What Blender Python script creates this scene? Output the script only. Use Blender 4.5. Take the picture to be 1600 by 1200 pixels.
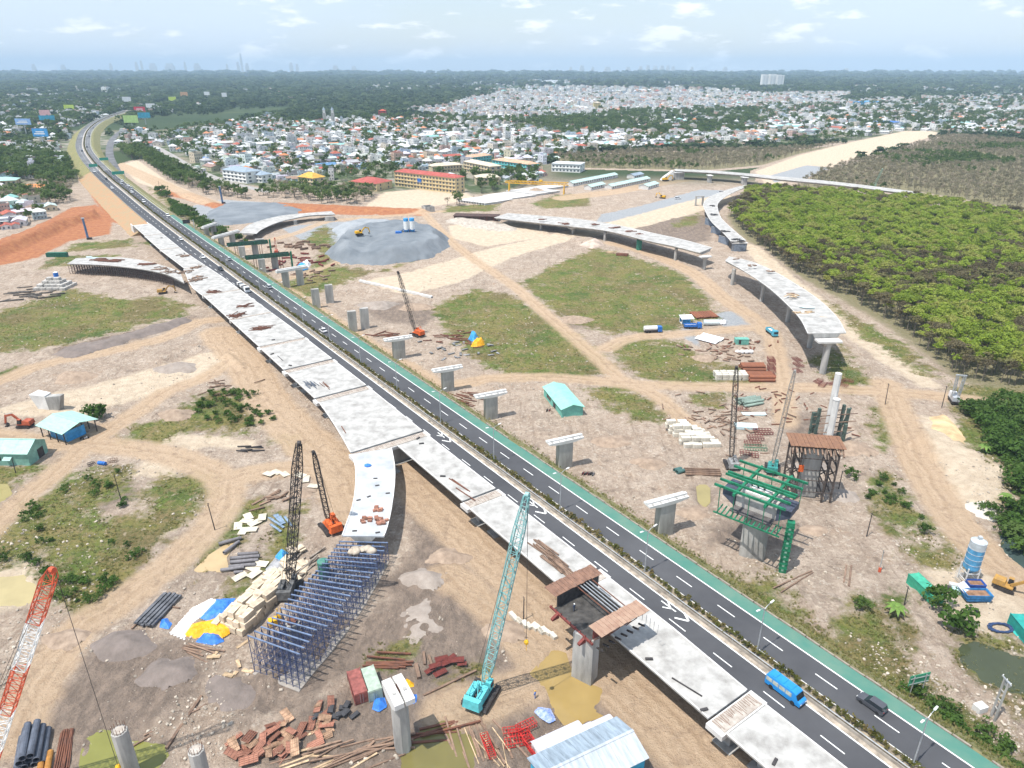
import bpy, bmesh, math, random
import numpy as np
from mathutils import Vector, Matrix, Euler
random.seed(7); np.random.seed(7)
for o in list(bpy.data.objects): bpy.data.objects.remove(o)
SC = bpy.context.scene
COL = SC.collection

# ------------------------------------------------------------------ camera, light, sky
F, PITCH, H = 1111.0, math.radians(23.89), 106.0
cd = bpy.data.cameras.new('camera'); cam = bpy.data.objects.new('camera', cd); COL.objects.link(cam)
cd.sensor_width = 36; cd.lens = 36*F/1600; cd.clip_start = 1; cd.clip_end = 80000
cam.location = (0, 0, H); cam.rotation_euler = (math.pi/2-PITCH, 0, 0)
SC.camera = cam
SUN_TRAVEL = (0.79, 0.61); SUN_EL = math.radians(67)
sd = bpy.data.lights.new('sun', 'SUN'); sun = bpy.data.objects.new('sun', sd); COL.objects.link(sun)
sd.energy = 5.0; sd.angle = math.radians(0.55); sd.color = (1, .955, .885)
dv = Vector((SUN_TRAVEL[0]*math.cos(SUN_EL), SUN_TRAVEL[1]*math.cos(SUN_EL), -math.sin(SUN_EL)))
sun.rotation_euler = dv.to_track_quat('-Z', 'Y').to_euler(); sun.location = (0, 0, 400)
W = bpy.data.worlds.new('World'); SC.world = W; W.use_nodes = True
nt = W.node_tree; bg = nt.nodes['Background']
sky = nt.nodes.new('ShaderNodeTexSky'); sky.sky_type = 'NISHITA'; sky.sun_disc = False
sky.sun_elevation = SUN_EL; sky.sun_rotation = math.atan2(-SUN_TRAVEL[0], -SUN_TRAVEL[1])
sky.air_density = 1.3; sky.dust_density = .4; sky.ozone_density = 2.5; sky.altitude = 0
bg.inputs['Strength'].default_value = 0.115
# thin fair-weather clouds of the sky itself: a direction-space noise, denser in small puffs
tc = nt.nodes.new('ShaderNodeTexCoord'); mp = nt.nodes.new('ShaderNodeMapping'); mp.inputs['Scale'].default_value = (1, 1, 3.4)
nt.links.new(tc.outputs['Generated'], mp.inputs['Vector'])
n1 = nt.nodes.new('ShaderNodeTexNoise'); n1.inputs['Scale'].default_value = 13; n1.inputs['Detail'].default_value = 7; n1.inputs['Roughness'].default_value = .58
n2 = nt.nodes.new('ShaderNodeTexNoise'); n2.inputs['Scale'].default_value = 2.6; n2.inputs['Detail'].default_value = 5
nt.links.new(mp.outputs[0], n1.inputs['Vector']); nt.links.new(mp.outputs[0], n2.inputs['Vector'])
r1 = nt.nodes.new('ShaderNodeMapRange'); r1.interpolation_type = 'SMOOTHSTEP'; r1.inputs[1].default_value = .54; r1.inputs[2].default_value = .68
r2 = nt.nodes.new('ShaderNodeMapRange'); r2.interpolation_type = 'SMOOTHSTEP'; r2.inputs[1].default_value = .35; r2.inputs[2].default_value = .7; r2.inputs[3].default_value = .5; r2.inputs[4].default_value = .8
nt.links.new(n1.outputs['Fac'], r1.inputs[0]); nt.links.new(n2.outputs['Fac'], r2.inputs[0])
mx = nt.nodes.new('ShaderNodeMix'); mx.data_type = 'RGBA'; mx.inputs['B'].default_value = (6.2, 7.2, 8.6, 1)
sc_ = nt.nodes.new('ShaderNodeMath'); sc_.operation = 'MULTIPLY'; sc_.inputs[1].default_value = .8
nt.links.new(r1.outputs[0], sc_.inputs[0]); nt.links.new(r2.outputs[0], mx.inputs['Factor']); m3 = nt.nodes.new('ShaderNodeMix'); m3.data_type = 'RGBA'; m3.inputs['B'].default_value = (9.5, 9.6, 9.7, 1); nt.links.new(sc_.outputs[0], m3.inputs['Factor']); nt.links.new(mx.outputs['Result'], m3.inputs['A'])
nt.links.new(sky.outputs[0], mx.inputs['A']); nt.links.new(m3.outputs['Result'], bg.inputs['Color'])
vs = SC.view_settings; vs.view_transform = 'Standard'; vs.look = 'None'; vs.exposure = 0.26; vs.gamma = 1; vs.use_curve_mapping = False
SC.render.engine = 'CYCLES'; cy = SC.cycles
cy.use_denoising = True; cy.max_bounces = 5; cy.diffuse_bounces = 2; cy.glossy_bounces = 2; cy.transmission_bounces = 2
cy.volume_bounces = 0; cy.transparent_max_bounces = 6; cy.use_adaptive_sampling = True; cy.adaptive_threshold = 0.02
cy.caustics_reflective = cy.caustics_refractive = False

# ------------------------------------------------------------------ coordinates
_s, _c = math.sin(PITCH), math.cos(PITCH)
def P(px, py, z=0.0):
    x = (px-800)/F; y = (py-600)/F; t = (H-z)/(_s+y*_c)
    return Vector((x*t, (_c-y*_s)*t, z))
def hgt(px, py, base):
    y = (py-600)/F
    return H-base[1]*(_s+y*_c)/(_c-y*_s)
A0 = P(550, 532, 6); UX, UY = .58227, -.81299; NX, NY = .81299, .58227
def R(s, o, z=6.0): return Vector((A0.x+UX*s+NX*o, A0.y+UY*s+NY*o, z))
def SO(p, z=6.5):
    w = P(p[0], p[1], z); return ((w.x-A0.x)*UX+(w.y-A0.y)*UY, (w.x-A0.x)*NX+(w.y-A0.y)*NY)
RDIR = math.atan2(UY, UX)

# ------------------------------------------------------------------ objects
def thing(name, label, cat, loc=(0, 0, 0), rz=0, group=None):
    o = bpy.data.objects.new(name, None); COL.objects.link(o)
    o.location = loc; o.rotation_euler = (0, 0, rz); o.empty_display_size = .3
    return tag(o, label, cat, group)
def tag(o, label, cat, group=None, kind=None):
    o['label'] = label
    if cat: o['category'] = cat
    if group: o['group'] = group
    if kind: o['kind'] = kind
    return o
def copy_tree(o, parent=None):
    c = o.copy(); COL.objects.link(c)
    if parent is not None: c.parent = parent
    for ch in list(o.children): copy_tree(ch, c)
    return c
class MB:
    def __init__(s): s.v = []; s.f = []; s.m = []; s.mi = 0
    def add(s, vs, fs):
        b = len(s.v); s.v.extend([tuple(q) for q in vs]); s.f.extend([tuple(i+b for i in f) for f in fs]); s.m.extend([s.mi]*len(fs)); return s
    def box(s, x, y, z, sx, sy, sz, rz=0, taper=1.0):
        """centre of the base x,y,z; full sizes"""
        c, n = math.cos(rz), math.sin(rz); vs = []
        for k, (zz, t) in enumerate(((z, 1), (z+sz, taper))):
            for a, b in ((-1, -1), (1, -1), (1, 1), (-1, 1)):
                px, py = a*sx/2*t, b*sy/2*t; vs.append((x+px*c-py*n, y+px*n+py*c, zz))
        return s.add(vs, [(3, 2, 1, 0), (4, 5, 6, 7), (0, 1, 5, 4), (1, 2, 6, 5), (2, 3, 7, 6), (3, 0, 4, 7)])
    def hexa(s, p): return s.add(p, [(3, 2, 1, 0), (4, 5, 6, 7), (0, 1, 5, 4), (1, 2, 6, 5), (2, 3, 7, 6), (3, 0, 4, 7)])
    def bar(s, p, q, w=.1, h=None, up=(0, 0, 1)):
        p = Vector(p); q = Vector(q); d = q-p
        if d.length < 1e-6: return s
        d.normalize(); u = Vector(up)
        if abs(d.dot(u)) > .98: u = Vector((1, 0, 0))
        a = d.cross(u).normalized(); b = a.cross(d).normalized(); h = h or w
        a = a*w/2; b = b*h/2
        return s.hexa([p-a-b, p+a-b, p+a+b, p-a+b, q-a-b, q+a-b, q+a+b, q-a+b])
    def cyl(s, p, q, r0, r1=None, n=10, caps=True, ph=0):
        p = Vector(p); q = Vector(q); r1 = r0 if r1 is None else r1; d = (q-p).normalized()
        u = Vector((0, 0, 1)) if abs(d.z) < .95 else Vector((1, 0, 0))
        a = d.cross(u).normalized(); b = a.cross(d); vs = []
        for c, r in ((p, r0), (q, r1)):
            for k in range(n):
                t = 2*math.pi*k/n+ph; vs.append(c+a*(r*math.cos(t))+b*(r*math.sin(t)))
        fs = [(k, (k+1) % n, n+(k+1) % n, n+k) for k in range(n)]
        if caps: fs += [tuple(range(n))[::-1], tuple(range(n, 2*n))]
        return s.add(vs, fs)
    def pipe(s, p, q, r, t=.12, n=12):
        """hollow tube with wall"""
        p = Vector(p); q = Vector(q); d = (q-p).normalized()
        u = Vector((0, 0, 1)) if abs(d.z) < .95 else Vector((1, 0, 0))
        a = d.cross(u).normalized(); b = a.cross(d); vs = []
        for c, rr in ((p, r), (q, r), (q, r-t), (p, r-t)):
            for k in range(n):
                w = 2*math.pi*k/n; vs.append(c+a*(rr*math.cos(w))+b*(rr*math.sin(w)))
        fs = []
        for L in range(4):
            M = (L+1) % 4
            fs += [(L*n+k, L*n+(k+1) % n, M*n+(k+1) % n, M*n+k) for k in range(n)]
        return s.add(vs, fs)
    def prism(s, poly, z0, z1):
        n = len(poly); vs = [(p[0], p[1], z0) for p in poly]+[(p[0], p[1], z1) for p in poly]
        return s.add(vs, [tuple(range(n))[::-1], tuple(range(n, 2*n))]+[(k, (k+1) % n, n+(k+1) % n, n+k) for k in range(n)])
    def sweep(s, secs, close=True, caps=True):
        """list of rings (same count) -> skin"""
        n = len(secs[0]); vs = [p for r in secs for p in r]; fs = []
        for i in range(len(secs)-1):
            for k in range(n if close else n-1):
                fs.append((i*n+k, i*n+(k+1) % n, (i+1)*n+(k+1) % n, (i+1)*n+k))
        if caps and close: fs += [tuple(range(n))[::-1], tuple(range((len(secs)-1)*n, len(secs)*n))]
        return s.add(vs, fs)
    def blob(s, x, y, z, rx, ry, rz, seed=0, n=7, m=4, rough=.25):
        rd = random.Random(seed); secs = []
        for i in range(m+1):
            ph = -math.pi/2*.6+(math.pi/2*1.6)*i/m
            secs.append([(x+rx*math.cos(ph)*math.cos(2*math.pi*k/n)*(1+rd.uniform(-rough, rough)), y+ry*math.cos(ph)*math.sin(2*math.pi*k/n)*(1+rd.uniform(-rough, rough)), z+rz*math.sin(ph)*(1+rd.uniform(-rough, rough)*.5)) for k in range(n)])
        return s.sweep(secs)
    def build(s, name, mat, parent=None, smooth=False, loc=None, rz=0, recalc=True):
        me = bpy.data.meshes.new(name); me.from_pydata(s.v, [], s.f)
        mats = mat if isinstance(mat, (list, tuple)) else [mat]
        for m in mats: me.materials.append(m)
        if len(mats) > 1: me.polygons.foreach_set('material_index', s.m)
        if recalc:
            bm = bmesh.new(); bm.from_mesh(me); bmesh.ops.recalc_face_normals(bm, faces=bm.faces); bm.to_mesh(me); bm.free()
        if smooth: me.polygons.foreach_set('use_smooth', [True]*len(me.polygons))
        me.update()
        o = bpy.data.objects.new(name, me); COL.objects.link(o)
        if parent is not None: o.parent = parent
        if loc is not None: o.location = loc
        if rz: o.rotation_euler = (0, 0, rz)
        return o
def share(src, name, parent=None, loc=(0, 0, 0), rot=(0, 0, 0), scale=None):
    o = bpy.data.objects.new(name, src.data if hasattr(src, 'data') else src); COL.objects.link(o)
    if parent is not None: o.parent = parent
    o.location = loc; o.rotation_euler = rot
    if scale: o.scale = scale
    return o

# ------------------------------------------------------------------ materials
MATS = {}
def N(nt, t, **kw):
    nd = nt.nodes.new(t)
    for k, v in kw.items():
        if k.startswith('i_'): nd.inputs[k[2:]].default_value = v
        else: setattr(nd, k, v)
    return nd
def mat(name, col, rough=.8, var=.18, scale=.6, metal=0, bump=0, col2=None, streak=None, spec=.3, coord='Object', objvar=0):
    """base colour broken up by two octaves of noise towards col2 (or a darker tone)"""
    if name in MATS: return MATS[name]
    m = bpy.data.materials.new(name); m.use_nodes = True; t = m.node_tree; b = t.nodes['Principled BSDF']
    b.inputs['Roughness'].default_value = rough; b.inputs['Metallic'].default_value = metal
    b.inputs['Specular IOR Level'].default_value = spec
    tc = N(t, 'ShaderNodeTexCoord'); mp = N(t, 'ShaderNodeMapping')
    if streak: mp.inputs['Scale'].default_value = streak
    if coord == 'World':
        g = N(t, 'ShaderNodeNewGeometry'); t.links.new(g.outputs['Position'], mp.inputs['Vector'])
    else: t.links.new(tc.outputs[coord], mp.inputs['Vector'])
    n = N(t, 'ShaderNodeTexNoise', i_Scale=scale, i_Detail=9.0, i_Roughness=.62); t.links.new(mp.outputs[0], n.inputs['Vector'])
    r = N(t, 'ShaderNodeMapRange'); r.inputs[1].default_value = .32; r.inputs[2].default_value = .68; t.links.new(n.outputs['Fac'], r.inputs[0])
    c2 = col2 or tuple(x*(1-2*var) for x in col)
    c1 = col if col2 else tuple(min(1, x*(1+var)) for x in col)
    mx = N(t, 'ShaderNodeMix', data_type='RGBA'); mx.inputs['A'].default_value = (*c1, 1); mx.inputs['B'].default_value = (*c2, 1)
    t.links.new(r.outputs[0], mx.inputs['Factor'])
    out = mx.outputs['Result']
    if objvar:
        oi = N(t, 'ShaderNodeObjectInfo'); hs = N(t, 'ShaderNodeHueSaturation'); mr = N(t, 'ShaderNodeMapRange')
        mr.inputs[3].default_value = 1-objvar; mr.inputs[4].default_value = 1+objvar
        t.links.new(oi.outputs['Random'], mr.inputs[0]); t.links.new(mr.outputs[0], hs.inputs['Value']); t.links.new(out, hs.inputs['Color']); out = hs.outputs['Color']
    t.links.new(out, b.inputs['Base Color'])
    if bump:
        bp = N(t, 'ShaderNodeBump', i_Strength=min(1, bump), i_Distance=.12); n3 = N(t, 'ShaderNodeTexNoise', i_Scale=scale*6, i_Detail=6.0)
        t.links.new(mp.outputs[0], n3.inputs['Vector']); t.links.new(n3.outputs['Fac'], bp.inputs['Height']); t.links.new(bp.outputs[0], b.inputs['Normal'])
    MATS[name] = m; return m
CONC = mat('weathered_concrete', (.40, .39, .37), .85, .22, .35, bump=.4, streak=(1, 1, .25))
CONC_W = mat('pale_concrete', (.66, .65, .63), .8, .10, .25, bump=.2)
DECK = mat('deck_concrete', (.52, .51, .49), .85, .3, .3, bump=.3, col2=(.27, .26, .245), coord='World')
DECKG = mat('deck_concrete_damp', (.52, .53, .54), .8, .3, .22, bump=.3, col2=(.34, .36, .38), coord='World')
JOINT = mat('joint_rebar_concrete', (.50, .46, .41), .9, .4, .9, bump=.6, col2=(.30, .25, .21), coord='World')
ASPH = mat('asphalt', (.088, .089, .096), .85, .25, .06, bump=.2, col2=(.055, .056, .062), coord='World', streak=(1, 1, 1))
ASPH_OLD = mat('worn_asphalt', (.16, .16, .165), .85, .25, .06, coord='World')
WHITE = mat('white_paint', (.78, .78, .76), .6, .06, 2)
GREENP = mat('green_coating', (.06, .19, .15), .8, .2, .2, coord='World', col2=(.12, .22, .17))
SOILB = mat('median_soil', (.30, .25, .18), .95, .3, .8, bump=.5, coord='World')
STEEL = mat('galvanised_steel', (.50, .52, .54), .45, .12, 1.2, metal=.5)
RUST = mat('rusty_steel', (.21, .085, .05), .85, .4, .8, bump=.3, col2=(.11, .055, .04))
RUSTR = mat('red_oxide_steel', (.23, .055, .045), .75, .3, 1.0, col2=(.13, .04, .035))
WOOD = mat('weathered_timber', (.30, .20, .14), .9, .35, .9, bump=.3, col2=(.15, .10, .075), objvar=.25)
WOODP = mat('pale_timber', (.52, .38, .24), .9, .25, .9, objvar=.2)
PLY = mat('brown_formply', (.28, .16, .11), .85, .4, .8, bump=.3, col2=(.16, .09, .065))
DARK = mat('dark_steel', (.055, .05, .05), .6, .3, 1)
RUBBER = mat('rubber', (.025, .025, .027), .8, .2, 2)
GLASS = mat('dark_glass', (.02, .027, .035), .08, .1, 1, spec=.6)
TEAL = mat('teal_paint', (.13, .50, .50), .5, .15, 1.2)
TEALL = mat('teal_lattice_paint', (.16, .46, .47), .5, .15, .8, col2=(.30, .44, .42))
ORANGE = mat('orange_paint', (.68, .13, .03), .5, .18, 1.2)
YELLOW = mat('yellow_paint', (.75, .42, .02), .5, .2, 1.2)
YELLOWD = mat('dusty_yellow_paint', (.48, .27, .06), .6, .3, 1.2, col2=(.30, .18, .07))
REDP = mat('red_paint', (.52, .035, .03), .5, .2, 1.2)
REDL = mat('crane_red_paint', (.62, .11, .05), .5, .2, .5)
GREENS = mat('green_steel', (.02, .19, .10), .5, .25, 1.0)
GREEND = mat('dark_green_steel', (.035, .10, .07), .6, .3, 1.0)
BLUEP = mat('blue_paint', (.03, .16, .52), .45, .2, 1.0)
BLUES = mat('sky_blue_paint', (.06, .33, .68), .45, .18, 1.0)
BLUEFALSE = mat('blue_falsework_steel', (.10, .13, .25), .6, .3, .9, col2=(.05, .06, .11))
TEALROOF = mat('pale_teal_roofing', (.36, .58, .51), .5, .1, .5, streak=(1, 3, 1))
TEALWALL = mat('teal_green_cladding', (.22, .42, .35), .6, .15, .6)
TARPW = mat('white_tarpaulin', (.78, .78, .79), .5, .07, .7, bump=.5)
TARPB = mat('blue_tarpaulin', (.05, .21, .66), .4, .2, .9, bump=.7)
TARPO = mat('orange_tarpaulin', (.82, .40, .015), .45, .15, .9, bump=.7)
BLOCK = mat('beige_concrete_block', (.58, .48, .36), .9, .22, .5, bump=.4, objvar=.16)
BLOCKW = mat('whitish_concrete_block', (.62, .58, .50), .9, .2, .5, bump=.4, objvar=.12)
BRICKR = mat('red_form_panel', (.40, .20, .14), .9, .3, .7, bump=.3, objvar=.3, col2=(.26, .12, .085))
GRAVEL = mat('grey_crushed_stone', (.135, .155, .175), .95, .25, .06, bump=1, coord='World', col2=(.23, .25, .27))
TYREW = mat('dusty_white_sheet', (.62, .66, .68), .5, .2, .8, streak=(1, 4, 1))
# ------------------------------------------------------------------ numpy noise
_rng = np.random.RandomState(3); _LAT = _rng.rand(512, 512).astype(np.float32)
def vnoise(x, y):
    xi = np.floor(x).astype(int); yi = np.floor(y).astype(int); fx = x-xi; fy = y-yi
    fx = fx*fx*(3-2*fx); fy = fy*fy*(3-2*fy); a = xi & 511; b = yi & 511; a1 = (xi+1) & 511; b1 = (yi+1) & 511
    return (_LAT[a, b]*(1-fx)+_LAT[a1, b]*fx)*(1-fy)+(_LAT[a, b1]*(1-fx)+_LAT[a1, b1]*fx)*fy
def fbm(x, y, o=4):
    s = 0; a = .5
    for k in range(o): s = s+a*vnoise(x+17.3*k, y-9.1*k); x = x*2.03; y = y*2.03; a *= .5
    return s/(1-.5**o)
def sd_poly(X, Y, poly):
    """signed distance, positive inside"""
    d = np.full(X.shape, 1e9); ins = np.zeros(X.shape, bool); n = len(poly)
    for i in range(n):
        ax, ay = poly[i]; bx, by = poly[(i+1) % n]; ex, ey = bx-ax, by-ay; l2 = ex*ex+ey*ey+1e-9
        t = np.clip(((X-ax)*ex+(Y-ay)*ey)/l2, 0, 1); d = np.minimum(d, (X-ax-t*ex)**2+(Y-ay-t*ey)**2)
        c = (ay > Y) != (by > Y)
        if abs(ey) > 1e-9: ins ^= c & (X < ex*(Y-ay)/ey+ax)
    d = np.sqrt(d); return np.where(ins, d, -d)
def sd_line(X, Y, pts):
    """distance and signed lateral offset to polyline"""
    d = np.full(X.shape, 1e9); lat = np.zeros(X.shape)
    for (ax, ay), (bx, by) in zip(pts[:-1], pts[1:]):
        ex, ey = bx-ax, by-ay; l2 = ex*ex+ey*ey+1e-9; l = math.sqrt(l2)
        t = np.clip(((X-ax)*ex+(Y-ay)*ey)/l2, 0, 1); q = np.sqrt((X-ax-t*ex)**2+(Y-ay-t*ey)**2)
        sg = np.sign((X-ax)*ey-(Y-ay)*ex); m = q < d; d = np.where(m, q, d); lat = np.where(m, q*sg, lat)
    return d, lat
def px2(poly, z=0): return [tuple(P(a, b, z)[:2]) for a, b in poly]
def smooth_line(pts, step=4.0):
    """Catmull-Rom through 2D/3D points, resampled"""
    p = [np.array(q, float) for q in pts]; p = [2*p[0]-p[1]]+p+[2*p[-1]-p[-2]]; out = []
    for i in range(1, len(p)-2):
        L = np.linalg.norm(p[i+1]-p[i]); k = max(2, int(L/step))
        for j in range(k):
            t = j/k; out.append(.5*((2*p[i])+(-p[i-1]+p[i+1])*t+(2*p[i-1]-5*p[i]+4*p[i+1]-p[i+2])*t*t+(-p[i-1]+3*p[i]-3*p[i+1]+p[i+2])*t**3))
    out.append(p[-2]); return [tuple(q) for q in out]

# ------------------------------------------------------------------ what covers the ground, outlined on the ground plane
GRASS = [
 [(-60,505),(60,468),(105,452),(200,468),(262,464),(300,478),(285,494),(205,512),(100,540),(-40,556)],
 [(-60,880),(0,830),(60,772),(110,742),(205,728),(200,765),(165,785),(150,800),(185,808),(240,800),(215,775),(250,745),(335,735),(342,765),(320,795),(295,808),(272,830),(225,880),(190,925),(150,958),(95,958),(75,905),(50,880),(-20,890)],
 [(192,690),(205,668),(258,655),(330,608),(392,620),(425,655),(385,680),(310,668),(250,692)],
 [(280,890),(330,838),(385,783),(412,778),(424,800),(392,822),(352,852),(305,893)],
 [(330,935),(385,905),(385,930),(345,948)], [(425,790),(470,800),(455,850),(430,900),(405,905),(420,850)],
 [(812,442),(865,415),(930,388),(985,400),(1062,425),(1112,470),(1118,500),(1050,516),(960,521),(895,505),(845,470)],
 [(672,480),(740,452),(805,462),(860,500),(930,545),(958,580),(905,592),(800,588),(735,560),(700,520)],
 [(955,540),(1008,524),(1062,535),(1115,562),(1200,588),(1195,600),(1060,603),(1005,592),(970,570)],
 [(915,612),(960,604),(1002,615),(1032,640),(1048,662),(1000,655),(940,632)], [(1085,620),(1130,612),(1140,630),(1100,642)],
 [(1040,880),(1120,905),(1215,900),(1240,950),(1290,985),(1350,940),(1400,950),(1425,1000),(1440,1060),(1485,1080),(1520,1120),(1600,1180),(1680,1260),(1560,1280),(1300,1060)],
 [(1352,772),(1385,732),(1428,790),(1462,832),(1405,840),(1370,805)], [(1398,850),(1480,850),(1505,885),(1440,890)],
 [(1360,640),(1385,630),(1400,690),(1375,700)], [(1380,930),(1400,925),(1410,975),(1385,970)],
 [(405,455),(450,440),(490,420),(500,385),(470,378),(505,350),(520,360),(520,415),(600,425),(640,410),(560,432),(470,470)],
 [(90,396),(120,380),(205,374),(210,385),(120,392)], [(60,420),(90,400),(190,398),(160,408),(100,415)],
 [(0,580),(25,573),(20,585),(-30,598)], [(-40,720),(30,722),(60,735),(20,760),(-40,790)], [(430,680),(480,690),(470,700),(420,695)],
 [(1490,600),(1700,600),(1760,860),(1590,880),(1560,800),(1580,780),(1570,735),(1500,690),(1490,640)],
 [(1490,985),(1600,1010),(1700,1080),(1680,1180),(1560,1080),(1510,1040)], [(745,1040),(760,1046),(700,1056)], [(590,1018),(655,1010),(650,1030),(585,1032)],
 [(215,380),(300,360),(330,400),(420,470),(520,535),(640,620),(620,628),(480,530),(380,455),(300,395)],
 [(700,322),(780,318),(770,330),(690,332)], [(830,318),(870,306),(925,304),(920,322),(850,326)],
 [(1060,345),(1095,330),(1090,350),(1050,358)], [(1265,565),(1310,540),(1360,600),(1330,615)],
 [(230,292),(300,330),(380,372),(330,366),(260,320)], [(1290,470),(1400,530),(1470,590),(1440,585),(1340,520)],
]
TRACKS = [  # (points, half width in metres)
 ([(330,372),(400,430),(450,455),(520,500),(590,548),(640,575),(690,604),(760,592),(860,590),(1000,600),(1100,604),(1300,607),(1480,620),(1620,640)], 4.2),
 ([(655,325),(700,372),(740,405),(800,445),(850,488),(920,548),(975,596),(1030,620),(1100,690)], 3.6),
 ([(945,545),(985,528),(1060,522),(1130,516),(1195,512),(1210,540),(1222,600),(1228,660)], 4.0),
 ([(955,380),(1010,395),(1080,425),(1130,465),(1180,500),(1200,520)], 5.0),
 ([(-60,870),(30,785),(85,740),(150,685),(220,640),(260,612),(320,590),(365,560)], 4.0),
 ([(-40,675),(60,692),(150,694),(240,706),(310,727),(352,752),(345,800),(290,862),(235,905),(180,945),(120,985),(60,1070),(20,1150)], 5.0),
 ([(-60,620),(60,572),(150,553),(250,530),(310,503),(340,500)], 4.5),
 ([(340,520),(385,570),(420,630),(480,690),(530,740),(560,800)], 8.0),
 ([(345,752),(420,735),(490,730),(540,720)], 5.0),
 ([(640,735),(690,790),(760,850),(840,920),(930,1010),(1010,1085),(1090,1165),(1150,1240)], 8.5),
 ([(700,1110),(800,1080),(850,1040),(780,960),(700,900)], 5.0),
 ([(1385,600),(1405,650),(1435,720),(1475,790),(1520,845),(1570,890),(1640,935)], 5.5),
 ([(540,405),(470,430),(430,440)], 3.0), ([(385,385),(460,365),(520,345),(640,335),(690,330)], 4.0),
 ([(180,255),(225,275),(280,300),(330,318)], 9.0), ([(880,310),(960,300),(1040,285),(1120,275)], 10.0),
]
PALE = [
 [(186,258),(215,250),(262,283),(300,300),(262,300),(215,285)],
 [(560,440),(640,425),(760,390),(880,362),(960,345),(1060,318),(1130,300),(1150,310),(1080,335),(980,360),(890,376),(800,402),(720,440),(640,462)],
 [(1150,375),(1185,385),(1250,440),(1330,500),(1400,550),(1475,605),(1440,605),(1370,560),(1290,505),(1220,450)],
 [(1440,650),(1490,655),(1520,700),(1572,740),(1580,785),(1545,812),(1500,790),(1455,720)],
 [(-40,650),(60,620),(150,600),(240,575),(330,550),(380,565),(300,595),(220,622),(150,645),(100,650)],
 [(245,695),(260,675),(400,688),(395,700),(300,702)], [(170,815),(230,808),(295,812),(270,832),(240,852),(225,850),(222,835)],
 [(1440,890),(1520,885),(1600,910),(1640,980),(1540,990),(1470,950)], [(200,745),(225,720),(280,722),(275,745)],
 [(-40,870),(50,868),(60,900),(50,945),(-40,960)], [(270,600),(340,560),(370,545),(385,560),(330,580)],
 [(1085,1010),(1095,1000),(1110,1010)], [(600,300),(720,290),(740,310),(640,330),(560,330)],
 [(1180,268),(1250,242),(1330,222),(1420,203),(1475,208),(1392,232),(1320,252),(1272,274),(1200,292)], [(700,352),(840,345),(860,368),(760,385),(705,372)],
]
ORANGEP = [
 [(-60,428),(-60,398),(0,380),(60,352),(112,324),(150,320),(176,342),(172,366),(110,376),(60,402)],
 [(130,272),(150,270),(185,320),(235,352),(215,360),(170,345),(145,310)],
 [(236,300),(300,302),(345,318),(430,316),(560,322),(662,326),(668,337),(560,336),(430,334),(350,332),(290,312)]
]
GREYP = [
 [(300,322),(345,312),(450,318),(475,330),(450,345),(330,350),(310,345)], [(440,356),(520,346),(570,348),(540,390),(470,375)],
 [(1200,275),(1260,258),(1300,262),(1260,278),(1210,285)], [(1110,492),(1140,486),(1185,498),(1180,512),(1130,510)],
 [(940,335),(1000,322),(1095,296),(1140,298),(1060,322),(975,345),(930,348)], [(1080,500),(1095,545),(1060,520)],
]
MUDP = [
 [(600,900),(700,850),(820,950),(1000,1120),(1100,1260),(380,1260),(430,1130),(560,1060),(600,980)],
 [(60,1105),(140,1030),(200,990),(300,1000),(330,1040),(312,1085),(250,1140),(140,1180),(80,1150)],
 [(400,1060),(540,1000),(610,930),(650,870),(640,760),(680,800),(720,870),(690,930),(620,990),(560,1060),(470,1110)],
 [(800,985),(900,990),(960,1060),(1000,1140),(900,1120),(860,1020),(790,1040)], [(340,1060),(420,1050),(470,1110),(380,1130)],
 [(70,548),(180,525),(270,502),(302,492),(300,505),(200,535),(100,560)], [(880,495),(930,490),(935,510),(890,512)],
 [(1205,640),(1240,690),(1300,740),(1330,700),(1290,650)], [(560,475),(640,470),(690,490),(660,510),(590,500)],
 [(970,360),(1040,340),(1110,335),(1110,375),(1060,385)], [(1110,850),(1230,860),(1260,820),(1200,800),(1110,820)],
 [(150,760),(200,745),(215,770),(170,800),(145,795)],
]
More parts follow.
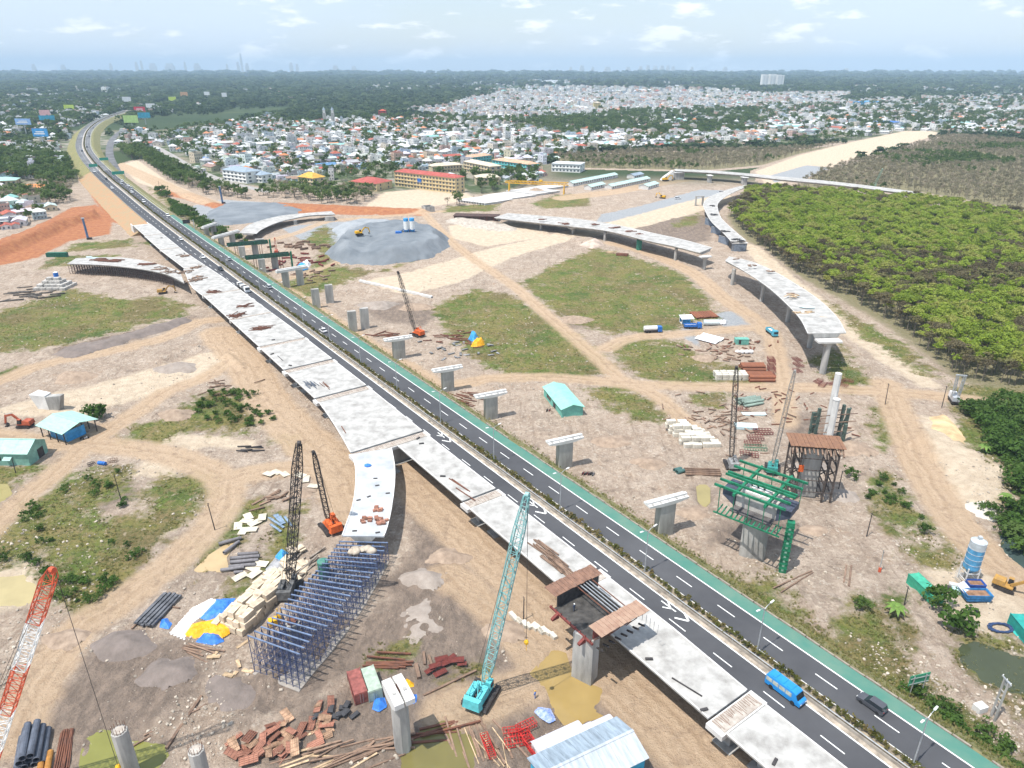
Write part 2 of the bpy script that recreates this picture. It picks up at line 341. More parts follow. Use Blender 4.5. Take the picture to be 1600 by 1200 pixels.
WATER = [  # name, label, pixels, colour
 ('muddy_puddle', 'ochre muddy puddle beside the tall pier under brown formwork', [(838,1052),(868,1022),(885,1020),(893,1048),(918,1068),(936,1078),(935,1092),(925,1105),(938,1112),(955,1122),(925,1118),(905,1124),(885,1122),(872,1105),(862,1082)], (.32, .225, .085)),
 ('green_puddle', 'murky green puddle around the hexagonal pillar by the stacked pipes', [(140,1175),(150,1150),(172,1146),(200,1160),(245,1166),(262,1180),(245,1200),(230,1240),(130,1240)], (.20, .20, .055)),
 ('sandy_puddle', 'small sand coloured puddle beside the row of dark pipes', [(308,888),(330,866),(352,852),(366,848),(352,870),(356,888)], (.46, .34, .19)),
 ('green_pond', 'dark green pond behind the concrete utility pole', [(1505,1005),(1540,1010),(1570,1022),(1640,1040),(1640,1090),(1590,1078),(1540,1060),(1512,1035)], (.055, .065, .035)),
 ('dark_pond', 'dark grey green pond past the whitish sand mound', [(1583,800),(1640,770),(1720,800),(1720,880),(1640,905),(1572,862),(1578,838)], (.05, .075, .07)),
 ('yellow_pool', 'yellowish shallow pool left of the overgrown field', [(-30,755),(8,758),(14,770),(5,780),(-30,785)], (.30, .25, .09)),
 ('yellow_ditch', 'small yellow green ditch beside the green steel pier', [(1090,762),(1100,756),(1108,764),(1108,782),(1100,790),(1092,780)], (.30, .25, .11)),
 ('cream_pool', 'shallow cream coloured pool left of the red and white boom', [(-30,905),(30,900),(48,915),(45,940),(-30,945)], (.40, .33, .17)),
 ('brown_puddle', 'brown puddle under the forked deck in the dirt track', [(745,1058),(760,1050),(768,1056),(755,1064)], (.36, .25, .12)),
 ('wet_patch', 'murky pool below the tall T pillar', [(630,1160),(690,1130),(740,1165),(720,1230),(640,1230)], (.16, .14, .05)),
]
BERMS = [  # ridges: pixels, half width, height, flat half width
 ([(-60,416),(30,380),(90,354),(142,338)], 7, 5.0, 5), ([(240,300),(300,308),(345,325),(430,325),(560,330),(662,331)], 4.5, 2.4, 2.5),
 ([(70,552),(180,530),(270,506),(300,497)], 3.2, 1.6, 0), ([(252,567),(290,550),(312,545)], 2.6, 1.5, 0), ([(355,555),(380,575)], 2.4, 1.3, 0),
 ([(140,585),(170,575)], 2.5, 1.2, 0), ([(1000,368),(1050,360),(1100,356)], 5, 2.0, 0), ([(900,376),(925,378)], 7, 3.2, 0),
 ([(1120,600),(1380,560)], 1, 0.1, 0), ([(1460,690),(1510,720),(1545,775)], 6, 1.6, 4), ([(1475,640),(1520,690),(1565,735)], 2, 1.0, 0),
 ([(420,1130),(470,1110),(530,1060)], 3, .9, 0), ([(250,1200),(330,1150),(400,1120)], 3, 1.0, 0), ([(660,910),(690,890)], 4, 1.0, 0), ([(650,975),(690,960),(700,940)], 4, 1.1, 0),
 ([(860,640),(960,680)], 4, .5, 0), ([(1330,660),(1400,860)], 2, .7, 0), ([(240,650),(290,632)], 3, 1.0, 0), ([(790,315),(930,300),(1000,285)], 5, 1.0, 2), ([(715,390),(860,362),(960,340)], 1.5, -.4, 0),
]
# fan-shaped sheet, fine near the site and coarser towards the horizon
NC = 640
rows = np.concatenate([np.linspace(-260, 50, 8), np.geomspace(58, 1100, 560), np.geomspace(1130, 20000, 60)])
rr = np.linspace(-1.2, 1.2, NC)
GX = rr[None, :]*np.maximum(rows+26, 95)[:, None]; GY = np.repeat(rows[:, None], NC, 1)
SH = GX.shape; NRX = SH[0]
def crop(poly, m):
    xs = [p[0] for p in poly]; ys = [p[1] for p in poly]
    return (GX > min(xs)-m) & (GX < max(xs)+m) & (GY > min(ys)-m) & (GY < max(ys)+m)
def layer(polys, lines=(), cl=20.0):
    a = np.full(SH, -cl)
    for q in polys:
        q = px2(q); k = crop(q, cl); a[k] = np.maximum(a[k], np.clip(sd_poly(GX[k], GY[k], q), -cl, cl))
    return a
L_grass = layer(GRASS); L_pale = layer(PALE); L_orange = layer(ORANGEP); L_grey = layer(GREYP); L_mud = layer(MUDP)
L_track = np.full(SH, -20.0); L_lat = np.full(SH, 0.0)
for pts, hw in TRACKS:
    q = smooth_line(px2(pts), 6); k = crop(q, 25); d, lat = sd_line(GX[k], GY[k], q); v = hw-d
    up = v > L_track[k]; L_track[k] = np.where(up, np.clip(v, -20, 20), L_track[k]); L_lat[k] = np.where(up, lat, L_lat[k])
# woods: plantation on the right, leafless scrub behind it, town plots, far country
PLANT = [(1136,338),(1165,307),(1200,303),(1330,312),(1440,321),(1600,346),(1760,372),(1800,660),(1600,612),(1500,596),(1455,560),(1380,505),(1290,455),(1225,418),(1180,385),(1150,362)]
SCRUB = [[(1240,292),(1290,266),(1400,238),(1480,212),(1600,222),(1760,240),(1760,350),(1600,328),(1440,300),(1330,296)], [(866,246),(1000,238),(1140,236),(1270,232),(1330,222),(1250,240),(1190,258),(1100,266),(1000,264),(900,262)]]
L_pale = np.minimum(L_pale, -L_orange); L_pale = np.where(GY > 650, np.minimum(L_pale, -L_grey), L_pale)
L_wood = np.maximum(layer([PLANT]), layer(SCRUB)); L_wood = np.minimum(L_wood, np.minimum(-L_pale, -L_orange)-3); L_mud = np.maximum(L_mud, layer([q for _, _, q, _ in WATER])+1.2)
TOWN = [(-100,235),(0,225),(110,205),(250,205),(330,195),(700,185),(900,150),(1200,140),(1400,150),(1700,175),(1700,212),(1480,210),(1300,222),(860,240),(830,290),(780,300),(720,305),(560,300),(400,292),(330,290),(330,282),(270,245),(215,228),(120,240),(100,262),(0,300),(-100,320)]
L_town = layer([TOWN], cl=60.0)
far = np.clip((GY-760)/60, -20, 20); _b = np.maximum(np.maximum(L_pale, L_orange), L_grey); far = np.where((_b > -5) | (L_wood > -12), -20, far); L_town = np.minimum(L_town, -_b*4)
HT = (fbm(GX*.09, GY*.09, 4)-.5)*.6+(fbm(GX*.5+7, GY*.5, 3)-.5)*.5+np.maximum(fbm(GX*.13+40, GY*.13, 4)-.6, 0)*3.2*(L_grass < -2)
near = np.clip((900-GY)/400, 0, 1); HT = HT*near*(1-.7*np.clip((L_track+1)/3, 0, 1))
HT = HT-.35*np.clip(1-np.abs(np.abs(L_lat)-1.4)/.5, 0, 1)*(L_track > -1)*.35
for pts, hw, hh, fl in BERMS:
    q = px2(pts); k = crop(q, 40); d, _ = sd_line(GX[k], GY[k], q); d = d+(fbm(GX[k]*.25, GY[k]*.25, 3)-.5)*hw*.7
    HT[k] += hh*np.clip(1-np.maximum(d-fl, 0)/hw, 0, 1)**1.15
for _, _, q, _ in WATER:
    q = px2(q); k = crop(q, 12); sdv = sd_poly(GX[k], GY[k], q)+(fbm(GX[k]*.35, GY[k]*.35, 3)-.5)*2.2
    t = np.clip((sdv+1.6)/2.2, 0, 1); HT[k] = HT[k]*(1-t)+t*(-.45)
so_s = (GX-A0.x)*UX+(GY-A0.y)*UY; so_o = (GX-A0.x)*NX+(GY-A0.y)*NY
HT = np.where((so_o > -40) & (so_o < 4), np.minimum(HT, .15), HT)-.05
me = bpy.data.meshes.new('ground'); nv = NRX*NC
me.vertices.add(nv); me.vertices.foreach_set('co', np.stack([GX, GY, HT], -1).astype(np.float32).ravel())
ii = (np.arange(NRX-1)[:, None]*NC+np.arange(NC-1)[None, :]).ravel()
quads = np.stack([ii, ii+1, ii+NC+1, ii+NC], -1).astype(np.int32)
me.loops.add(quads.size); me.polygons.add(len(quads)); me.loops.foreach_set('vertex_index', quads.ravel())
me.polygons.foreach_set('loop_start', np.arange(0, quads.size, 4, dtype=np.int32)); me.polygons.foreach_set('use_smooth', np.ones(len(quads), bool)); me.update()
for nm, arr in (('grass', L_grass), ('track', L_track), ('lat', L_lat), ('pale', L_pale), ('orange', L_orange), ('grey', L_grey), ('mud', L_mud), ('wood', L_wood), ('town', L_town), ('far', far)):
    at = me.attributes.new(nm, 'FLOAT', 'POINT'); at.data.foreach_set('value', arr.astype(np.float32).ravel())
ground = bpy.data.objects.new('ground', me); COL.objects.link(ground)
tag(ground, 'bare earth, grass and dirt tracks of the wide construction site', 'ground', kind='structure')
def ground_mat():
    m = bpy.data.materials.new('site_ground'); m.use_nodes = True; t = m.node_tree; b = t.nodes['Principled BSDF']
    b.inputs['Roughness'].default_value = .95; b.inputs['Specular IOR Level'].default_value = .15
    g = N(t, 'ShaderNodeNewGeometry'); pos = g.outputs['Position']
    def noise(sc, det=6., ro=.6, off=0, stretch=None):
        n = N(t, 'ShaderNodeTexNoise', i_Scale=sc, i_Detail=det, i_Roughness=ro); mp = N(t, 'ShaderNodeMapping'); mp.inputs['Location'].default_value = (off, off*.7, 0)
        if stretch: mp.inputs['Rotation'].default_value = (0, 0, stretch[0]); mp.inputs['Scale'].default_value = (1, stretch[1], 1)
        t.links.new(pos, mp.inputs['Vector']); t.links.new(mp.outputs[0], n.inputs['Vector']); return n.outputs['Fac']
    def rng(v, a, b_, c=0., d=1., sm=True):
        r = N(t, 'ShaderNodeMapRange', clamp=True); r.interpolation_type = 'SMOOTHSTEP' if sm else 'LINEAR'
        for i, x in enumerate((a, b_, c, d)): r.inputs[i+1].default_value = x
        t.links.new(v, r.inputs[0]); return r.outputs[0]
    def math_(op, a, b_):
        q = N(t, 'ShaderNodeMath', operation=op)
        for i, x in enumerate((a, b_)):
            if isinstance(x, (int, float)): q.inputs[i].default_value = x
            else: t.links.new(x, q.inputs[i])
        return q.outputs[0]
    def mix(f, a, b_, mode='MIX'):
        q = N(t, 'ShaderNodeMix', data_type='RGBA', blend_type=mode)
        for s_, x in (('Factor', f), ('A', a), ('B', b_)):
            if isinstance(x, tuple): q.inputs[s_].default_value = (*x, 1)
            elif isinstance(x, (int, float)): q.inputs[s_].default_value = x
            else: t.links.new(x, q.inputs[s_])
        return q.outputs['Result']
    def attr(nm): return N(t, 'ShaderNodeAttribute', attribute_name=nm).outputs['Fac']
    big = noise(.018, 7, .62); med = noise(.11, 8, .65, 31); fine = noise(.8, 8, .7, 77); speck = noise(3.2, 4, .7, 11)
    nA = noise(.16, 9, .68, 51); nB = noise(.33, 8, .66, 91)
    def mask(nm, amp, w, nz): return rng(math_('ADD', attr(nm), math_('MULTIPLY', math_('SUBTRACT', nz, .5), amp)), -w, w)
    soil = mix(rng(big, .35, .65), (.39, .30, .23), (.335, .265, .21))
    soil = mix(rng(med, .42, .68), soil, (.475, .385, .31))
    soil = mix(math_('MULTIPLY', rng(nB, .52, .7), .75), soil, (.20, .15, .115))
    soil = mix(math_('MULTIPLY', rng(nA, .57, .7), .6), soil, (.34, .22, .14))
    f2 = noise(1.5, 6, .75, 201); soil = mix(math_('MULTIPLY', rng(fine, .5, .64), .7), soil, (.58, .485, .385)); soil = mix(math_('MULTIPLY', rng(f2, .53, .64), .65), soil, (.20, .155, .12))
    # scraped streaks left by machines
    st = noise(.5, 6, .7, 5, (.6, .12)); soil = mix(math_('MULTIPLY', rng(st, .53, .66), .5), soil, (.22, .165, .125))
    st2 = noise(.4, 6, .7, 25, (-.75, .1)); soil = mix(math_('MULTIPLY', rng(st2, .55, .68), .4), soil, (.53, .445, .36))
    soil = mix(math_('MULTIPLY', rng(noise(.42, 9, .74, 131), .55, .66), .7), soil, (.60, .53, .45)); soil = mix(math_('MULTIPLY', rng(noise(.27, 9, .72, 171), .56, .66), .7), soil, (.185, .14, .11))
    gcol = mix(rng(noise(.07, 6, .6, 3), .38, .62), (.12, .165, .035), (.22, .19, .065))
    gcol = mix(rng(noise(.045, 6, .6, 43), .5, .66), gcol, (.075, .12, .028))
    gcol = mix(rng(noise(.035, 7, .65, 73), .5, .63), gcol, (.17, .135, .06)); gcol = mix(math_('MULTIPLY', rng(noise(.06, 8, .7, 93), .58, .66), .8), gcol, soil)
    gcol = mix(math_('MULTIPLY', rng(noise(.2, 9, .72, 13), .47, .62), .85), gcol, (.25, .19, .095))
    gcol = mix(math_('MULTIPLY', rng(fine, .46, .62), .75), gcol, (.065, .085, .028)); gcol = mix(math_('MULTIPLY', rng(f2, .54, .66), .6), gcol, (.30, .26, .14))
    gcol = mix(math_('MULTIPLY', rng(nB, .60, .68), .85), gcol, (.42, .345, .25))
    col = soil
    col = mix(mask('mud', 14, 3, nA), col, mix(rng(noise(.5, 9, .76, 221, (-.5, .5)), .38, .64), (.18, .142, .115), (.29, .225, .178)))
    col = mix(mask('grey', 5, 1.0, nA), col, mix(rng(fine, .3, .7), (.27, .285, .30), (.38, .39, .40)))
    col = mix(mask('orange', 7, 1.6, nA), col, mix(rng(nB, .3, .7), (.45, .205, .095), (.33, .125, .065)))
    col = mix(mask('pale', 8, 1.4, nA), col, mix(rng(nB, .35, .65), (.62, .515, .39), (.50, .40, .295)))
    col = mix(mask('grass', 30, 2.6, nA), col, gcol)
    lat = attr('lat'); lx = N(t, 'ShaderNodeCombineXYZ'); t.links.new(math_('ADD', math_('MULTIPLY', lat, .9), math_('MULTIPLY', med, 5.)), lx.inputs[0])
    rut = N(t, 'ShaderNodeTexNoise', i_Scale=.8, i_Detail=3.0, i_Roughness=.5); t.links.new(lx.outputs[0], rut.inputs['Vector'])
    tcol = mix(rng(rut.outputs['Fac'], .35, .65), (.53, .39, .265), (.42, .295, .19)); tcol = mix(math_('MULTIPLY', rng(big, .4, .7), .6), tcol, (.53, .395, .275))
    tcol = mix(math_('MULTIPLY', rng(nB, .5, .66), .6), tcol, (.30, .21, .145))
    tcol = mix(math_('MULTIPLY', rng(fine, .5, .7), .35), tcol, (.62, .49, .355))
    col = mix(math_('MULTIPLY', mask('track', 4.5, 1.6, nA), .88), col, tcol)
    twn = mix(rng(noise(.02, 6, .65, 9), .42, .6), (.075, .105, .045), (.30, .27, .22)); twn = mix(math_('MULTIPLY', rng(noise(.05, 5, .6, 19), .5, .62), .8), twn, (.055, .085, .03))
    col = mix(mask('town', 60, 14, big), col, twn)
    col = mix(mask('wood', 8, 3, nA), col, mix(rng(fine, .3, .7), (.27, .23, .15), (.19, .18, .09)))
    fcol = mix(rng(noise(.003, 8, .6, 61), .35, .65), (.035, .06, .026), (.06, .085, .035))
    fcol = mix(math_('MULTIPLY', rng(noise(.0016, 4, .5, 23, (0, 3.0)), .60, .68), .7), fcol, (.22, .22, .10))
    col = mix(math_('MULTIPLY', rng(attr('far'), -1., 1.), math_('MULTIPLY', rng(attr('town'), -40, 30, 1, 0), rng(attr('wood'), -8, 0, 1, 0))), col, fcol)
    col = mix(math_('MULTIPLY', rng(speck, .62, .8), .35), col, (.62, .57, .5)); col = mix(math_('MULTIPLY', rng(speck, .38, .25), .35), col, (.10, .085, .07))
    t.links.new(col, b.inputs['Base Color'])
    bp = N(t, 'ShaderNodeBump', i_Strength=1, i_Distance=.9); t.links.new(math_('ADD', fine, math_('MULTIPLY', speck, .4)), bp.inputs['Height']); t.links.new(bp.outputs[0], b.inputs['Normal'])
    return m
ground.data.materials.append(ground_mat())
# lookups used when plants and rubble are sown
def g_at(x, y, arr):
    r = np.interp(y, rows, np.arange(NRX)); ratio = np.asarray(x)/np.maximum(np.asarray(y)+26, 95); c = (ratio+1.2)/2.4*(NC-1)
    i = np.clip(np.round(r).astype(int), 0, NRX-1); j = np.clip(np.round(c).astype(int), 0, NC-1); return arr[i, j]
def gz(x, y): return float(g_at(np.array([x]), np.array([y]), HT)[0])
def G(px, py):
    p = P(px, py); p.z = gz(p.x, p.y); return p
for nm, lab, q, colr in WATER:
    m = bpy.data.materials.new(nm); m.use_nodes = True; b = m.node_tree.nodes['Principled BSDF']
    b.inputs['Base Color'].default_value = (*colr, 1); b.inputs['Roughness'].default_value = .12; b.inputs['Specular IOR Level'].default_value = .35
    t = m.node_tree; n = N(t, 'ShaderNodeTexNoise', i_Scale=.25, i_Detail=5.0); mx = N(t, 'ShaderNodeMix', data_type='RGBA'); mx.inputs['A'].default_value = (*[c*.75 for c in colr], 1); mx.inputs['B'].default_value = (*[c*1.2 for c in colr], 1)
    gg = N(t, 'ShaderNodeNewGeometry'); t.links.new(gg.outputs['Position'], n.inputs['Vector']); t.links.new(n.outputs['Fac'], mx.inputs['Factor']); t.links.new(mx.outputs['Result'], b.inputs['Base Color'])
    q = px2(q); cx = sum(p[0] for p in q)/len(q); cy_ = sum(p[1] for p in q)/len(q)
    mb = MB(); mb.add([(cx+(x-cx)*1.25, cy_+(y-cy_)*1.25, -.22) for x, y in q], [tuple(range(len(q)))])
    o = mb.build(nm, m); tag(o, lab, 'water', kind='structure')
    if o.data.polygons[0].normal.z < 0: o.data.flip_normals()
# ------------------------------------------------------------------ highway
_ax = [(-365, 0), (330, 0)]
AXP = [R(400, -8), R(250, -8), R(100, -8), R(-100, -8), R(-250, -8.0)]+[R(*so) for so in ((-366, -7.2), (-469, -5.4), (-589, -3.0), (-690, .8), (-763, 4.2), (-904, 14.1), (-1039, 29), (-1240, 57), (-1426, 91), (-1578, 126), (-1730, 168), (-1865, 210), (-1990, 245))]
AX = [np.array(q[:2]) for q in smooth_line([tuple(p[:2]) for p in AXP], 6)]
def _nrm(i):
    a = AX[max(0, i-1)]; b = AX[min(len(AX)-1, i+1)]; d = (b-a)/np.linalg.norm(b-a); return np.array([d[1], -d[0]])  # to the right of travel away from camera
AXN = [_nrm(i) for i in range(len(AX))]
AXS = np.concatenate([[0], np.cumsum([np.linalg.norm(AX[i+1]-AX[i]) for i in range(len(AX)-1)])])
def AT(t, o, z):
    """point at distance t along the median axis from the near end, offset o to the right"""
    i = int(np.clip(np.searchsorted(AXS, t)-1, 0, len(AX)-2)); f = (t-AXS[i])/(AXS[i+1]-AXS[i]); p = AX[i]*(1-f)+AX[i+1]*f; q = AXN[i]*(1-f)+AXN[i+1]*f
    return Vector((p[0]+q[0]*o, p[1]+q[1]*o, z))
TEND = AXS[-1]
def t_of_s(s): return 400-s      # straight part
def rib(t0, t1, o0, o1, z0, z1=None, step=6):
    k = max(1, int((t1-t0)/step)); z1 = z0 if z1 is None else z1; mb = MB(); ra = []
    for i in range(k+1):
        t = t0+(t1-t0)*i/k; ra.append([AT(t, o0, z0), AT(t, o1, z1)])
    mb.sweep(ra, close=False); return mb
def up_build(mb, name, m, parent=None):
    o = mb.build(name, m, parent, recalc=False)
    if len(o.data.polygons) and sum(p.normal.z for p in o.data.polygons) < 0: o.data.flip_normals()
    return o
def prof(t0, t1, pr, step=6):
    """solid swept profile [(o,z)..] along the axis"""
    k = max(1, int((t1-t0)/step)); mb = MB()
    mb.sweep([[AT(t0+(t1-t0)*i/k, o, z) for o, z in pr] for i in range(k+1)]); return mb
# offsets here are measured from the median axis (white line axis = median + 8)
EMB_G = mat('roadside_verge', (.135, .155, .045), .95, .4, .35, bump=.8, col2=(.30, .25, .13), coord='World')
EMB_D = mat('roadside_cut_earth', (.34, .245, .17), .95, .3, .4, bump=.8, coord='World')
em = prof(0, TEND, [(-9.0, -.5), (-9.0, 5.93), (10.95, 5.93), (12, 5.4), (20.5, -.5)]); e1 = em.build('embankment', EMB_G); tag(e1, 'grassy roadside bank carrying the highway', 'bank', kind='structure')
em = prof(t_of_s(-296), t_of_s(-640), [(-26, -.5), (-12.4, 5.6), (-11.4, 5.93), (-8.9, 5.93), (-8.9, -.5)]); e2 = em.build('embankment', mat('orange_bank_earth', (.42, .225, .12), .95, .35, .25, bump=.8, coord='World', col2=(.30, .26, .16))); tag(e2, 'orange earth bank left of the far highway', 'bank', kind='structure')
em = prof(t_of_s(-640), TEND, [(-24, -.5), (-12.4, 5.6), (-11.4, 5.93), (-8.9, 5.93), (-8.9, -.5)]).build('embankment', EMB_G); tag(em, 'grassy bank left of the far highway bend', 'bank', kind='structure')
road = up_build(rib(0, TEND, -10.9, 7.75, 6.0), 'road', ASPH); tag(road, 'dark asphalt of the dual carriageway', 'road', kind='structure')
old = up_build(rib(t_of_s(-640), TEND, -10.9, 7.75, 6.006), 'road', ASPH_OLD); tag(old, 'older pale grey asphalt of the far curving highway', 'road', kind='structure')
gst = up_build(rib(0, t_of_s(-330), 7.75, 10.95, 6.0), 'shoulder', GREENP); tag(gst, 'green coated shoulder along the right of the highway', 'shoulder', kind='structure')
sh = up_build(rib(0, TEND, -2.8, -1.35, 6.012), 'shoulder', mat('dusty_shoulder', (.42, .36, .29), .9, .3, .5, coord='World')); tag(sh, 'dusty pale strip beside the median guard rail', 'shoulder', kind='structure')
med = prof(0, TEND, [(-1.2, 5.95), (-1.2, 6.16), (.9, 6.16), (.9, 5.95)]).build('median', SOILB); tag(med, 'planted median strip between the two carriageways', 'median', kind='structure')
lm = thing('road_marking', 'white painted edge lines and lane dashes of the highway', 'marking'); lm['kind'] = 'structure'
for o in (-2.95, 7.55, 1.02):
    up_build(rib(0, TEND, o-.14, o+.14, 6.02), 'edge_line', WHITE, lm)
dash_me = None; nd = 0
for o, ph in ((4.45, 8.4), (-6.55, 5.4)):
    for k in range(150):
        t = t_of_s(228+ph)+11.1*k
        if t > 1500: break
        if o < 0 and t < t_of_s(300): continue
        if nd < 230:
            d = up_build(rib(t, t+4.3, o-.11, o+.11, 6.02, step=2.2), 'lane_dash', WHITE, lm); nd += 1
# kerb of slabs on the outer right side, each slab on its own
kb = MB().box(0, 0, 0, 2.85, .32, .42).build('kerb_slab', mat('stained_kerb', (.36, .31, .26), .9, .35, 1.2, col2=(.20, .16, .13)))
kroot = thing('kerb', 'weathered low concrete kerb outside the green shoulder', 'kerb'); kb.parent = kroot
rd = random.Random(5); first = True
for k in range(215):
    t = 120+3.0*k; p = AT(t, 11.15, 5.82+rd.uniform(-.12, .1)); q = AT(t+.5, 11.15, 0); a = math.atan2(q.y-p.y, q.x-p.x)
    if rd.random() < .1 and k > 2: continue
    if first: o = kb; first = False
    else: o = share(kb, 'kerb_slab', kroot)
    o.location = p; o.rotation_euler = (rd.uniform(-.06, .06), 0, a+rd.uniform(-.02, .02))
# double guard rail in the median
gr = thing('guard_rail', 'galvanised guard rail along the left side of the median shrubs', 'guard rail')
prof(0, TEND, [(-1.32, 6.62), (-1.42, 6.72), (-1.32, 6.86), (-1.22, 6.72)]).build('rail', STEEL, gr)
ps = MB()
for k in range(380): p = AT(4*k, -1.28, 0); ps.box(p.x, p.y, 6, .1, .16, .75)
ps.build('post', STEEL, gr)['kind'] = 'stuff'
pb = prof(0, t_of_s(-330), [(-1.9, 6.0), (-1.82, 6.55), (-1.62, 6.55), (-1.5, 6.0)]).build('barrier', mat('dirty_barrier', (.36, .33, .29), .9, .3, .6, col2=(.2, .17, .14)), gr)
gl = thing('guard_rail', 'steel guard rail on the left verge of the far highway', 'guard rail')
prof(t_of_s(-310), TEND, [(-11.1, 6.55), (-11.2, 6.68), (-11.1, 6.82), (-11.0, 6.68)]).build('rail', STEEL, gl)
ps = MB()
for k in range(300):
    p = AT(t_of_s(-310)+4*k, -11.1, 0); ps.box(p.x, p.y, 5.9, .1, .14, .85)
ps.build('post', STEEL, gl)['kind'] = 'stuff'
g2 = thing('guard_rail', 'steel guard rail on the right side of the far curving highway', 'guard rail')
prof(t_of_s(-335), TEND, [(9.1, 6.55), (9.0, 6.68), (9.1, 6.82), (9.2, 6.68)]).build('rail', STEEL, g2)
# zigzag speed marks painted on the left carriageway
def speed_mark(px, py, label):
    s, o = SO((px, py), 6); t = t_of_s(s); r = thing('road_marking', label, 'marking', group='white chevron markings on the left carriageway'); r['kind'] = 'structure'
    def stroke(pts, w=.3):
        for (a0, b0), (a1, b1) in zip(pts[:-1], pts[1:]):
            p = AT(t+a0, -12.15+7.9+b0, 6.03); q = AT(t+a1, -12.15+7.9+b1, 6.03); d = (q-p).normalized(); n_ = Vector((-d.y, d.x, 0))*w/2
            up_build(MB().add([p-n_, q-n_, q+n_, p+n_], [(0, 1, 2, 3)]), 'stroke', WHITE, r)
    stroke([(-2.6, -1.2), (-4.9, .35), (-2.6, 1.5)], .42); stroke([(2.4, .3), (-1.6, .3)]); stroke([(1.0, -.9), (-.6, .3)]); stroke([(1.6, 1.3), (0, .35)])
    return r
speed_mark(686, 682, 'white arrow marking on the asphalt beside the fork of the two decks')
speed_mark(826, 792, 'white arrow marking on the asphalt at the tip of the teal boom')
speed_mark(1042, 952, 'white arrow marking on the asphalt beside the brown timber formwork')

# ------------------------------------------------------------------ decks
def deck(name, label, left, right, z, mats=(DECK, CONC), th=.32, gd=1.5, inset=2.0, group=None, cat='bridge deck', kerb=.25):
    """left/right: matching 2D point lists; z: number or list. slab + girder + edge kerbs"""
    n = len(left); zz = z if isinstance(z, (list, tuple)) else [z]*n
    r = thing(name, label, cat, group=group); L = [Vector((p[0], p[1], 0)) for p in left]; Rr = [Vector((p[0], p[1], 0)) for p in right]
    rings = []; gir = []; k1 = []; k2 = []
    for a, b, h in zip(L, Rr, zz):
        d = (b-a); w = d.length; d = d/w; Z = Vector((0, 0, 1))
        rings.append([a+Z*h, b+Z*h, b+Z*(h-th), a+Z*(h-th)])
        i1, i2 = min(inset, w*.3), min(inset*1.5, w*.36)
        gir.append([a+d*i1+Z*(h-th-.012), b-d*i1+Z*(h-th-.012), b-d*i2+Z*(h-gd), a+d*i2+Z*(h-gd)])
        k1.append([a-d*.03+Z*(h+.012), a+d*kerb+Z*(h+.012), a+d*kerb+Z*(h+.14), a-d*.03+Z*(h+.14)])
        k2.append([b+d*.03+Z*(h+.012), b-d*kerb+Z*(h+.012), b-d*kerb+Z*(h+.14), b+d*.03+Z*(h+.14)])
    MB().sweep(rings).build('slab', mats[0], r); MB().sweep(gir).build('girder', mats[1], r)
    if kerb:
        MB().sweep(k1).build('edge_kerb', CONC_W, r); MB().sweep(k2).build('edge_kerb', CONC_W, r)
    return r
def span(s0, s1, o0, o1, z=6.5, k=4):
    f = lambda v, i: v if not callable(v) else v(s0+(s1-s0)*i/k)
    return [R(s0+(s1-s0)*i/k, f(o0, i))[:2] for i in range(k+1)], [R(s0+(s1-s0)*i/k, f(o1, i))[:2] for i in range(k+1)]
def wall_pier(s, o0, o1, label, zt=4.75, th=1.6, group='wall piers under the deck beside the highway'):
    r = thing('bridge_pier', label, 'pier', R(s, (o0+o1)/2, 0), RDIR, group)
    MB().box(0, 0, -.6, th, o1-o0, zt+.6).build('shaft', CONC, r); MB().box(0, 0, -.55, th+2.2, (o1-o0)+2.4, .75).build('footing', CONC, r); return r
def joint(s, o0, o1, label, w=3.4):
    r = thing('joint_slab', label, 'joint', R(s, (o0+o1)/2, 0), RDIR, 'recessed joints between deck spans')
    dz = .24 if w < 2 else 0; MB().box(0, 0, 5.1, w, o1-o0+(.06 if dz else 1.6), 1.05+dz).build('crosshead', CONC_W, r); MB().box(0, 0, 6.155+dz, w-.1 if dz else w-.6, o1-o0-.4, .16).build('rebar_strip', JOINT, r)
    rb = MB(); rd = random.Random(int(s))
    for k in range(int((o1-o0)/.5)):
        y = -(o1-o0)/2+.3+.5*k; rb.bar((-w/2+.4, y, 6.33+dz), (rd.uniform(-.2, w/2-.4), y+rd.uniform(-.3, .3), 6.36+dz), .045)
    rb.build('rebar', RUST, r)['kind'] = 'stuff'
    return r
wide = 'wide concrete deck span'; RE = lambda s: float(np.interp(s, [-300, -193, -126, -75, -24, 46, 87, 125, 187, 205, 330], [-18.4, -18.6, -16.0, -15.3, -14.6, -14.8, -15.6, -15.9, -16.2, -17.0, -17.3]))
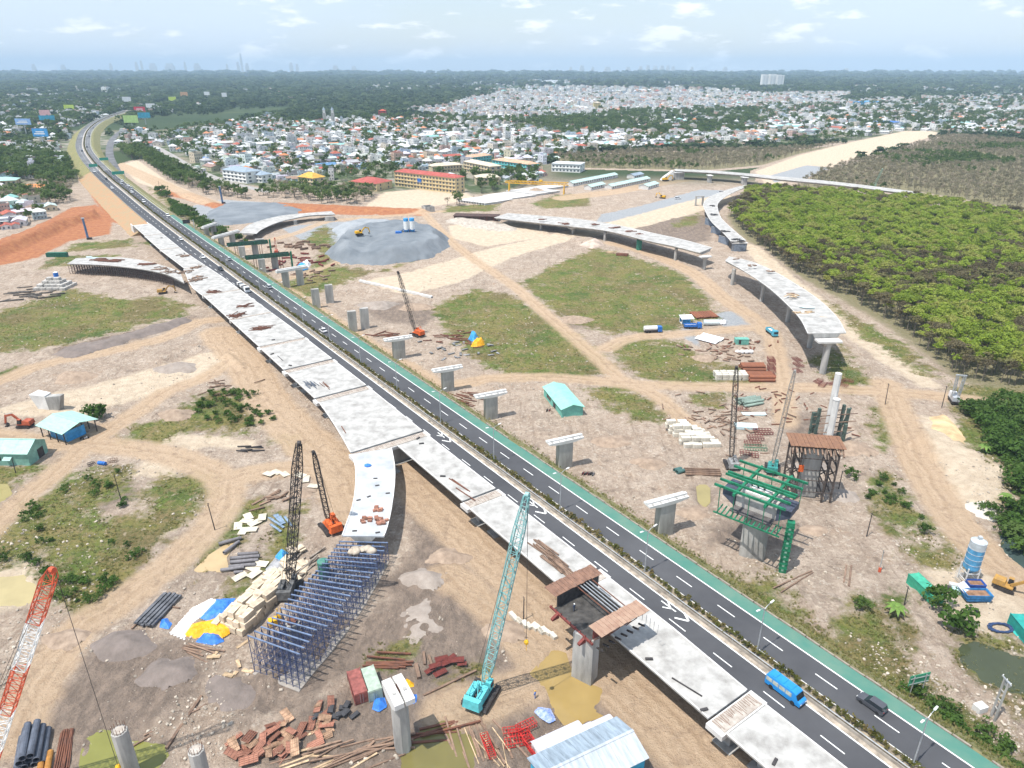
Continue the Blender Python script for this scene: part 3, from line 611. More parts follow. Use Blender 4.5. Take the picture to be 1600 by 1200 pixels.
sp = [  # s0,s1,left offset,label
 (-300, -261, -29.2, 'narrow concrete deck span starting at the far abutment left of the highway'),
 (-259.4, -213, -29.6, 'narrow concrete deck span with a green net on its side'),
 (-211.4, -157, lambda s: float(np.interp(s, [-210, -158], [-29.7, -28.2])), 'narrow concrete deck span where rusty scraps lie before the curved ramp joins'),
 (-155.4, -99, lambda s: float(np.interp(s, [-154, -118, -101], [-29, -34.2, -33.3])), 'concrete deck span widened by the scaffolded curved ramp joining it'),
 (-97.4, -54.5, -33.0, 'wide concrete deck span beside the white truck on the highway'),
 (-52.6, -13.5, -33.0, 'wide concrete deck span strewn with rusty rebar piles'),
 (-11, 15, -33.2, 'wide concrete deck span with a single dark bar on it'),
 (19, 45, -33.3, 'wide concrete deck span carrying a bundle of grey bars'),
 (49, 86, lambda s: float(np.interp(s, [49, 60, 74, 86], [-33.4, -34.6, -36.6, -38.7])), 'widest concrete deck span just before the two decks fork'),
 (90, 125.5, -26, 'narrow concrete deck span after the fork with three long brown beams'),
 (129.5, 165, -26.4, 'narrow concrete deck span loaded with timber boards beside the brown formwork'),
 (169, 205.3, -27.3, 'narrow concrete deck span in front of the brown formwork'),
 (209.2, 246, -27.3, 'bare white concrete deck span at the bottom edge beside the blue bus'), (250, 290, -27, 'concrete deck span beyond the bottom edge of the view')]
for i, (s0, s1, o0, lab) in enumerate(sp):
    l, r_ = span(s0, s1, o0, RE); deck('bridge_deck', lab, l, r_, 6.5, group='deck spans beside the highway')
jl = ['near the far abutment', 'near the green side net', 'where the curved ramp joins', 'beside the blue edge scaffold', 'by the rusty rebar piles', 'under the brown rebar mats', 'by the single dark bar', 'by the bundle of grey bars', 'where the two decks fork', 'beside the long brown beams', 'under the brown formwork', 'between two bare spans near the bottom edge', 'past the bottom edge']
for i in range(len(sp)-1):
    s = (sp[i][1]+sp[i+1][0])/2; o0 = sp[i][2](sp[i][1]) if callable(sp[i][2]) else sp[i][2]; o1 = RE(s)
    if i == 8: o0 = -38.6
    joint(s, o0, o1, w=3.4 if i > 4 else 1.6, label='recessed rusty joint between deck spans '+jl[i])
    wall_pier(s, o0+3.2, o1-2.5, 'concrete wall pier under the deck joint '+jl[i], th=1.6)
    if i not in (8,): wall_pier(s+6.5, o0+4, o1-3, 'second concrete wall pier just past the joint '+jl[i], th=1.4) if i in (6, 7, 9, 11) else None
wp = thing('abutment', 'white concrete wing wall at the far end of the deck', 'abutment', R(-301, -24, 0), RDIR)
MB().box(-.6, 0, -.3, 1.4, 11.2, 6.7).build('wall', CONC_W, wp); MB().box(-5, -5.3, -.3, 8.6, .5, 6.6).build('wing_wall', CONC_W, wp); MB().box(-5, 5.3, -.3, 8.6, .5, 6.6).build('wing_wall', CONC_W, wp)
# retaining face of the highway under the deck
rw = prof(0, t_of_s(-296), [(-9.3, -.6), (-9.3, 5.9), (-9.02, 5.9), (-9.02, -.6)]).build('retaining_wall', EMB_D); tag(rw, 'earth coloured retaining face of the highway under the deck', 'retaining wall', kind='structure')
def pxdeck(name, label, lp, rp, z, **kw):
    zz = z if isinstance(z, (list, tuple)) else [z]*len(lp)
    l = smooth_line([(*P(a, b, h)[:2], h) for (a, b), h in zip(lp, zz)], 5); 
    r_ = [(*P(a, b, h)[:2], h) for (a, b), h in zip(rp, zz)]
    # same parameter sampling on both sides
    k = 6; L2 = resamp(l, k*(len(lp)-1)+1); R2 = resamp(smooth_line(r_, 5), k*(len(lp)-1)+1)
    return deck(name, label, [p[:2] for p in L2], [p[:2] for p in R2], [p[2] for p in L2], **kw), L2, R2
def resamp(pts, k):
    a = np.array(pts); d = np.concatenate([[0], np.cumsum(np.linalg.norm(np.diff(a[:, :2], axis=0), axis=1))]); t = np.linspace(0, d[-1], k)
    return [tuple(np.interp(t, d, a[:, j]) for j in range(a.shape[1])) for _ in [0]][0] if False else list(zip(*[np.interp(t, d, a[:, j]) for j in range(a.shape[1])]))
rb, RBL, RBR = pxdeck('curved_ramp', 'curved ramp deck on rusty scaffolding left of the highway, littered with timber', [(105,412),(140,413),(175,415),(225,421),(261,429),(288,442)], [(118,404),(150,402.5),(185,402.5),(220,406.5),(250,414),(281,424)], 6.45, cat='ramp')
st, STL, STR = pxdeck('ramp_stub', 'grey curved ramp stub ending above the blue falsework', [(549,710),(555,730),(555,760),(550,792),(540,820),(534,837)], [(612,700),(617,727),(617,755),(612,795),(605,825),(600,838)], 6.5, mats=(DECKG, CONC), cat='ramp')
wall_pier(92, -36.5, -28.5, 'concrete wall pier under the start of the grey ramp stub', th=1.6)
ra, RAL, RAR = pxdeck('curved_ramp', 'white curved ramp deck standing by the grey gravel, right of the far highway', [(374,364),(388,352),(410,344),(440,337),(480,333),(518,330)], [(401,365),(408,359),(430,349),(455,342),(487,336.5),(524,335)], [4.6]*6, cat='ramp', gd=1.3)
c1, C1L, C1R = pxdeck('flyover', 'long curving flyover deck crossing the new road beyond the meadow', [(772,340),(830,347),(895,354),(950,361),(1007,375),(1050,384),(1093,395)], [(792,333),(845,337),(905,342),(962,351),(1025,365),(1070,375),(1113,387)], [5.5,6,6.6,7.4,8.3,8.9,9.6], cat='flyover', gd=1.7)
c2, C2L, C2R = pxdeck('flyover', 'flyover deck ending in mid air on a flared pier beside the plantation', [(1133,407),(1165,425),(1200,449),(1228,474),(1250,498),(1262,521)], [(1139,401),(1175,408),(1215,425),(1270,460),(1305,492),(1322,520)], [10.2,11,12,13.2,14.4,15.4], cat='flyover', gd=1.9)
dd, DL, DR = pxdeck('flyover', 'curved viaduct deck bending around the corner of the green plantation', [(1165,289),(1138,296),(1110,307),(1099,318),(1103,332),(1112,347),(1130,364),(1142,377)], [(1170,291),(1152,298),(1133,308),(1122,318),(1122,328),(1128,342),(1148,361),(1166,376)], [7.5,7.2,7,6.8,6.6,6.6,6.6,6.6], cat='flyover', gd=1.6)
ov, OVL, OVR = pxdeck('overpass', 'straight pale overpass behind the green plantation', [(1054,267),(1110,270),(1162,274),(1215,280),(1290,287),(1360,295),(1438,305)], [(1054,264),(1110,266.5),(1162,270.5),(1215,275.5),(1290,282.5),(1360,290.5),(1440,301)], [8.5]*7, cat='overpass', gd=1.8)
MB().box(0, 0, 0, 1, 1, 1)
def round_pier(p, zt, r, label, flare=None, group='round flyover piers', rz=0, n=14):
    t = thing('flyover_pier', label, 'pier', (p[0], p[1], gz(p[0], p[1])-.1), rz, group); h = zt-gz(p[0], p[1])+.1
    mb = MB(); mb.cyl((0, 0, -.5), (0, 0, h-(2.6 if flare else 0)), r, r, n); mb.build('shaft', CONC, t)
    if flare:
        secs = []
        for k in range(6):
            f = (k/5)**1.8; a = r+(flare-r)*f; z = h-2.6+1.9*k/5; secs.append([(math.cos(2*math.pi*i/12)*a, math.sin(2*math.pi*i/12)*(r+.25*f), z) for i in range(12)])
        MB().sweep(secs).build('flared_head', CONC, t); MB().box(0, 0, h-.705, flare*2+.5, r*2+1.2, .7).build('bearing_block', CONC_W, t)
    return t
for (px, py), fl, lab in (((845, 359), None, 'first round pier under the far flyover beside the new road'), ((895, 366), 3.2, 'flared pier under the far flyover where the new road passes'), ((945, 376), None, 'round pier under the far flyover beside a low earth mound'), ((998, 390), None, 'round pier wrapped in green net under the far flyover'), ((1055, 407), None, 'round pier under the far flyover behind the meadow'), ((1100, 421), 3.2, 'flared pier under the near end of the far flyover')):
    b = P(px, py); zt = float(np.interp(b.x, [p[0] for p in C1L], [p[2] for p in C1L]))-1.72
    round_pier(b, zt, .95 if not fl else .9, lab, fl, rz=.3)
nb = P(998, 390); nt_ = thing('safety_net', 'green net curtain wrapped around a pier of the far flyover', 'net', nb); MB().box(0, 0, 0, 3.0, 3.0, 6.3).build('net', mat('green_net', (.06, .24, .17), .8, .2, 1), nt_); MB().box(0, 0, 6.31, 3.2, 3.2, .1).build('hoop', GREENS, nt_)
for (px, py), lab in (((1144, 445), 'round pier at the start of the ending flyover'), ((1190, 471), 'second round pier under the ending flyover'), ((1230, 505), 'third round pier under the ending flyover'), ((1264, 544), 'round pier just behind the flared end pier of the flyover')):
    b = P(px, py); zt = float(np.interp(b.y, [p[1] for p in C2L[::-1]], [p[2] for p in C2L[::-1]]))-1.92
    round_pier(b, zt, 1.05, lab)
b = P(1285, 583); round_pier(b, 13.45, 1.25, 'flared concrete pier carrying the end of the flyover', 4.3, rz=.05, group='round flyover piers')
for (px, py), z in (((1104, 350), 5), ((1112, 364), 5), ((1126, 380), 5), ((1098, 330), 5.)):
    b = P(px+12, py-6); round_pier(b, z, .9, {1104: 'dark pier under the middle of the curved viaduct', 1112: 'pier under the curved viaduct behind blue panels', 1126: 'pier near the open end of the curved viaduct', 1098: 'pier at the tightest bend of the curved viaduct'}[px])
ab = thing('abutment', 'grey box shaped abutment at the open end of the curved viaduct', 'abutment', P(1154, 392), .1); MB().box(0, 0, -.3, 9.2, 2.2, 5.2).build('wall', mat('grey_panel', (.24, .255, .275), .8, .15, .8), ab); MB().box(0, -1.4, 0, 7.4, .3, 4.2).build('panel', mat('blue_grey_panel', (.20, .235, .29), .8, .15, .8), ab); MB().box(0, 0, 4.92, 10.2, 2.8, .5).build('cap', CONC_W, ab)
for q in ((1108, 352), (1118, 366), (1130, 381)):
    b = P(*q); a = thing('side_panel', {1108: 'blue grey side panel under the bend of the curved viaduct', 1118: 'blue grey side panel in the middle of the curved viaduct', 1130: 'blue grey side panel near the open end of the curved viaduct'}[q[0]], 'panel', b, 2.1, 'side panels of the curved viaduct'); MB().box(0, 0, -.2, 9, .4, 4.9).build('panel', MATS['blue_grey_panel'], a); MB().box(0, 0, 4.72, 9.2, .6, .2).build('rail', STEEL, a)
for i, (px, py) in enumerate(((1060, 280), (1108, 285), (1162, 288))):
    b = P(px, py); t = thing('overpass_pier', ('wall abutment at the left end of the pale overpass', 'second pier of the pale overpass', 'broad pier of the pale overpass above the viaduct')[i], 'pier', b, .1, 'overpass piers')
    MB().box(0, 0, -.4, (10, 3, 4)[i], 6, 7.1).build('shaft', CONC, t); MB().box(0, 0, 6.71, (10.4, 5, 6)[i], 8, .5).build('cap', CONC_W, t)
b = P(1045, 281); t = thing('wing_wall', 'white sloping wing wall left of the pale overpass', 'wall', b, .1); MB().hexa([(-9, -3, -.2), (3, -3, -.2), (3, 3, -.2), (-9, 3, -.2), (-6, -3, 3), (3, -3, 9.2), (3, 3, 9.2), (-6, 3, 3)]).build('wall', CONC_W, t); MB().box(3.4, 0, 0, .7, 6.6, 9.5).build('end_post', CONC_W, t)
for i, (px, py) in enumerate(((515, 345), (462, 351), (406, 381))):
    b = P(px, py); t = thing('ramp_pier', ('wall pier at the far end of the white curved ramp', 'middle pier of the white curved ramp', 'near end pier of the white curved ramp')[i], 'pier', b, (.1, .5, .2)[i], 'white ramp piers')
    MB().box(0, 0, -.4, (6.5, 2.4, 5.5)[i], (2, 1.6, 2)[i], 3.7).build('shaft', CONC, t); MB().box(0, 0, -.3, (8, 3.5, 7)[i], 3.4, .5).build('footing', CONC, t)

# T piers and twin columns right of the highway
def t_pier(px, py, zt, capw, sw, sd_, label, rz=.42, stem=True):
    b = P(px, py); b.z = -.1
    t = thing('pier', label, 'pier', b, rz, 'T shaped piers right of the highway')
    sw *= .78; capw *= .92
    if stem: MB().box(0, 0, -.4, sw, sd_, zt-1.5+.4).build('stem', CONC, t)
    secs = []
    for x, zb in ((-capw/2, zt-.95), (-sw/2, zt-1.502), (sw/2, zt-1.502), (capw/2, zt-.95)):
        secs.append([(x, -1.35, zb), (x, 1.35, zb), (x, 1.35, zt-.5), (x, .42, zt-.5), (x, .42, zt), (x, -.42, zt), (x, -.42, zt-.5), (x, -1.35, zt-.5)])
    MB().sweep(secs).build('crosshead', CONC_W, t)
    rd = random.Random(px); 
    for k in range(5):
        MB().box(-capw/2+capw*(k+.5)/5, -.88, zt-.492, .5, .5, .12).build('bearing_pad', CONC, t)
    MB().box(0, 0, -.35, sw+2, sd_+2, .5).build('footing', mat('dusty_footing', (.40, .33, .27), .95, .2, .6), t)
    return t
t_pier(624, 560, 9.4, 12.5, 6.2, 2.0, 'T shaped pier beside the small orange crane')
t_pier(700, 611, 9.6, 12.0, 5.4, 2.0, 'T shaped pier next to the red pipe pile')
t_pier(767, 654, 9.8, 12.0, 5.4, 2.0, 'T shaped pier nearest the teal roofed shed')
t_pier(881, 732, 10.4, 12.0, 5.6, 2.1, 'T shaped pier beside the row of parked motorbikes')
t_pier(1036, 835, 11.0, 12.5, 5.6, 2.2, 'T shaped pier standing on timber beams')
def columns(pxs, zt, label, cap=None, capz=1.3, w=3.6, d=1.9, rz=.42):
    ps_ = [P(*q) for q in pxs]; c = sum(ps_, Vector())/len(ps_); t = thing('column_pair', label, 'columns', (c.x, c.y, -.1), 0, 'twin columns right of the highway')
    for q in ps_: MB().box(q.x-c.x, q.y-c.y, -.4, w, d, zt+.4, rz).build('column', CONC, t)
    if cap:
        dv_ = (ps_[-1]-ps_[0]).normalized(); a = math.atan2(dv_.y, dv_.x); MB().box(0, 0, zt+.003, cap, 2.4, capz, a).build('crosshead', CONC_W, t); MB().box(0, 0, zt+capz+.005, cap-1, .9, .5, a).build('ledge', CONC_W, t)
    return t
columns([(552, 518), (571, 513)], 9.6, 'pair of bare concrete columns nearest the small orange crane')
columns([(495, 481), (516, 474)], 9.6, 'pair of bare concrete columns between the capped ones and the bare pair')
columns([(448, 449), (470, 445)], 8.6, 'twin columns joined by a long white crosshead', 17)
columns([(411, 426), (431, 421)], 8.0, 'twin columns carrying dark green steel formwork beside the dirt track', None)
columns([(380, 404), (400, 399)], 7.6, 'twin columns carrying dark green steel formwork beside the ramp end', None)
columns([(347, 385), (364, 380)], 6.2, 'twin columns with crosshead touching the end of the white ramp', 24)
columns([(324, 370), (335, 366)], 6.2, 'twin columns with crosshead farthest along the highway', 16)
for (px, py), h, lab in (((421, 423), 8.0, 'dark green steel formwork trough over the columns beside the dirt track'), ((390, 401), 7.6, 'dark green steel formwork trough over the columns beside the ramp end')):
    b = P(px, py); t = thing('steel_formwork', lab, 'formwork', b, .42, 'green steel formwork troughs'); 
    for y in (-1.6, 1.6): MB().box(0, y, h-.2, 24, .3, 1.9).build('side_form', GREEND, t)
    MB().box(0, 0, h-.05, 23.6, 2.8, .2).build('bottom_form', GREEND, t)
    for x in (-11, -4, 4, 11): MB().box(x, -1.9, h-.1, .3, .3, 1.7).build('rib', GREENS, t)
    MB().box(13, 0, -.2, 1.0, 1.0, h+2.2).build('end_tower', GREENS, t)
    for x in (-7.8, -6.4, 6.4, 7.8):
        MB().cyl((x, -1, 0), (x, -1, h-.2), .16, n=6).build('prop', RUST, t)
# ------------------------------------------------------------------ helpers for the yard
def to_p(x, y, z=0): d = H-z; zc = y*_c+d*_s; return 800+F*x/zc, 600+F*(d*_c-y*_s)/zc
def ang(a, b): p, q = P(*a), P(*b); return math.atan2(q.y-p.y, q.x-p.x)
def dist(a, b): return (P(*a)-P(*b)).length
def lay(name, label, cat, group, mb, m, plc, z0=None):
    """several alike things sharing one mesh; plc: (x,y,z,rx,ry,rz[,scale])"""
    out = []
    for i, q in enumerate(plc):
        o = mb.build(name, m) if i == 0 else share(out[0], name)
        o.location = q[:3]; o.rotation_euler = q[3:6]
        if len(q) > 6: o.scale = (q[6],)*3 if isinstance(q[6], (int, float)) else q[6]
        tag(o, label[i] if isinstance(label, list) else label, cat, group if len(plc) > 1 else None); out.append(o)
    return out
def reach(foot, px, py, L):
    """point on the sight line through (px,py) at distance L from foot, the upper one"""
    foot = Vector(foot); d = (P(px, py, 0)-Vector((0, 0, H))).normalized(); o = Vector((0, 0, H))-foot
    b = o.dot(d); c = o.length_squared-L*L; disc = b*b-c
    t = -b-math.sqrt(disc) if disc > 0 else -b
    return Vector((0, 0, H))+d*t
def lattice(mb, p, q, w0, w1=None, bays=16, ch=.12, br=.07, wm=None):
    """square lattice boom tapering to its ends"""
    p = Vector(p); q = Vector(q); w1 = w1 or w0*.5; wm = wm or w0; d = (q-p).normalized(); u = Vector((0, 0, 1)) if abs(d.z) < .97 else Vector((0, 1, 0))
    a = d.cross(u).normalized(); b = a.cross(d); ring = []
    for k in range(bays+1):
        f = k/bays; w = np.interp(f, [0, .12, .85, 1], [w0*.55, wm, wm, w1]); c = p.lerp(q, f)
        ring.append([c+a*(i*w/2)+b*(j*w/2) for i, j in ((-1, -1), (1, -1), (1, 1), (-1, 1))])
    for k in range(bays):
        for i in range(4):
            j = (i+1) % 4; mb.bar(ring[k][i], ring[k+1][i], ch); mb.bar(ring[k][i], ring[k+1][j], br) if (k+i) % 2 else mb.bar(ring[k][j], ring[k+1][i], br)
            mb.bar(ring[k][i], ring[k][j], br)
    return ring
def crawler(mbt, L=6.6, gauge=4.2, w=.9, h=1.05):
    """two crawler tracks"""
    out = []
    for s_ in (-1, 1):
        m = MB(); y = s_*gauge/2; secs = []
        for yy in (y-w/2, y+w/2): secs.append([(x, yy, z) for x, z in ((-L/2, .5), (-L/2+.35, .08), (L/2-.35, .08), (L/2, .5), (L/2-.35, h), (-L/2+.35, h))])
        m.sweep(secs)
        for k in range(int(L/.45)): m.box(-L/2+.4+k*.45, y, h, .2, w+.1, .07)
        out.append(m)
    return out
def crane(name, label, loc, rz, boom_px, Lb, body, dark, boom_m, boom_w, cat='crane', bays=18, hook=None, hz=0, size=1.0, boomless=False, sections=None):
    t = thing(name, label, cat, loc, rz); Mw = Matrix.Translation(Vector(loc)) @ Matrix.Rotation(rz, 4, 'Z'); inv = Mw.inverted(); k = size
    for m in crawler(None, 6.6*k, 4.2*k, .9*k, 1.05*k): m.build('track', DARK, t)
    m = MB(); m.box(0, 0, .45*k, 4*k, 3.4*k, .8*k); m.cyl((0, 0, 1.2*k), (0, 0, 1.5*k), 1.2*k, n=16); m.build('undercarriage', DARK, t)
    m = MB(); m.box(-.7*k, 0, 1.52*k, 5.0*k, 3.2*k, .35*k); m.box(-1.4*k, .95*k, 1.87*k, 3.4*k, 1.25*k, 1.5*k, taper=.94); m.box(-1.4*k, -1.0*k, 1.87*k, 3.4*k, 1.1*k, 1.3*k, taper=.94); m.build('house', body, t)
    m = MB(); m.hexa([(-4.3*k, -1.7*k, 1.3*k), (-3.2*k, -1.9*k, 1.3*k), (-3.2*k, 1.9*k, 1.3*k), (-4.3*k, 1.7*k, 1.3*k), (-4.1*k, -1.5*k, 3.2*k), (-3.22*k, -1.7*k, 3.3*k), (-3.22*k, 1.7*k, 3.3*k), (-4.1*k, 1.5*k, 3.2*k)]); m.build('counterweight', body, t)
    m = MB(); m.box(1.2*k, -1.15*k, 1.9*k, 1.5*k, 1.1*k, 1.7*k, taper=.9); cb = m.build('cab', body, t); MB().box(1.98*k, -1.15*k, 2.5*k, .06, .9*k, .85*k).build('window', GLASS, cb); MB().box(1.2*k, -1.73*k, 2.5*k, 1.1*k, .06, .85*k).build('window', GLASS, cb)
    m = MB()
    for i in range(3): m.cyl((-.9*k-.9*k*i, -.34*k, 2.25*k), (-.9*k-.9*k*i, .34*k, 2.25*k), .38*k, n=10)
    m.build('winch_drum', DARK, t)
    foot = Mw @ Vector((1.5*k, 0, 1.8*k)); tip = reach(foot, *boom_px, Lb); lt = inv @ tip; lf = inv @ foot
    if sections:
        n_ = len(sections)
        for i, mm in enumerate(sections):
            mb = MB(); a = foot.lerp(tip, i/n_); b = foot.lerp(tip, (i+1)/n_); lattice(mb, inv @ a, inv @ b, boom_w/(.55 if i else 1), boom_w*(.55 if i == n_-1 else 1), bays=7, ch=.13, br=.065, wm=boom_w); mb.build('boom_section', mm, t)
    else:
        mb = MB(); lattice(mb, lf, lt, boom_w, boom_w*.5, bays=bays, ch=.15*k, br=.085*k); mb.build('boom', boom_m, t)
    m = MB(); m.bar((lt.x, lt.y-.45*k, lt.z-.4), (lt.x, lt.y+.45*k, lt.z-.4), .3); m.cyl((lt.x+.2, lt.y-.3, lt.z), (lt.x+.2, lt.y+.3, lt.z), .45*k, n=10); m.build('boom_head', boom_m, t)
    gt = Vector((-2.2*k, 0, 5.2*k)); m = MB()
    for s_ in (-.9, .9):
        m.bar((-1.2*k, s_*k, 3.2*k), gt+Vector((0, s_*.6*k, 0)), .14*k); m.bar((-3.2*k, s_*k, 3.2*k), gt+Vector((0, s_*.6*k, 0)), .14*k)
    m.bar(gt+Vector((0, -.6*k, 0)), gt+Vector((0, .6*k, 0)), .14*k); m.build('gantry', body, t)
    m = MB()
    for s_ in (-.4, .4): m.bar(gt+Vector((0, s_, 0)), lt+Vector((-.2, s_*.5, 0)), .06)
    m.build('pendant_line', DARK, t)
    if hook is not None:
        m = MB(); top = lt+Vector((.5, 0, -.3)); tw = Mw @ top; bw = Vector((tw.x, tw.y, hook)); lb = inv @ bw
        m.bar(top, lb, .06); m.build('hoist_rope', DARK, t); m = MB(); m.blob(lb.x, lb.y, lb.z-.3, .4, .4, .55, 3); m.bar(lb, lb-Vector((0, 0, 2.2)), .07); m.build('hook_block', YELLOW, t)
    return t
crane('crawler_crane', 'teal crawler crane with a long raised teal lattice boom beside the muddy puddle', P(752, 1090), 1.15, (823, 774), 44, mat('crane_teal', (.12, .52, .56), .45, .12, 1), None, TEALL, 1.6, bays=24, hook=15)
crane('crawler_crane', 'orange crawler crane with a dark lattice boom at the tip of the grey ramp stub', P(518, 826), 2.2, (490, 707), 27, ORANGE, None, DARK, 1.1, bays=16, size=.95)
crane('crawler_crane', 'tall black lattice boom crane standing among the beige concrete blocks', P(452, 925), 1.6, (467, 693), 42, mat('dusty_grey_paint', (.12, .12, .12), .7, .3, 1), None, DARK, 1.5, bays=24)
crane('crawler_crane', 'crane with a red and white banded lattice boom rising from the lower left corner', P(-38, 1262), 1.25, (80, 892), 46, REDL, None, REDL, 1.75, hook=4, sections=[REDL, WHITE, REDL, WHITE, REDL])
crane('crawler_crane', 'small orange crane with a dark lattice boom behind a T shaped pier', P(652, 524), 2.4, (622, 425), 28, ORANGE, None, DARK, 1.1, bays=16, size=.85)
crane('crawler_crane', 'crane with a thin dark vertical lattice mast among the pipes right of the meadow', P(1143, 728), 1.5, (1151, 574), 31, mat('faded_grey_paint', (.3, .3, .3), .6, .2, 1), None, DARK, 1.25, bays=18, size=.8)
crane('crawler_crane', 'teal crane with a pale lattice boom behind the green steel formwork', P(1206, 735), 1.2, (1242, 580), 30, mat('dark_teal_paint', (.05, .27, .25), .5, .2, 1), None, mat('grey_lattice', (.30, .29, .27), .6, .2, 1), 1.1, bays=18, size=.85)
crane('crawler_crane', 'distant pale green crane beyond the overpass behind the plantation', P(1365, 294), 1.0, (1379, 264), 26, mat('pale_green_paint', (.30, .45, .35), .5, .15, 1), None, MATS['pale_green_paint'], 1.4, bays=10, size=1.1)
crane('crawler_crane', 'small red crane with a red boom beside the white ramp end', P(432, 395), 1.9, (429, 372), 12, REDL, None, REDL, .9, bays=8, size=.6)
for px, py, hh, r_, lab in ((138, 374, 14, .75, 'blue grey piling mast beside the orange embankment'), (348, 318, 14, .8, 'blue piling mast on the grey gravel beyond the highway')):
    b = G(px, py); t = thing('piling_mast', lab, 'piling rig', b, .3); MB().cyl((0, 0, 0), (-.4, 0, hh), r_, r_*.9, 10).build('mast', mat('mast_blue', (.10, .17, .30), .5, .2, .5), t); MB().box(.8, 0, 0, 3, 2.4, 1.2).build('base', DARK, t); MB().box(-.4, 0, hh, 1.9, 1.6, .6).build('head', STEEL, t)

# ------------------------------------------------------------------ blue falsework under the future ramp
def falsework():
    FZ = 9.2; zf = lambda k: 5.2+(FZ-5.2)*k/7
    top_r = resamp([tuple(P(a, b, zf(k))) for k, (a, b) in enumerate(((605,848),(588,875),(567,906),(545,935),(522,958),(508,972),(483,995),(459,1019)))], 24)
    top_l = resamp([tuple(P(a, b, zf(k))) for k, (a, b) in enumerate(((530,846),(512,870),(497,888),(480,906),(459,923),(442,947),(417,973),(387,993)))], 24)
    t = thing('falsework', 'blue steel tube falsework for the curved ramp with rows of cross beams', 'scaffolding')
    rd = random.Random(4); post = MB().cyl((0, 0, 0), (0, 0, 1), .075, n=5); pm = post.build('post', BLUEFALSE, t); first = True; prev = None
    br = MB(); tube = mat('blue_beam', (.17, .23, .36), .5, .2, .9); n = 0
    for i, (a, b) in enumerate(zip(top_l, top_r)):
        hz_ = 5.3+(FZ-5.2)*i/23; A = Vector(a); B = Vector(b); ext = (B-A).normalized()*rd.uniform(-.3, 1.6)
        MB().bar(A, B+ext, .24, .2).build('cross_beam', tube, t)
        row = [A.lerp(B, k/7) for k in range(8)]
        for q in row:
            h = 5.1+.3; o = pm if first else share(pm, 'post', t); first = False; o.location = (q.x, q.y, -.35); o.scale = (1, 1, hz_+.2); n += 1
        for z in (.6, 2.2, 3.8, 5.0): br.bar((A.x, A.y, z), (B.x, B.y, z), .06)
        for k in range(7):
            if (k+i) % 2: br.bar((row[k].x, row[k].y, .3), (row[k+1].x, row[k+1].y, hz_-.5), .05)
            else: br.bar((row[k].x, row[k].y, hz_-.5), (row[k+1].x, row[k+1].y, .3), .05)
        if prev:
            for k in range(8):
                p, q = prev[k], row[k]
                for z in (1.4, 3.0, 4.8): br.bar((p.x, p.y, z), (q.x, q.y, z), .06)
                br.bar((p.x, p.y, .3 if (k+i) % 2 else hz_-.6), (q.x, q.y, hz_-.6 if (k+i) % 2 else .3), .05)
        prev = row
    br.build('brace', BLUEFALSE, t)['kind'] = 'stuff'
    L0 = [(p[0], p[1]) for p in top_l]; R0 = [(p[0], p[1]) for p in top_r]; c = np.mean(L0+R0, axis=0); poly = [((x-c[0])*1.03+c[0], (y-c[1])*1.03+c[1]) for x, y in L0+R0[::-1]]
    MB().prism(poly, -.3, .12).build('blinding_slab', mat('dusty_slab', (.42, .37, .32), .95, .3, .4, col2=(.27, .25, .23)), t)
    bag = MB(); A = Vector(top_l[2]); B = Vector(top_r[2])
    for k in range(7): q = A.lerp(B, .35+.07*k); bag.blob(q.x+rd.uniform(-1, 1), q.y+rd.uniform(-1.5, 1), 5.6+rd.uniform(0, .4), 1.2, 1.1, .7, k)
    tag(bag.build('sand_bag', mat('canvas_bag', (.48, .41, .33), .9, .2, .7), smooth=True), 'heap of pale canvas sand bags on the upper end of the blue falsework', 'sandbags', kind='stuff')
falsework()
p = P(462, 1005); q = P(455, 985, 5); t = round_pier((p.x, p.y, 0), 5.4, 1.35, 'round concrete stump with open top inside the blue falsework', rz=0); MB().cyl((0, 0, 5.38), (0, 0, 5.75), 1.05, n=10).build('rebar_cage', RUST, t)
b = P(432, 985, 1.5); t = thing('drill_rig', 'small yellow machine with twin yellow guide bars beside the falsework', 'machine', (b.x, b.y, 0), .5)
MB().box(0, 0, 3.2, 3.2, 2, .3).build('platform', WOOD, t); MB().box(-.4, 0, 3.5, 1.6, 1.4, 1.1).build('housing', YELLOW, t); MB().blob(.8, .3, 4.2, .6, .6, .7, 2).build('motor', YELLOW, t); m = MB(); m.bar((.7, -.5, 3.5), (.7, -.5, 7.2), .14); m.bar((1.4, -.1, 3.5), (1.4, -.1, 7), .14); m.build('guide_bar', YELLOW, t)
m = MB(); [m.bar((x, y, -.2), (x, y, 3.2), .14) for x in (-1.4, 1.4) for y in (-.9, .9)]; m.build('stand', DARK, t)
b = P(505, 885, 3); t = thing('tank', 'green cylindrical tank beside the upper falsework', 'tank', (b.x, b.y, -.1)); MB().cyl((0, 0, 0), (0, 0, 4.6), 1.25, n=16).build('drum', mat('dull_green_paint', (.08, .24, .19), .6, .2, .8), t); MB().cyl((0, 0, 4.6), (0, 0, 4.9), 1.0, .5, 16).build('lid', MATS['dull_green_paint'], t)
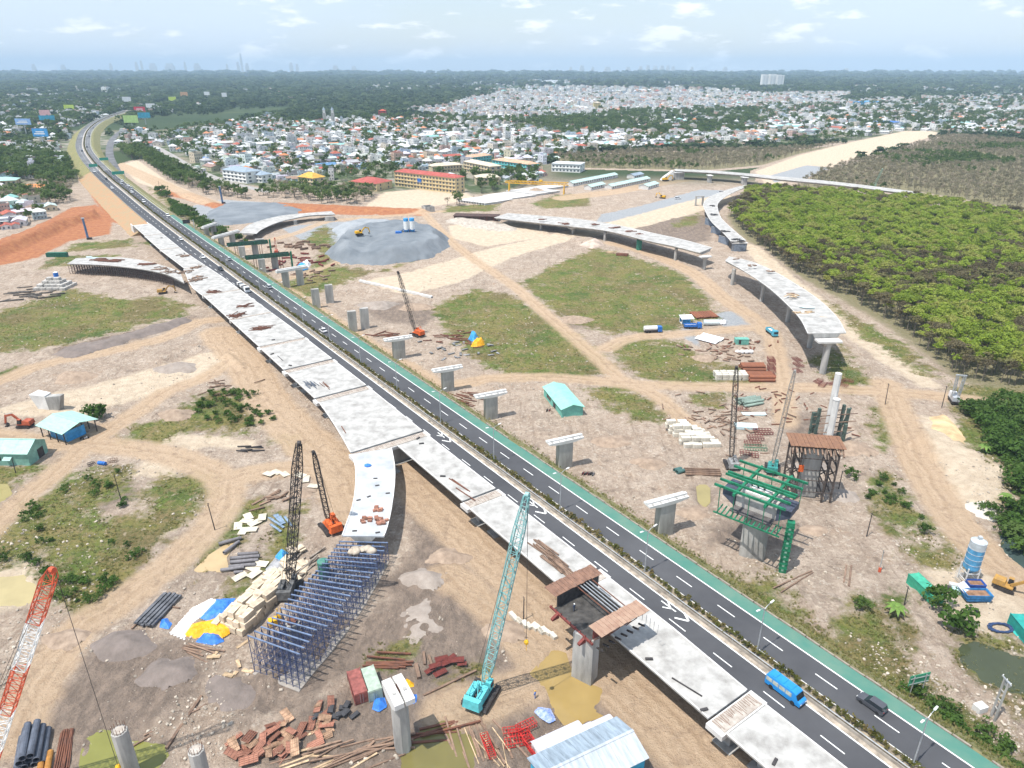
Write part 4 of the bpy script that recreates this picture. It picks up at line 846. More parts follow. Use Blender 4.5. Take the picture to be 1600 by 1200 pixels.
# rusty scaffolding under the curved ramp
def ramp_scaffold():
    t = thing('falsework', 'dense rusty scaffolding under the curved ramp left of the highway', 'scaffolding'); rd = random.Random(2)
    pm = None; br = MB(); L = RBL[:26]; Rr = RBR[:26]; sc = mat('rusty_scaffold', (.13, .09, .075), .8, .35, 1, col2=(.07, .055, .05))
    prev = None
    for i in range(26):
        for f in range(0, 4):
            for h_ in range(2):
                a = Vector(L[i]).lerp(Vector(Rr[i]), .04+.3*f)
                if h_ and i < 25: a = a.lerp(Vector(L[i+1]).lerp(Vector(Rr[i+1]), .04+.3*f), .5)
                if pm is None: pm = MB().bar((0, 0, 0), (0, 0, 1), .16).build('post', sc, t); o = pm
                else: o = share(pm, 'post', t)
                o.location = (a.x, a.y, -.3); o.scale = (1, 1, 6.2)
        row = [Vector(L[i]).lerp(Vector(Rr[i]), .04+.3*f) for f in range(4)]
        if prev:
            for f in range(4):
                for z in (.8, 2.2, 3.6, 5.0): br.bar((prev[f].x, prev[f].y, z), (row[f].x, row[f].y, z), .09)
                br.bar((prev[f].x, prev[f].y, .2), (row[f].x, row[f].y, 5.6), .07)
        br.bar((row[0].x, row[0].y, 5.2), (row[3].x, row[3].y, .4), .07); br.bar((row[0].x, row[0].y, .4), (row[3].x, row[3].y, 5.2), .07); prev = row
    br.build('brace', sc, t)['kind'] = 'stuff'
ramp_scaffold()

# ------------------------------------------------------------------ tall piers of the crossing flyover
t = thing('flyover_pier', 'tall wall shaped pier rising from the ochre puddle under brown formwork', 'pier', P(913, 1056), RDIR+.35); MB().box(0, 0, -.6, 4.2, 2.6, 11.3).build('shaft', CONC, t)
PB = P(917, 1052)
def brown_formwork():
    t = thing('formwork', 'brown steel and timber formwork box straddling the deck with plank roofs', 'formwork', (PB.x-.6, PB.y+3.4, 10.5), RDIR); 
    MB().box(0, 1.5, 0, 10.6, 9.5, .25).build('floor', mat('dark_form_steel', (.075, .07, .065), .7, .3, .8), t)
    MB().box(-5.2, 2.8, .26, .3, 10.5, 2.9).build('end_wall', DARK, t); MB().box(5.2, 2.8, .26, .3, 10.5, 2.9).build('end_wall', RUSTR, t)
    MB().box(0, 6.2, .26, 10, .25, 1.6).build('side_wall', MATS['dark_form_steel'], t)
    for y0, x0 in ((2.6, -6.4), (2.6, 6.6)):
        nm = 'plank_roof'; rf = MB().box(x0, y0+.2, 3.3, .2, .2, .1).build(nm, RUSTR, t); rd = random.Random(int(x0*3))
        for k in range(13):
            MB().box(x0+rd.uniform(-.12, .12), y0-5.6+.92*k, 3.45+rd.uniform(0, .06), 3.5, .86, .09, rd.uniform(-.02, .02)).build('plank', PLY if x0 < 0 else mat('tan_formply', (.42, .29, .21), .85, .35, .6, bump=.3, col2=(.30, .18, .13)), rf)
    for k in range(9): MB().bar((-5.6+1.4*k, -3.4, .1), (-5.6+1.4*k, -3.4, .9), .12).build('side_post', RUSTR, t)
    MB().box(0, -3.4, -.05, 12.4, .35, .4).build('red_walkway_beam', RUSTR, t)
    for x in (-3.8, 4.0): MB().hexa([(x-.3, -4.9, -.9), (x+.3, -4.9, -.9), (x+.3, -3.3, -.9), (x-.3, -3.3, -.9), (x-.3, -4.9, -.5), (x+.3, -4.9, -.5), (x+.3, -3.3, .3), (x-.3, -3.3, .3)]).build('bracket', RUSTR, t)
    for k in range(6): MB().bar((-5.2, 2.2+.75*k, 3.15), (5.2, 2.2+.75*k, 3.15), .16).build('tie_bar', RUST if k in (0, 5) else STEEL, t)
    for k in range(8): MB().bar((6.9, -3+1.5*k, -.2), (8.4, -3+1.5*k, .3), .28).build('prop_stub', DARK, t)
    m = MB()
    for k in range(7): m.bar((5.4+.35*(k % 3), -2.5+1.5*k, .1), (8.2, -2.0+1.5*k, 3.2), .14)
    m.build('diagonal_prop', RUST, t)
    for k in range(5): MB().bar((8.5-1.0*k+2.5, 8.3, .2), (8.5-1.0*k+2.5, 8.3, 2.2), .07).build('rail_post', STEEL, t)
brown_formwork()
t = thing('flyover_pier', 'tall octagonal pillar with a split white hammerhead at the bottom edge', 'pier', P(622, 1078, 13.2)-Vector((0, 0, 13.2)), -1.05); MB().cyl((0, 0, -.6), (0, 0, 11.4), 1.45, n=8, ph=.39).build('shaft', CONC, t)
for s_ in (-1, 1):
    y = .95*s_; secs = [[(-3.0, y-.8, 12.3), (-3.0, y+.8, 12.3), (-3.0, y+.8, 13.3), (-3.0, y-.8, 13.3)], [(-1.4, y-.8, 11.2), (-1.4, y+.8, 11.2), (-1.4, y+.8, 13.5), (-1.4, y-.8, 13.5)], [(1.4, y-.8, 11.2), (1.4, y+.8, 11.2), (1.4, y+.8, 13.5), (1.4, y-.8, 13.5)], [(3.0, y-.8, 12.3), (3.0, y+.8, 12.3), (3.0, y+.8, 13.3), (3.0, y-.8, 13.3)]]
    MB().sweep(secs).build('hammerhead', CONC_W, t)
    MB().box(.6, y, 13.51, .7, .6, .14).build('bearing', CONC, t)
m = MB(); [m.bar((-.9+.22*k, 0, 13.0), (-.9+.22*k, .03, 13.9), .07) for k in range(9)]; m.build('rebar', RUST, t)
for q, z, lab in (((186, 1142), 9.5, 'octagonal concrete pillar standing in the murky green puddle'), ((306, 1172), 8.5, 'octagonal concrete pillar with rebar top at the bottom edge beside red form panels')):
    b = P(*q, z); t = thing('flyover_pier', lab, 'pier', (b.x, b.y, 0)); MB().cyl((0, 0, -.6), (0, 0, z), 1.25, n=8).build('shaft', CONC, t); MB().cyl((0, 0, z+.003), (0, 0, z+.2), .9, n=8).build('rough_top', JOINT, t); m = MB()
    for k in range(14): m.bar((math.cos(k*.45)*1.0, math.sin(k*.45)*1.0, z), (math.cos(k*.45)*1.05, math.sin(k*.45)*1.05, z+1.0+.2*(k % 3)), .05)
    m.build('rebar', RUST, t)
# green steel formwork pier
_g0, _g1 = P(1145, 713, 16), P(1261, 752, 16); GA = math.atan2(_g1.y-_g0.y, _g1.x-_g0.x)
b = P(1174, 868); t = thing('flyover_pier', 'broad rounded concrete pier under the green steel formwork', 'pier', b, -.35); MB().prism([(-2.9, -.9), (-2.5, -1.3), (2.5, -1.3), (2.9, -.9), (2.9, .9), (2.5, 1.3), (-2.5, 1.3), (-2.9, .9)], -.5, 12).build('shaft', CONC, t)
t = thing('formwork', 'green steel beam formwork cradle on top of the broad pier', 'formwork', (b.x+.5, b.y+1.6, 11.8), GA); zb = 7.2
for y in (-7.2, -4.2, -1.2, 0, 3.4, 6.6): MB().bar((-8.4, y, zb), (8.0, y, zb), .4, .55).build('long_beam', GREENS, t)
for x in (-3.4, 3.8): MB().bar((x, -8, zb-.6), (x, 8.4, zb-.6), .6, .7).build('cross_beam', GREENS, t)
MB().box(0, 0, .3, 9.6, 4.4, 4.4).build('pier_cap', mat('form_white', (.55, .52, .48), .8, .25, .8, col2=(.36, .33, .30)), t); MB().box(0, -3.8, .35, 9.6, 2.8, .3).build('walkway', mat('dark_planks', (.12, .11, .11), .8, .3, .8), t)
for s_ in (-1, 1): MB().hexa([(s_*4.9, -2.6, .4), (s_*8, -2.6, 2.4), (s_*8, 2.6, 2.4), (s_*4.9, 2.6, .4), (s_*4.9, -2.6, 4.2), (s_*8, -2.6, 4.2), (s_*8, 2.6, 4.2), (s_*4.9, 2.6, 4.2)]).build('side_form', mat('blue_grey_form', (.07, .08, .115), .6, .25, .9), t)
for k in range(14): MB().bar((-7.2+1.08*k, -6.8, -.2), (-7.2+1.08*k, -3.6, .3), .26).build('bracket', GREENS, t)
MB().bar((-8, -6.8, -.3), (7.6, -6.8, -.3), .3).build('edge_beam', GREENS, t)
m = MB()
for k in range(5): MB().bar((-7+3.5*k, -6.7, -.2), (-7+3.5*k, -7.2, zb), .16).build('hanger', GREENS, t); MB().bar((-7+3.5*k, 6.4, 0), (-7+3.5*k, 6.6, zb), .16).build('hanger', GREENS, t)
for k in range(9): MB().box(-3.4+1.5*(k % 5), -1.3+2.4*(k//5), 4.72, 1.6, 1.8, .5, .1*k).build('white_bag', CONC_W, t)
for s_, lab in ((-1, 'bracket'), (1, 'bracket')): MB().bar((s_*6, 3.2, 0), (s_*1.8, 1.2, -3), .25).build('stay', GREENS, t)
c = P(1222, 892); t = thing('steel_column', 'tall green perforated steel column beside the broad pier', 'column', (c.x, c.y, -.1), -.35); MB().box(0, 0, -.3, 1.6, 1.6, 14).build('column', GREENS, t)
for k in range(10):
    MB().box(-.05, -.81, .6+1.25*k, .5, .06, .55).build('hole_plate', mat('light_green', (.25, .42, .33), .6, .2, 1), t)
    MB().box(0, 0, 1.2+1.25*k, 1.8, 1.8, .12).build('flange', GREENS, t)
# timber platform on steel trestles
b = P(1258, 774); t = thing('formwork', 'timber platform on dark steel trestle towers behind the green formwork', 'formwork', b, -.16)
TZ = 16.4
for k in range(14): MB().box(-6.4+.98*k, 0, TZ+.3+.03*(k % 3), .92, 7.4, .12).build('plank', mat('rust_planks', (.27, .145, .085), .9, .3, .8, bump=.3, col2=(.19, .10, .065)), t)
m = MB()
for x in (-5.6, -3.6, 3.4, 5.6):
    for y in (-3, 3): m.bar((x, y, -.3), (x, y, TZ), .42)
    for z in (2.5, 5.2, 8, 11, 14): m.bar((x, -3, z), (x, 3, z), .3)
    m.bar((x, -3, .5), (x, 3, 5), .14); m.bar((x, 3, 5), (x, -3, 10), .24); m.bar((x, -3, 10), (x, 3, TZ), .24)
for z in (3, 6.5, 9.6, 13, TZ-.3): m.bar((-5.6, -3, z), (5.6, -3, z), .18); m.bar((-5.6, 3, z), (5.6, 3, z), .18)
m.build('trestle', mat('brown_dark_steel', (.10, .08, .07), .7, .35, 1), t)
for k in range(13): MB().bar((-6.6+1.05*k, -5.4, TZ-1.0+.3*(k % 3)), (-6.4+1.05*k, -2.6, TZ-.1), .36).build('beam_end', WOOD, t)
MB().prism([(-2.2, -1), (2.2, -1), (2.2, 1), (-2.2, 1)], -.4, TZ-1.2).build('pier_shaft', CONC, t)
MB().box(-3.3, -3.3, 9.2, 1.2, .6, 1.8).build('orange_box', ORANGE, t)
b = P(1289, 690); t = thing('flyover_pier', 'tall pale square pillar behind the timber platform', 'pier', b, .1); MB().cyl((0, 0, -.4), (0, 0, 23.1), 1.0, n=8).build('upper_shaft', CONC_W, t); MB().cyl((-.3, -2.1, -.4), (-.3, -2.1, 15.4), 1.0, n=8).build('lower_shaft', CONC_W, t); MB().cyl((-.3, -2.1, 15.4), (-.3, -2.1, 15.7), 1.12, n=8).build('collar', CONC_W, t)
m_ = mat('grey_green_steel', (.09, .13, .11), .6, .3, 1)
t = thing('trestle', 'cluster of grey green steel posts and rails around the pale pillar', 'trestle', b, .1)
for x, y, h in ((-5, -2, 13), (-4.6, 1.4, 10), (5, -1, 12), (5.6, 2.6, 11.5), (-3, 3.4, 9), (3.4, -3.6, 8)): MB().box(x, y, -.3, .8, .8, h).build('post', m_, t)
for z in (4.2, 7.4, 10): MB().bar((-6.5, -2.1, z), (8, -1.2, z), .22).build('rail', WOOD, t); MB().bar((-5.5, 2.2, z-.6), (6.5, 2.8, z-.6), .22).build('rail', WOOD, t)
MB().bar((5.6, 2.6, 2), (8.4, 3.2, 9.8), .4).build('inclined_post', m_, t)

# ------------------------------------------------------------------ buildings of the yard
def shed(name, label, loc, rz, L, Wd, hw, hr, roof, wall, over=.5, opens=(), open_side=False, cat='shed'):
    """gable shed, ridge along x; roof sheets with seams"""
    t = thing(name, label, cat, loc, rz)
    if not open_side:
        m = MB(); m.add([(-L/2, -Wd/2, -.3), (L/2, -Wd/2, -.3), (L/2, Wd/2, -.3), (-L/2, Wd/2, -.3), (-L/2, -Wd/2, hw), (L/2, -Wd/2, hw), (L/2, Wd/2, hw), (-L/2, Wd/2, hw), (-L/2, 0, hr-.08), (L/2, 0, hr-.08)], [(0, 1, 5, 4), (2, 3, 7, 6), (1, 2, 6, 9, 5), (3, 0, 4, 8, 7), (3, 2, 1, 0)]); m.build('wall', wall, t)
    else:
        for x in np.linspace(-L/2+.4, L/2-.4, 4):
            for y in (-Wd/2+.4, Wd/2-.4): MB().box(x, y, -.2, .25, .25, hw+.1).build('post', DARK, t)
    sl = (hr-hw)/(Wd/2)
    for s_ in (-1, 1):
        e = Wd/2+over; z1 = hr-sl*e; n = max(3, int(L/2.2)); rf = None
        for k in range(n):
            x0 = -L/2-over+(L+2*over)*k/n; x1 = -L/2-over+(L+2*over)*(k+1)/n-.03; d = .012*(k % 2)
            q = [(x0, 0, hr+d), (x1, 0, hr+d), (x1, s_*e, z1+d), (x0, s_*e, z1+d)]; m = MB(); m.hexa([(a, b, c_) for a, b, c_ in q]+[(a, b, c_+.09) for a, b, c_ in q])
            rm_ = roof if not isinstance(roof, list) else roof[s_ > 0]
            if rf is None: rf = m.build('roof', rm_, t)
            else: m.build('roof_sheet', rm_, rf)
    MB().box(0, 0, hr+.07, L+2*over, .5, .07).build('ridge_cap', roof[0] if isinstance(roof, list) else roof, t)
    for (side, pos, w, z, h) in opens:
        if side in ('x+', 'x-'): x = L/2+.03 if side == 'x+' else -L/2-.03; MB().box(x, pos, z, .1, w, h).build('door' if z < .3 else 'window', DARK if z < .3 else GLASS, t)
        else: y = Wd/2+.03 if side == 'y+' else -Wd/2-.03; MB().box(pos, y, z, w, .1, h).build('door' if z < .3 else 'window', DARK if z < .3 else GLASS, t)
    return t
a_, b_ = P(42, 727), P(81, 706); w_ = (b_-a_).length; c_ = (a_+b_)/2; dl = (P(-20, 726)-a_).normalized(); Ls = 22
s1 = shed('shed', 'closed teal green shed with a pale teal gable roof at the left edge', (c_.x+dl.x*Ls/2, c_.y+dl.y*Ls/2, 0), math.atan2(-dl.y, -dl.x), Ls, w_, 4.2, 6.4, TEALROOF, TEALWALL, opens=(('x+', 1.2, 2.6, 0, 3), ('y-', -6, 1.6, 1.6, 1.2), ('y-', 2, 1.6, 1.6, 1.2)))
for x in (-8, -4.2, 5.2): MB().hexa([(x-1.2, -w_/2-1.3, 2.2), (x+1.2, -w_/2-1.3, 2.2), (x+1.2, -w_/2, 2.9), (x-1.2, -w_/2, 2.9), (x-1.2, -w_/2-1.3, 2.28), (x+1.2, -w_/2-1.3, 2.28), (x+1.2, -w_/2, 2.98), (x-1.2, -w_/2, 2.98)]).build('canopy', TEALROOF, s1)
c_ = P(110, 678, 0); s2 = shed('shed', 'open sided teal roofed shed with bright blue walls near the left edge', (c_.x, c_.y, 0), ang((93, 676), (127, 687))-.02, 12.5, 11, 4.2, 5.6, TEALROOF, BLUEP, open_side=True)
MB().box(0.2, -3.6, -.2, 8.5, .15, 3.6).build('wall', BLUES, s2); MB().box(4.4, -.6, -.2, .15, 6, 3.6).build('wall', BLUES, s2); MB().box(-4, 2, -.2, .15, 5, 3.4).build('wall', mat('lime_sheet', (.22, .42, .08), .6, .2, 1), s2)
a_, b_ = P(879, 655), P(909, 648); w_ = (b_-a_).length; far_ = P(853, 622); dl = (far_-a_).normalized(); Ls = (far_-a_).length+1.5; c_ = (a_+b_)/2+dl*Ls/2
s3 = shed('shed', 'teal shed with a long pale teal roof in the middle of the yard', (c_.x, c_.y, 0), math.atan2(-dl.y, -dl.x), Ls, w_, 3.4, 4.6, mat('teal_roofing', (.28, .60, .50), .5, .1, .5), mat('teal_wall', (.16, .46, .38), .6, .12, .6), opens=(('y-', 2, 2.2, 0, 2.2), ('y-', -4, 4, 1.0, 1.3)))
a_, b_ = P(868, 1198, 3), P(985, 1142, 3); an = math.atan2(b_.y-a_.y, b_.x-a_.x); Ls = (b_-a_).length+2; c_ = (a_+b_)/2
ROOFW = mat('streaky_white_roofing', (.52, .54, .57), .5, .25, .5, streak=(3, .4, 1), col2=(.30, .35, .40)); ROOFG = mat('grey_blue_roofing', (.30, .37, .44), .5, .2, .5, streak=(3, .4, 1))
s4 = shed('shed', 'long shed with a streaky silver roof and sky blue end wall at the bottom edge', (c_.x-1.2, c_.y-2.2, 0), an, Ls, 8.2, 3.6, 4.9, [ROOFW, ROOFG], mat('cyan_sheet', (.05, .40, .62), .5, .15, .6), opens=(('x+', -1, 1.2, 0, 2),))
for k, (q, l) in enumerate((((872, 1150), 9), ((892, 1152), 9), ((930, 1136), 7))):
    b = P(*q, 2.5); t = thing('cabin', ('white storage cabin with tarpaulin roof at the corner of the silver shed', 'second white cabin with lilac tarpaulin roof beside the silver shed', 'short pale cabin tucked behind the silver shed roof')[k], 'cabin', (b.x, b.y, 0), an)
    MB().box(0, 0, -.2, l, 2.3, 2.5).build('wall', CONC_W, t); m = MB(); m.sweep([[(x, y, z) for y, z in ((-1.3, 2.3), (-.9, 2.62), (0, 2.72), (.9, 2.62), (1.3, 2.3), (1.3, 2.34+.05), (.9, 2.7), (0, 2.82), (-.9, 2.7), (-1.3, 2.39))] for x in np.linspace(-l/2-.2, l/2+.2, 5)]); m.build('tarpaulin_roof', mat('lilac_sheet', (.60, .60, .68), .5, .12, .7), t); MB().box(-l/2-.02, .3, .1, .06, .9, 1.9).build('door', STEEL, t)
def container(label, loc, rz, m, L=6.1, Wd=2.44, h=2.6):
    t = thing('shipping_container', label, 'container', loc, rz); b = MB(); n = int(L/.3)
    b.box(0, 0, 0, L-.1, Wd-.1, h-.05)
    for k in range(n): x = -L/2+.25+k*(L-.5)/(n-1); b.box(x, 0, .12, .13, Wd, h-.3)
    b.build('body', m, t); r = MB()
    for x in (-L/2, L/2):
        for y in (-Wd/2, Wd/2): r.box(x, y, 0, .16, .16, h)
    for z in (0.0, h-.12):
        for y in (-Wd/2, Wd/2): r.box(0, y, z, L-.16, .12, .12)
    r.build('frame', m, t); MB().box(0, 0, h-.047, L-.2, Wd-.2, .03).build('roof', m, t)
    for s_ in (-1, 1): d = MB().box(L/2+.02, s_*Wd*.24, .12, .06, Wd*.44, h-.3).build('door', m, t); MB().box(L/2+.07, s_*Wd*.1, .2, .05, .05, h-.5).build('lock_rod', STEEL, d)
    return t
a = ang((548, 1052), (563, 1098))
p = P(567, 1072, 0); container('faded red shipping container beside the hammerhead pillar', (p.x-.6, p.y-1.2, 0), a, mat('faded_red', (.30, .10, .085), .7, .25, .8))
p2 = Vector((p.x-.6-2.6*math.cos(a-math.pi/2)*-1, p.y-1.2-2.6*math.sin(a-math.pi/2)*-1, 0)); 
container('pale green roofed shipping container with a blue end, next to the red one', (p.x-.6+2.62*abs(math.sin(a)), p.y-1.2+2.62*abs(math.cos(a))*.6, 0), a, mat('pale_sage', (.38, .46, .38), .7, .15, .8))
container('green shipping container beside the round bushes at the right', P(1443, 928), ang((1422, 915), (1450, 942)), mat('container_green', (.06, .38, .25), .6, .15, .8), L=8)
container('teal green container cut by the right edge below the blue hose', P(1597, 990), ang((1580, 980), (1600, 1005)), mat('container_teal', (.03, .33, .29), .6, .15, .8))
container('dark green container at the left near the orange embankment', P(90, 401), .05, mat('container_dark_green', (.03, .15, .10), .7, .2, .8), L=12)

# ------------------------------------------------------------------ silo, skips, machines on the right
b = P(1510, 908); t = thing('silo', 'blue cement silo with a pale domed top on a white steel frame', 'silo', b); S = mat('silo_blue', (.10, .33, .56), .5, .2, .6); SW = mat('silo_grey_top', (.48, .52, .55), .6, .15, .6)
MB().cyl((0, 0, 4.0), (0, 0, 9.2), 1.65, n=20).build('drum', S, t, smooth=False); MB().cyl((0, 0, 9.2), (0, 0, 11.0), 1.65, n=20).build('upper_drum', SW, t); MB().cyl((0, 0, 11.0), (0, 0, 11.5), 1.65, .7, 20).build('dome', SW, t); MB().cyl((0, 0, 2.4), (0, 0, 4.0), .35, 1.62, 20).build('cone', S, t); MB().box(0, 0, 11.5, .7, .7, .7).build('filter', SW, t)
for z in (5.2, 6.6, 8, 9.2): MB().cyl((0, 0, z), (0, 0, z+.1), 1.71, n=20).build('band', SW, t)
m = MB()
for x in (-1.3, 1.3):
    for y in (-1.3, 1.3): m.bar((x, y, -.2), (x, y, 4.4), .22)
for z in (1.2, 3.0): m.bar((-1.3, -1.3, z), (1.3, -1.3, z), .14); m.bar((-1.3, 1.3, z), (1.3, 1.3, z), .14); m.bar((-1.3, -1.3, z), (-1.3, 1.3, z), .14); m.bar((1.3, -1.3, z), (1.3, 1.3, z), .14)
for k in range(6): m.bar((-2.2, -1+.4*k, 0), (-2.0, -1+.4*k, 3), .07)
m.build('support_frame', CONC_W, t); m = MB(); m.bar((1.72, -.25, .2), (1.72, -.25, 11.2), .06); m.bar((1.72, .25, .2), (1.72, .25, 11.2), .06); [m.bar((1.72, -.25, .5+.4*k), (1.72, .25, .5+.4*k), .04) for k in range(26)]; m.build('ladder', STEEL, t)
def skip_(label, p, rz, L, Wd, h, m, fill):
    t = thing('skip', label, 'skip', p, rz); w = .12
    secs = lambda k: [(-L/2*k, -Wd/2*k), (L/2*k, -Wd/2*k), (L/2*k, Wd/2*k), (-L/2*k, Wd/2*k)]
    mb = MB(); lo = [(x, y, .15) for x, y in secs(.88)]; hi = [(x, y, h) for x, y in secs(1)]; hin = [(x*.94, y*.9, h) for x, y in secs(1)]; lin = [(x, y, h-.45) for x, y in secs(.86)]
    mb.sweep([lo, hi, hin, lin], caps=True); mb.build('bin', m, t); MB().box(0, 0, h*.55, L*.97+.1, Wd*.95+.12, .12).build('rib', m, t); MB().box(0, 0, h*.28, L*.93+.1, Wd*.92+.1, .12).build('rib', m, t); MB().box(0, 0, h-.44, L*.84, Wd*.8, .1).build('fill', fill, t); return t
SK = mat('skip_blue', (.035, .19, .42), .55, .25, .8); FL = mat('rusty_fill', (.26, .15, .09), .9, .3, .8)
skip_('larger bright blue open skip with brown inside in front of the silo', P(1524, 936), -.03, 5.6, 2.6, 1.9, SK, FL)
skip_('smaller dark blue skip behind the bright blue one', P(1522, 919), -.05, 3.6, 2.2, 1.7, mat('skip_navy', (.03, .09, .34), .55, .2, .8), FL)
b = P(1508, 918, 2); t = thing('sheet', 'lilac tarpaulin sheet propped between silo and skips', 'sheet', (b.x, b.y, 0), .5); MB().hexa([(-1.3, -1.2, 1.2), (1.3, -1.2, 1.2), (1.3, 1.2, 2.4), (-1.3, 1.2, 2.4), (-1.3, -1.2, 1.28), (1.3, -1.2, 1.28), (1.3, 1.2, 2.48), (-1.3, 1.2, 2.48)]).build('sheet', MATS['lilac_sheet'], t); m = MB(); [m.bar((x, 1.1, -.2), (x, 1.1, 2.4), .08) for x in (-1.2, 1.2)]; m.build('prop', STEEL, t)
b = P(1494, 926); t = thing('pump', 'pale teal pump unit with black hoses left of the skips', 'machine', b, -.4); MB().box(0, 0, 0, 2.2, 1.3, 1.2, taper=.9).build('housing', mat('pale_teal', (.45, .65, .62), .5, .1, 1), t); MB().box(-1.7, .4, 0, 1.1, .9, .9).build('motor', DARK, t); MB().box(-.4, 1.6, 0, 1.9, 1.0, 1.1).build('tank', CONC_W, t)
def excavator(label, p, rz, body, k=1.0, reach_=1, dark=DARK, fold=False):
    t = thing('excavator', label, 'excavator', p, rz)
    for m in crawler(None, 4.2*k, 2.5*k, .6*k, .85*k): m.build('track', dark, t)
    m = MB(); m.box(0, 0, .4*k, 2.6*k, 2*k, .6*k); m.cyl((0, 0, .95*k), (0, 0, 1.15*k), .8*k, n=12); m.build('undercarriage', dark, t)
    m = MB(); m.box(-.5*k, 0, 1.16*k, 4.2*k, 2.6*k, .3*k); m.box(-1.3*k, 0, 1.46*k, 2.5*k, 2.5*k, 1.0*k, taper=.92); m.build('house', body, t)
    m = MB(); m.hexa([(.2*k, .4*k, 1.46*k), (1.5*k, .4*k, 1.46*k), (1.5*k, 1.3*k, 1.46*k), (.2*k, 1.3*k, 1.46*k), (.3*k, .45*k, 2.9*k), (1.15*k, .45*k, 2.9*k), (1.15*k, 1.25*k, 2.9*k), (.3*k, 1.25*k, 2.9*k)]); m.build('cab', GLASS, t); MB().box(.72*k, .85*k, 2.91*k, 1.0*k, .95*k, .09).build('cab_roof', body, t)
    a = Vector((1.0*k, -.2*k, 1.7*k)); b = Vector((3.4*k, -.2*k, 4.1*k)); c = Vector((5.7*k*reach_, -.2*k, 3.5*k)); d = Vector((6.2*k*reach_, -.2*k, 1.0*k))
    m = MB(); m.bar(a, b, .4*k, .65*k); m.bar(b, c, .38*k, .55*k); m.build('boom', body, t); MB().bar(c+Vector((-.3*k, 0, .4*k)), d, .34*k, .5*k).build('stick', body, t)
    m = MB(); m.bar(a+Vector((.6*k, .3*k, -.3*k)), b.lerp(a, .2), .16*k); m.bar(b+Vector((0, 0, .35*k)), c+Vector((-.4*k, 0, .7*k)), .14*k); m.build('hydraulic_ram', STEEL, t)
    m = MB(); m.sweep([[(d.x+x*k, d.y+y*k, d.z+z*k) for x, z in ((.2, .1), (-.5, .05), (-.9, -.5), (-.5, -1.0), (.3, -.85), (.1, -.7), (-.4, -.8), (-.7, -.45), (-.4, -.1))] for y in (-.55, .55)]); m.build('bucket', dark, t)
    return t
excavator('dusty yellow excavator with lowered arm at the right edge beside the skips', P(1569, 920), -.75, YELLOWD, .95)
excavator('orange red excavator with folded arm at the left edge', P(40, 667), 3.1, mat('dull_orange_red', (.42, .10, .05), .6, .25, .8), 1.05)
excavator('yellow excavator on top of the grey gravel mound', (*P(562, 369, 7.5)[:2], 8.3), .5, YELLOW, 1.1)
excavator('small yellow excavator near the earthworks by the overpass', P(1040, 283), .4, YELLOW, 1.4)
excavator('yellow digger on the field left of the blue edge scaffold', P(255, 459), .3, YELLOWD, 1.0)
excavator('yellow roller digger at the end of the dark new road', P(1035, 310), 2.5, YELLOW, 1.1)

# ------------------------------------------------------------------ gravel heaps
def heap(label, q, hmax, slope, m, name='gravel_heap', z=0, step=1.4, rough=.5, ridge=0):
    q = px2(q); xs = [p[0] for p in q]; ys = [p[1] for p in q]; nx = int((max(xs)-min(xs))/step)+3; ny = int((max(ys)-min(ys))/step)+3
    X, Y = np.meshgrid(np.linspace(min(xs)-1, max(xs)+1, nx), np.linspace(min(ys)-1, max(ys)+1, ny)); d = sd_poly(X, Y, q)+(fbm(X*.12, Y*.12, 3)-.5)*min(5, .2*min(max(xs)-min(xs), max(ys)-min(ys)))
    Z = np.minimum(np.maximum(d, -.5)*slope*(.7+.6*fbm(X*.1, Y*.1, 3)), hmax*(.4+1.25*fbm(X*.045+3, Y*.045, 3)))+(fbm(X*.3, Y*.3, 4)-.5)*rough-.15
    vid = np.arange(nx*ny).reshape(ny, nx); mb = MB(); keep = (np.maximum(d, 0)[:-1, :-1]+np.maximum(d, 0)[1:, 1:]) > 0
    vs = np.stack([X, Y, Z], -1).reshape(-1, 3); fs = [(vid[j, i], vid[j, i+1], vid[j+1, i+1], vid[j+1, i]) for j in range(ny-1) for i in range(nx-1) if keep[j, i]]
    mb.add(vs.tolist(), [tuple(int(a) for a in f) for f in fs]); o = mb.build(name, m, smooth=True); tag(o, label, 'gravel heap'); return o
heap('large flat topped heap of grey crushed stone with a yellow excavator on it', [(506,396),(535,412),(600,415),(668,405),(706,386),(700,372),(660,358),(610,358),(560,366),(530,376)], 8.5, .8, GRAVEL, step=1.1, rough=.9)
heap('whitish grey stone heap behind the large crushed stone heap', [(525,372),(520,358),(560,346),(610,348),(655,356),(640,366),(590,366)], 4.6, .5, mat('pale_crushed_stone', (.36, .38, .40), .95, .25, .1, bump=.8, coord='World', col2=(.22, .24, .26)))
heap('low broad heap of grey stone beyond the highway', [(315,352),(325,330),(350,318),(440,318),(475,328),(455,340),(400,347),(340,354)], 2.6, .35, GRAVEL)
heap('small conical sand heap under the far flyover', [(903,383),(920,376),(940,377),(946,384),(925,389)], 4, .6, mat('pinkish_sand', (.50, .40, .33), .95, .2, .2, bump=.6), name='sand_heap')
heap('whitish sand mound beside the bright dirt track at the right', [(1500,760),(1530,735),(1572,752),(1584,785),(1560,812),(1525,815),(1500,790)], 1.7, .3, mat('whitish_sand', (.60, .56, .50), .95, .18, .25, bump=.6, col2=(.46, .42, .37)), name='sand_heap')
heap('ochre sand mound between the bright track and the green thicket', [(1445,650),(1480,645),(1505,670),(1530,720),(1500,730),(1465,700)], 1.5, .3, mat('ochre_sand', (.58, .42, .24), .95, .18, .25, bump=.6), name='sand_heap')
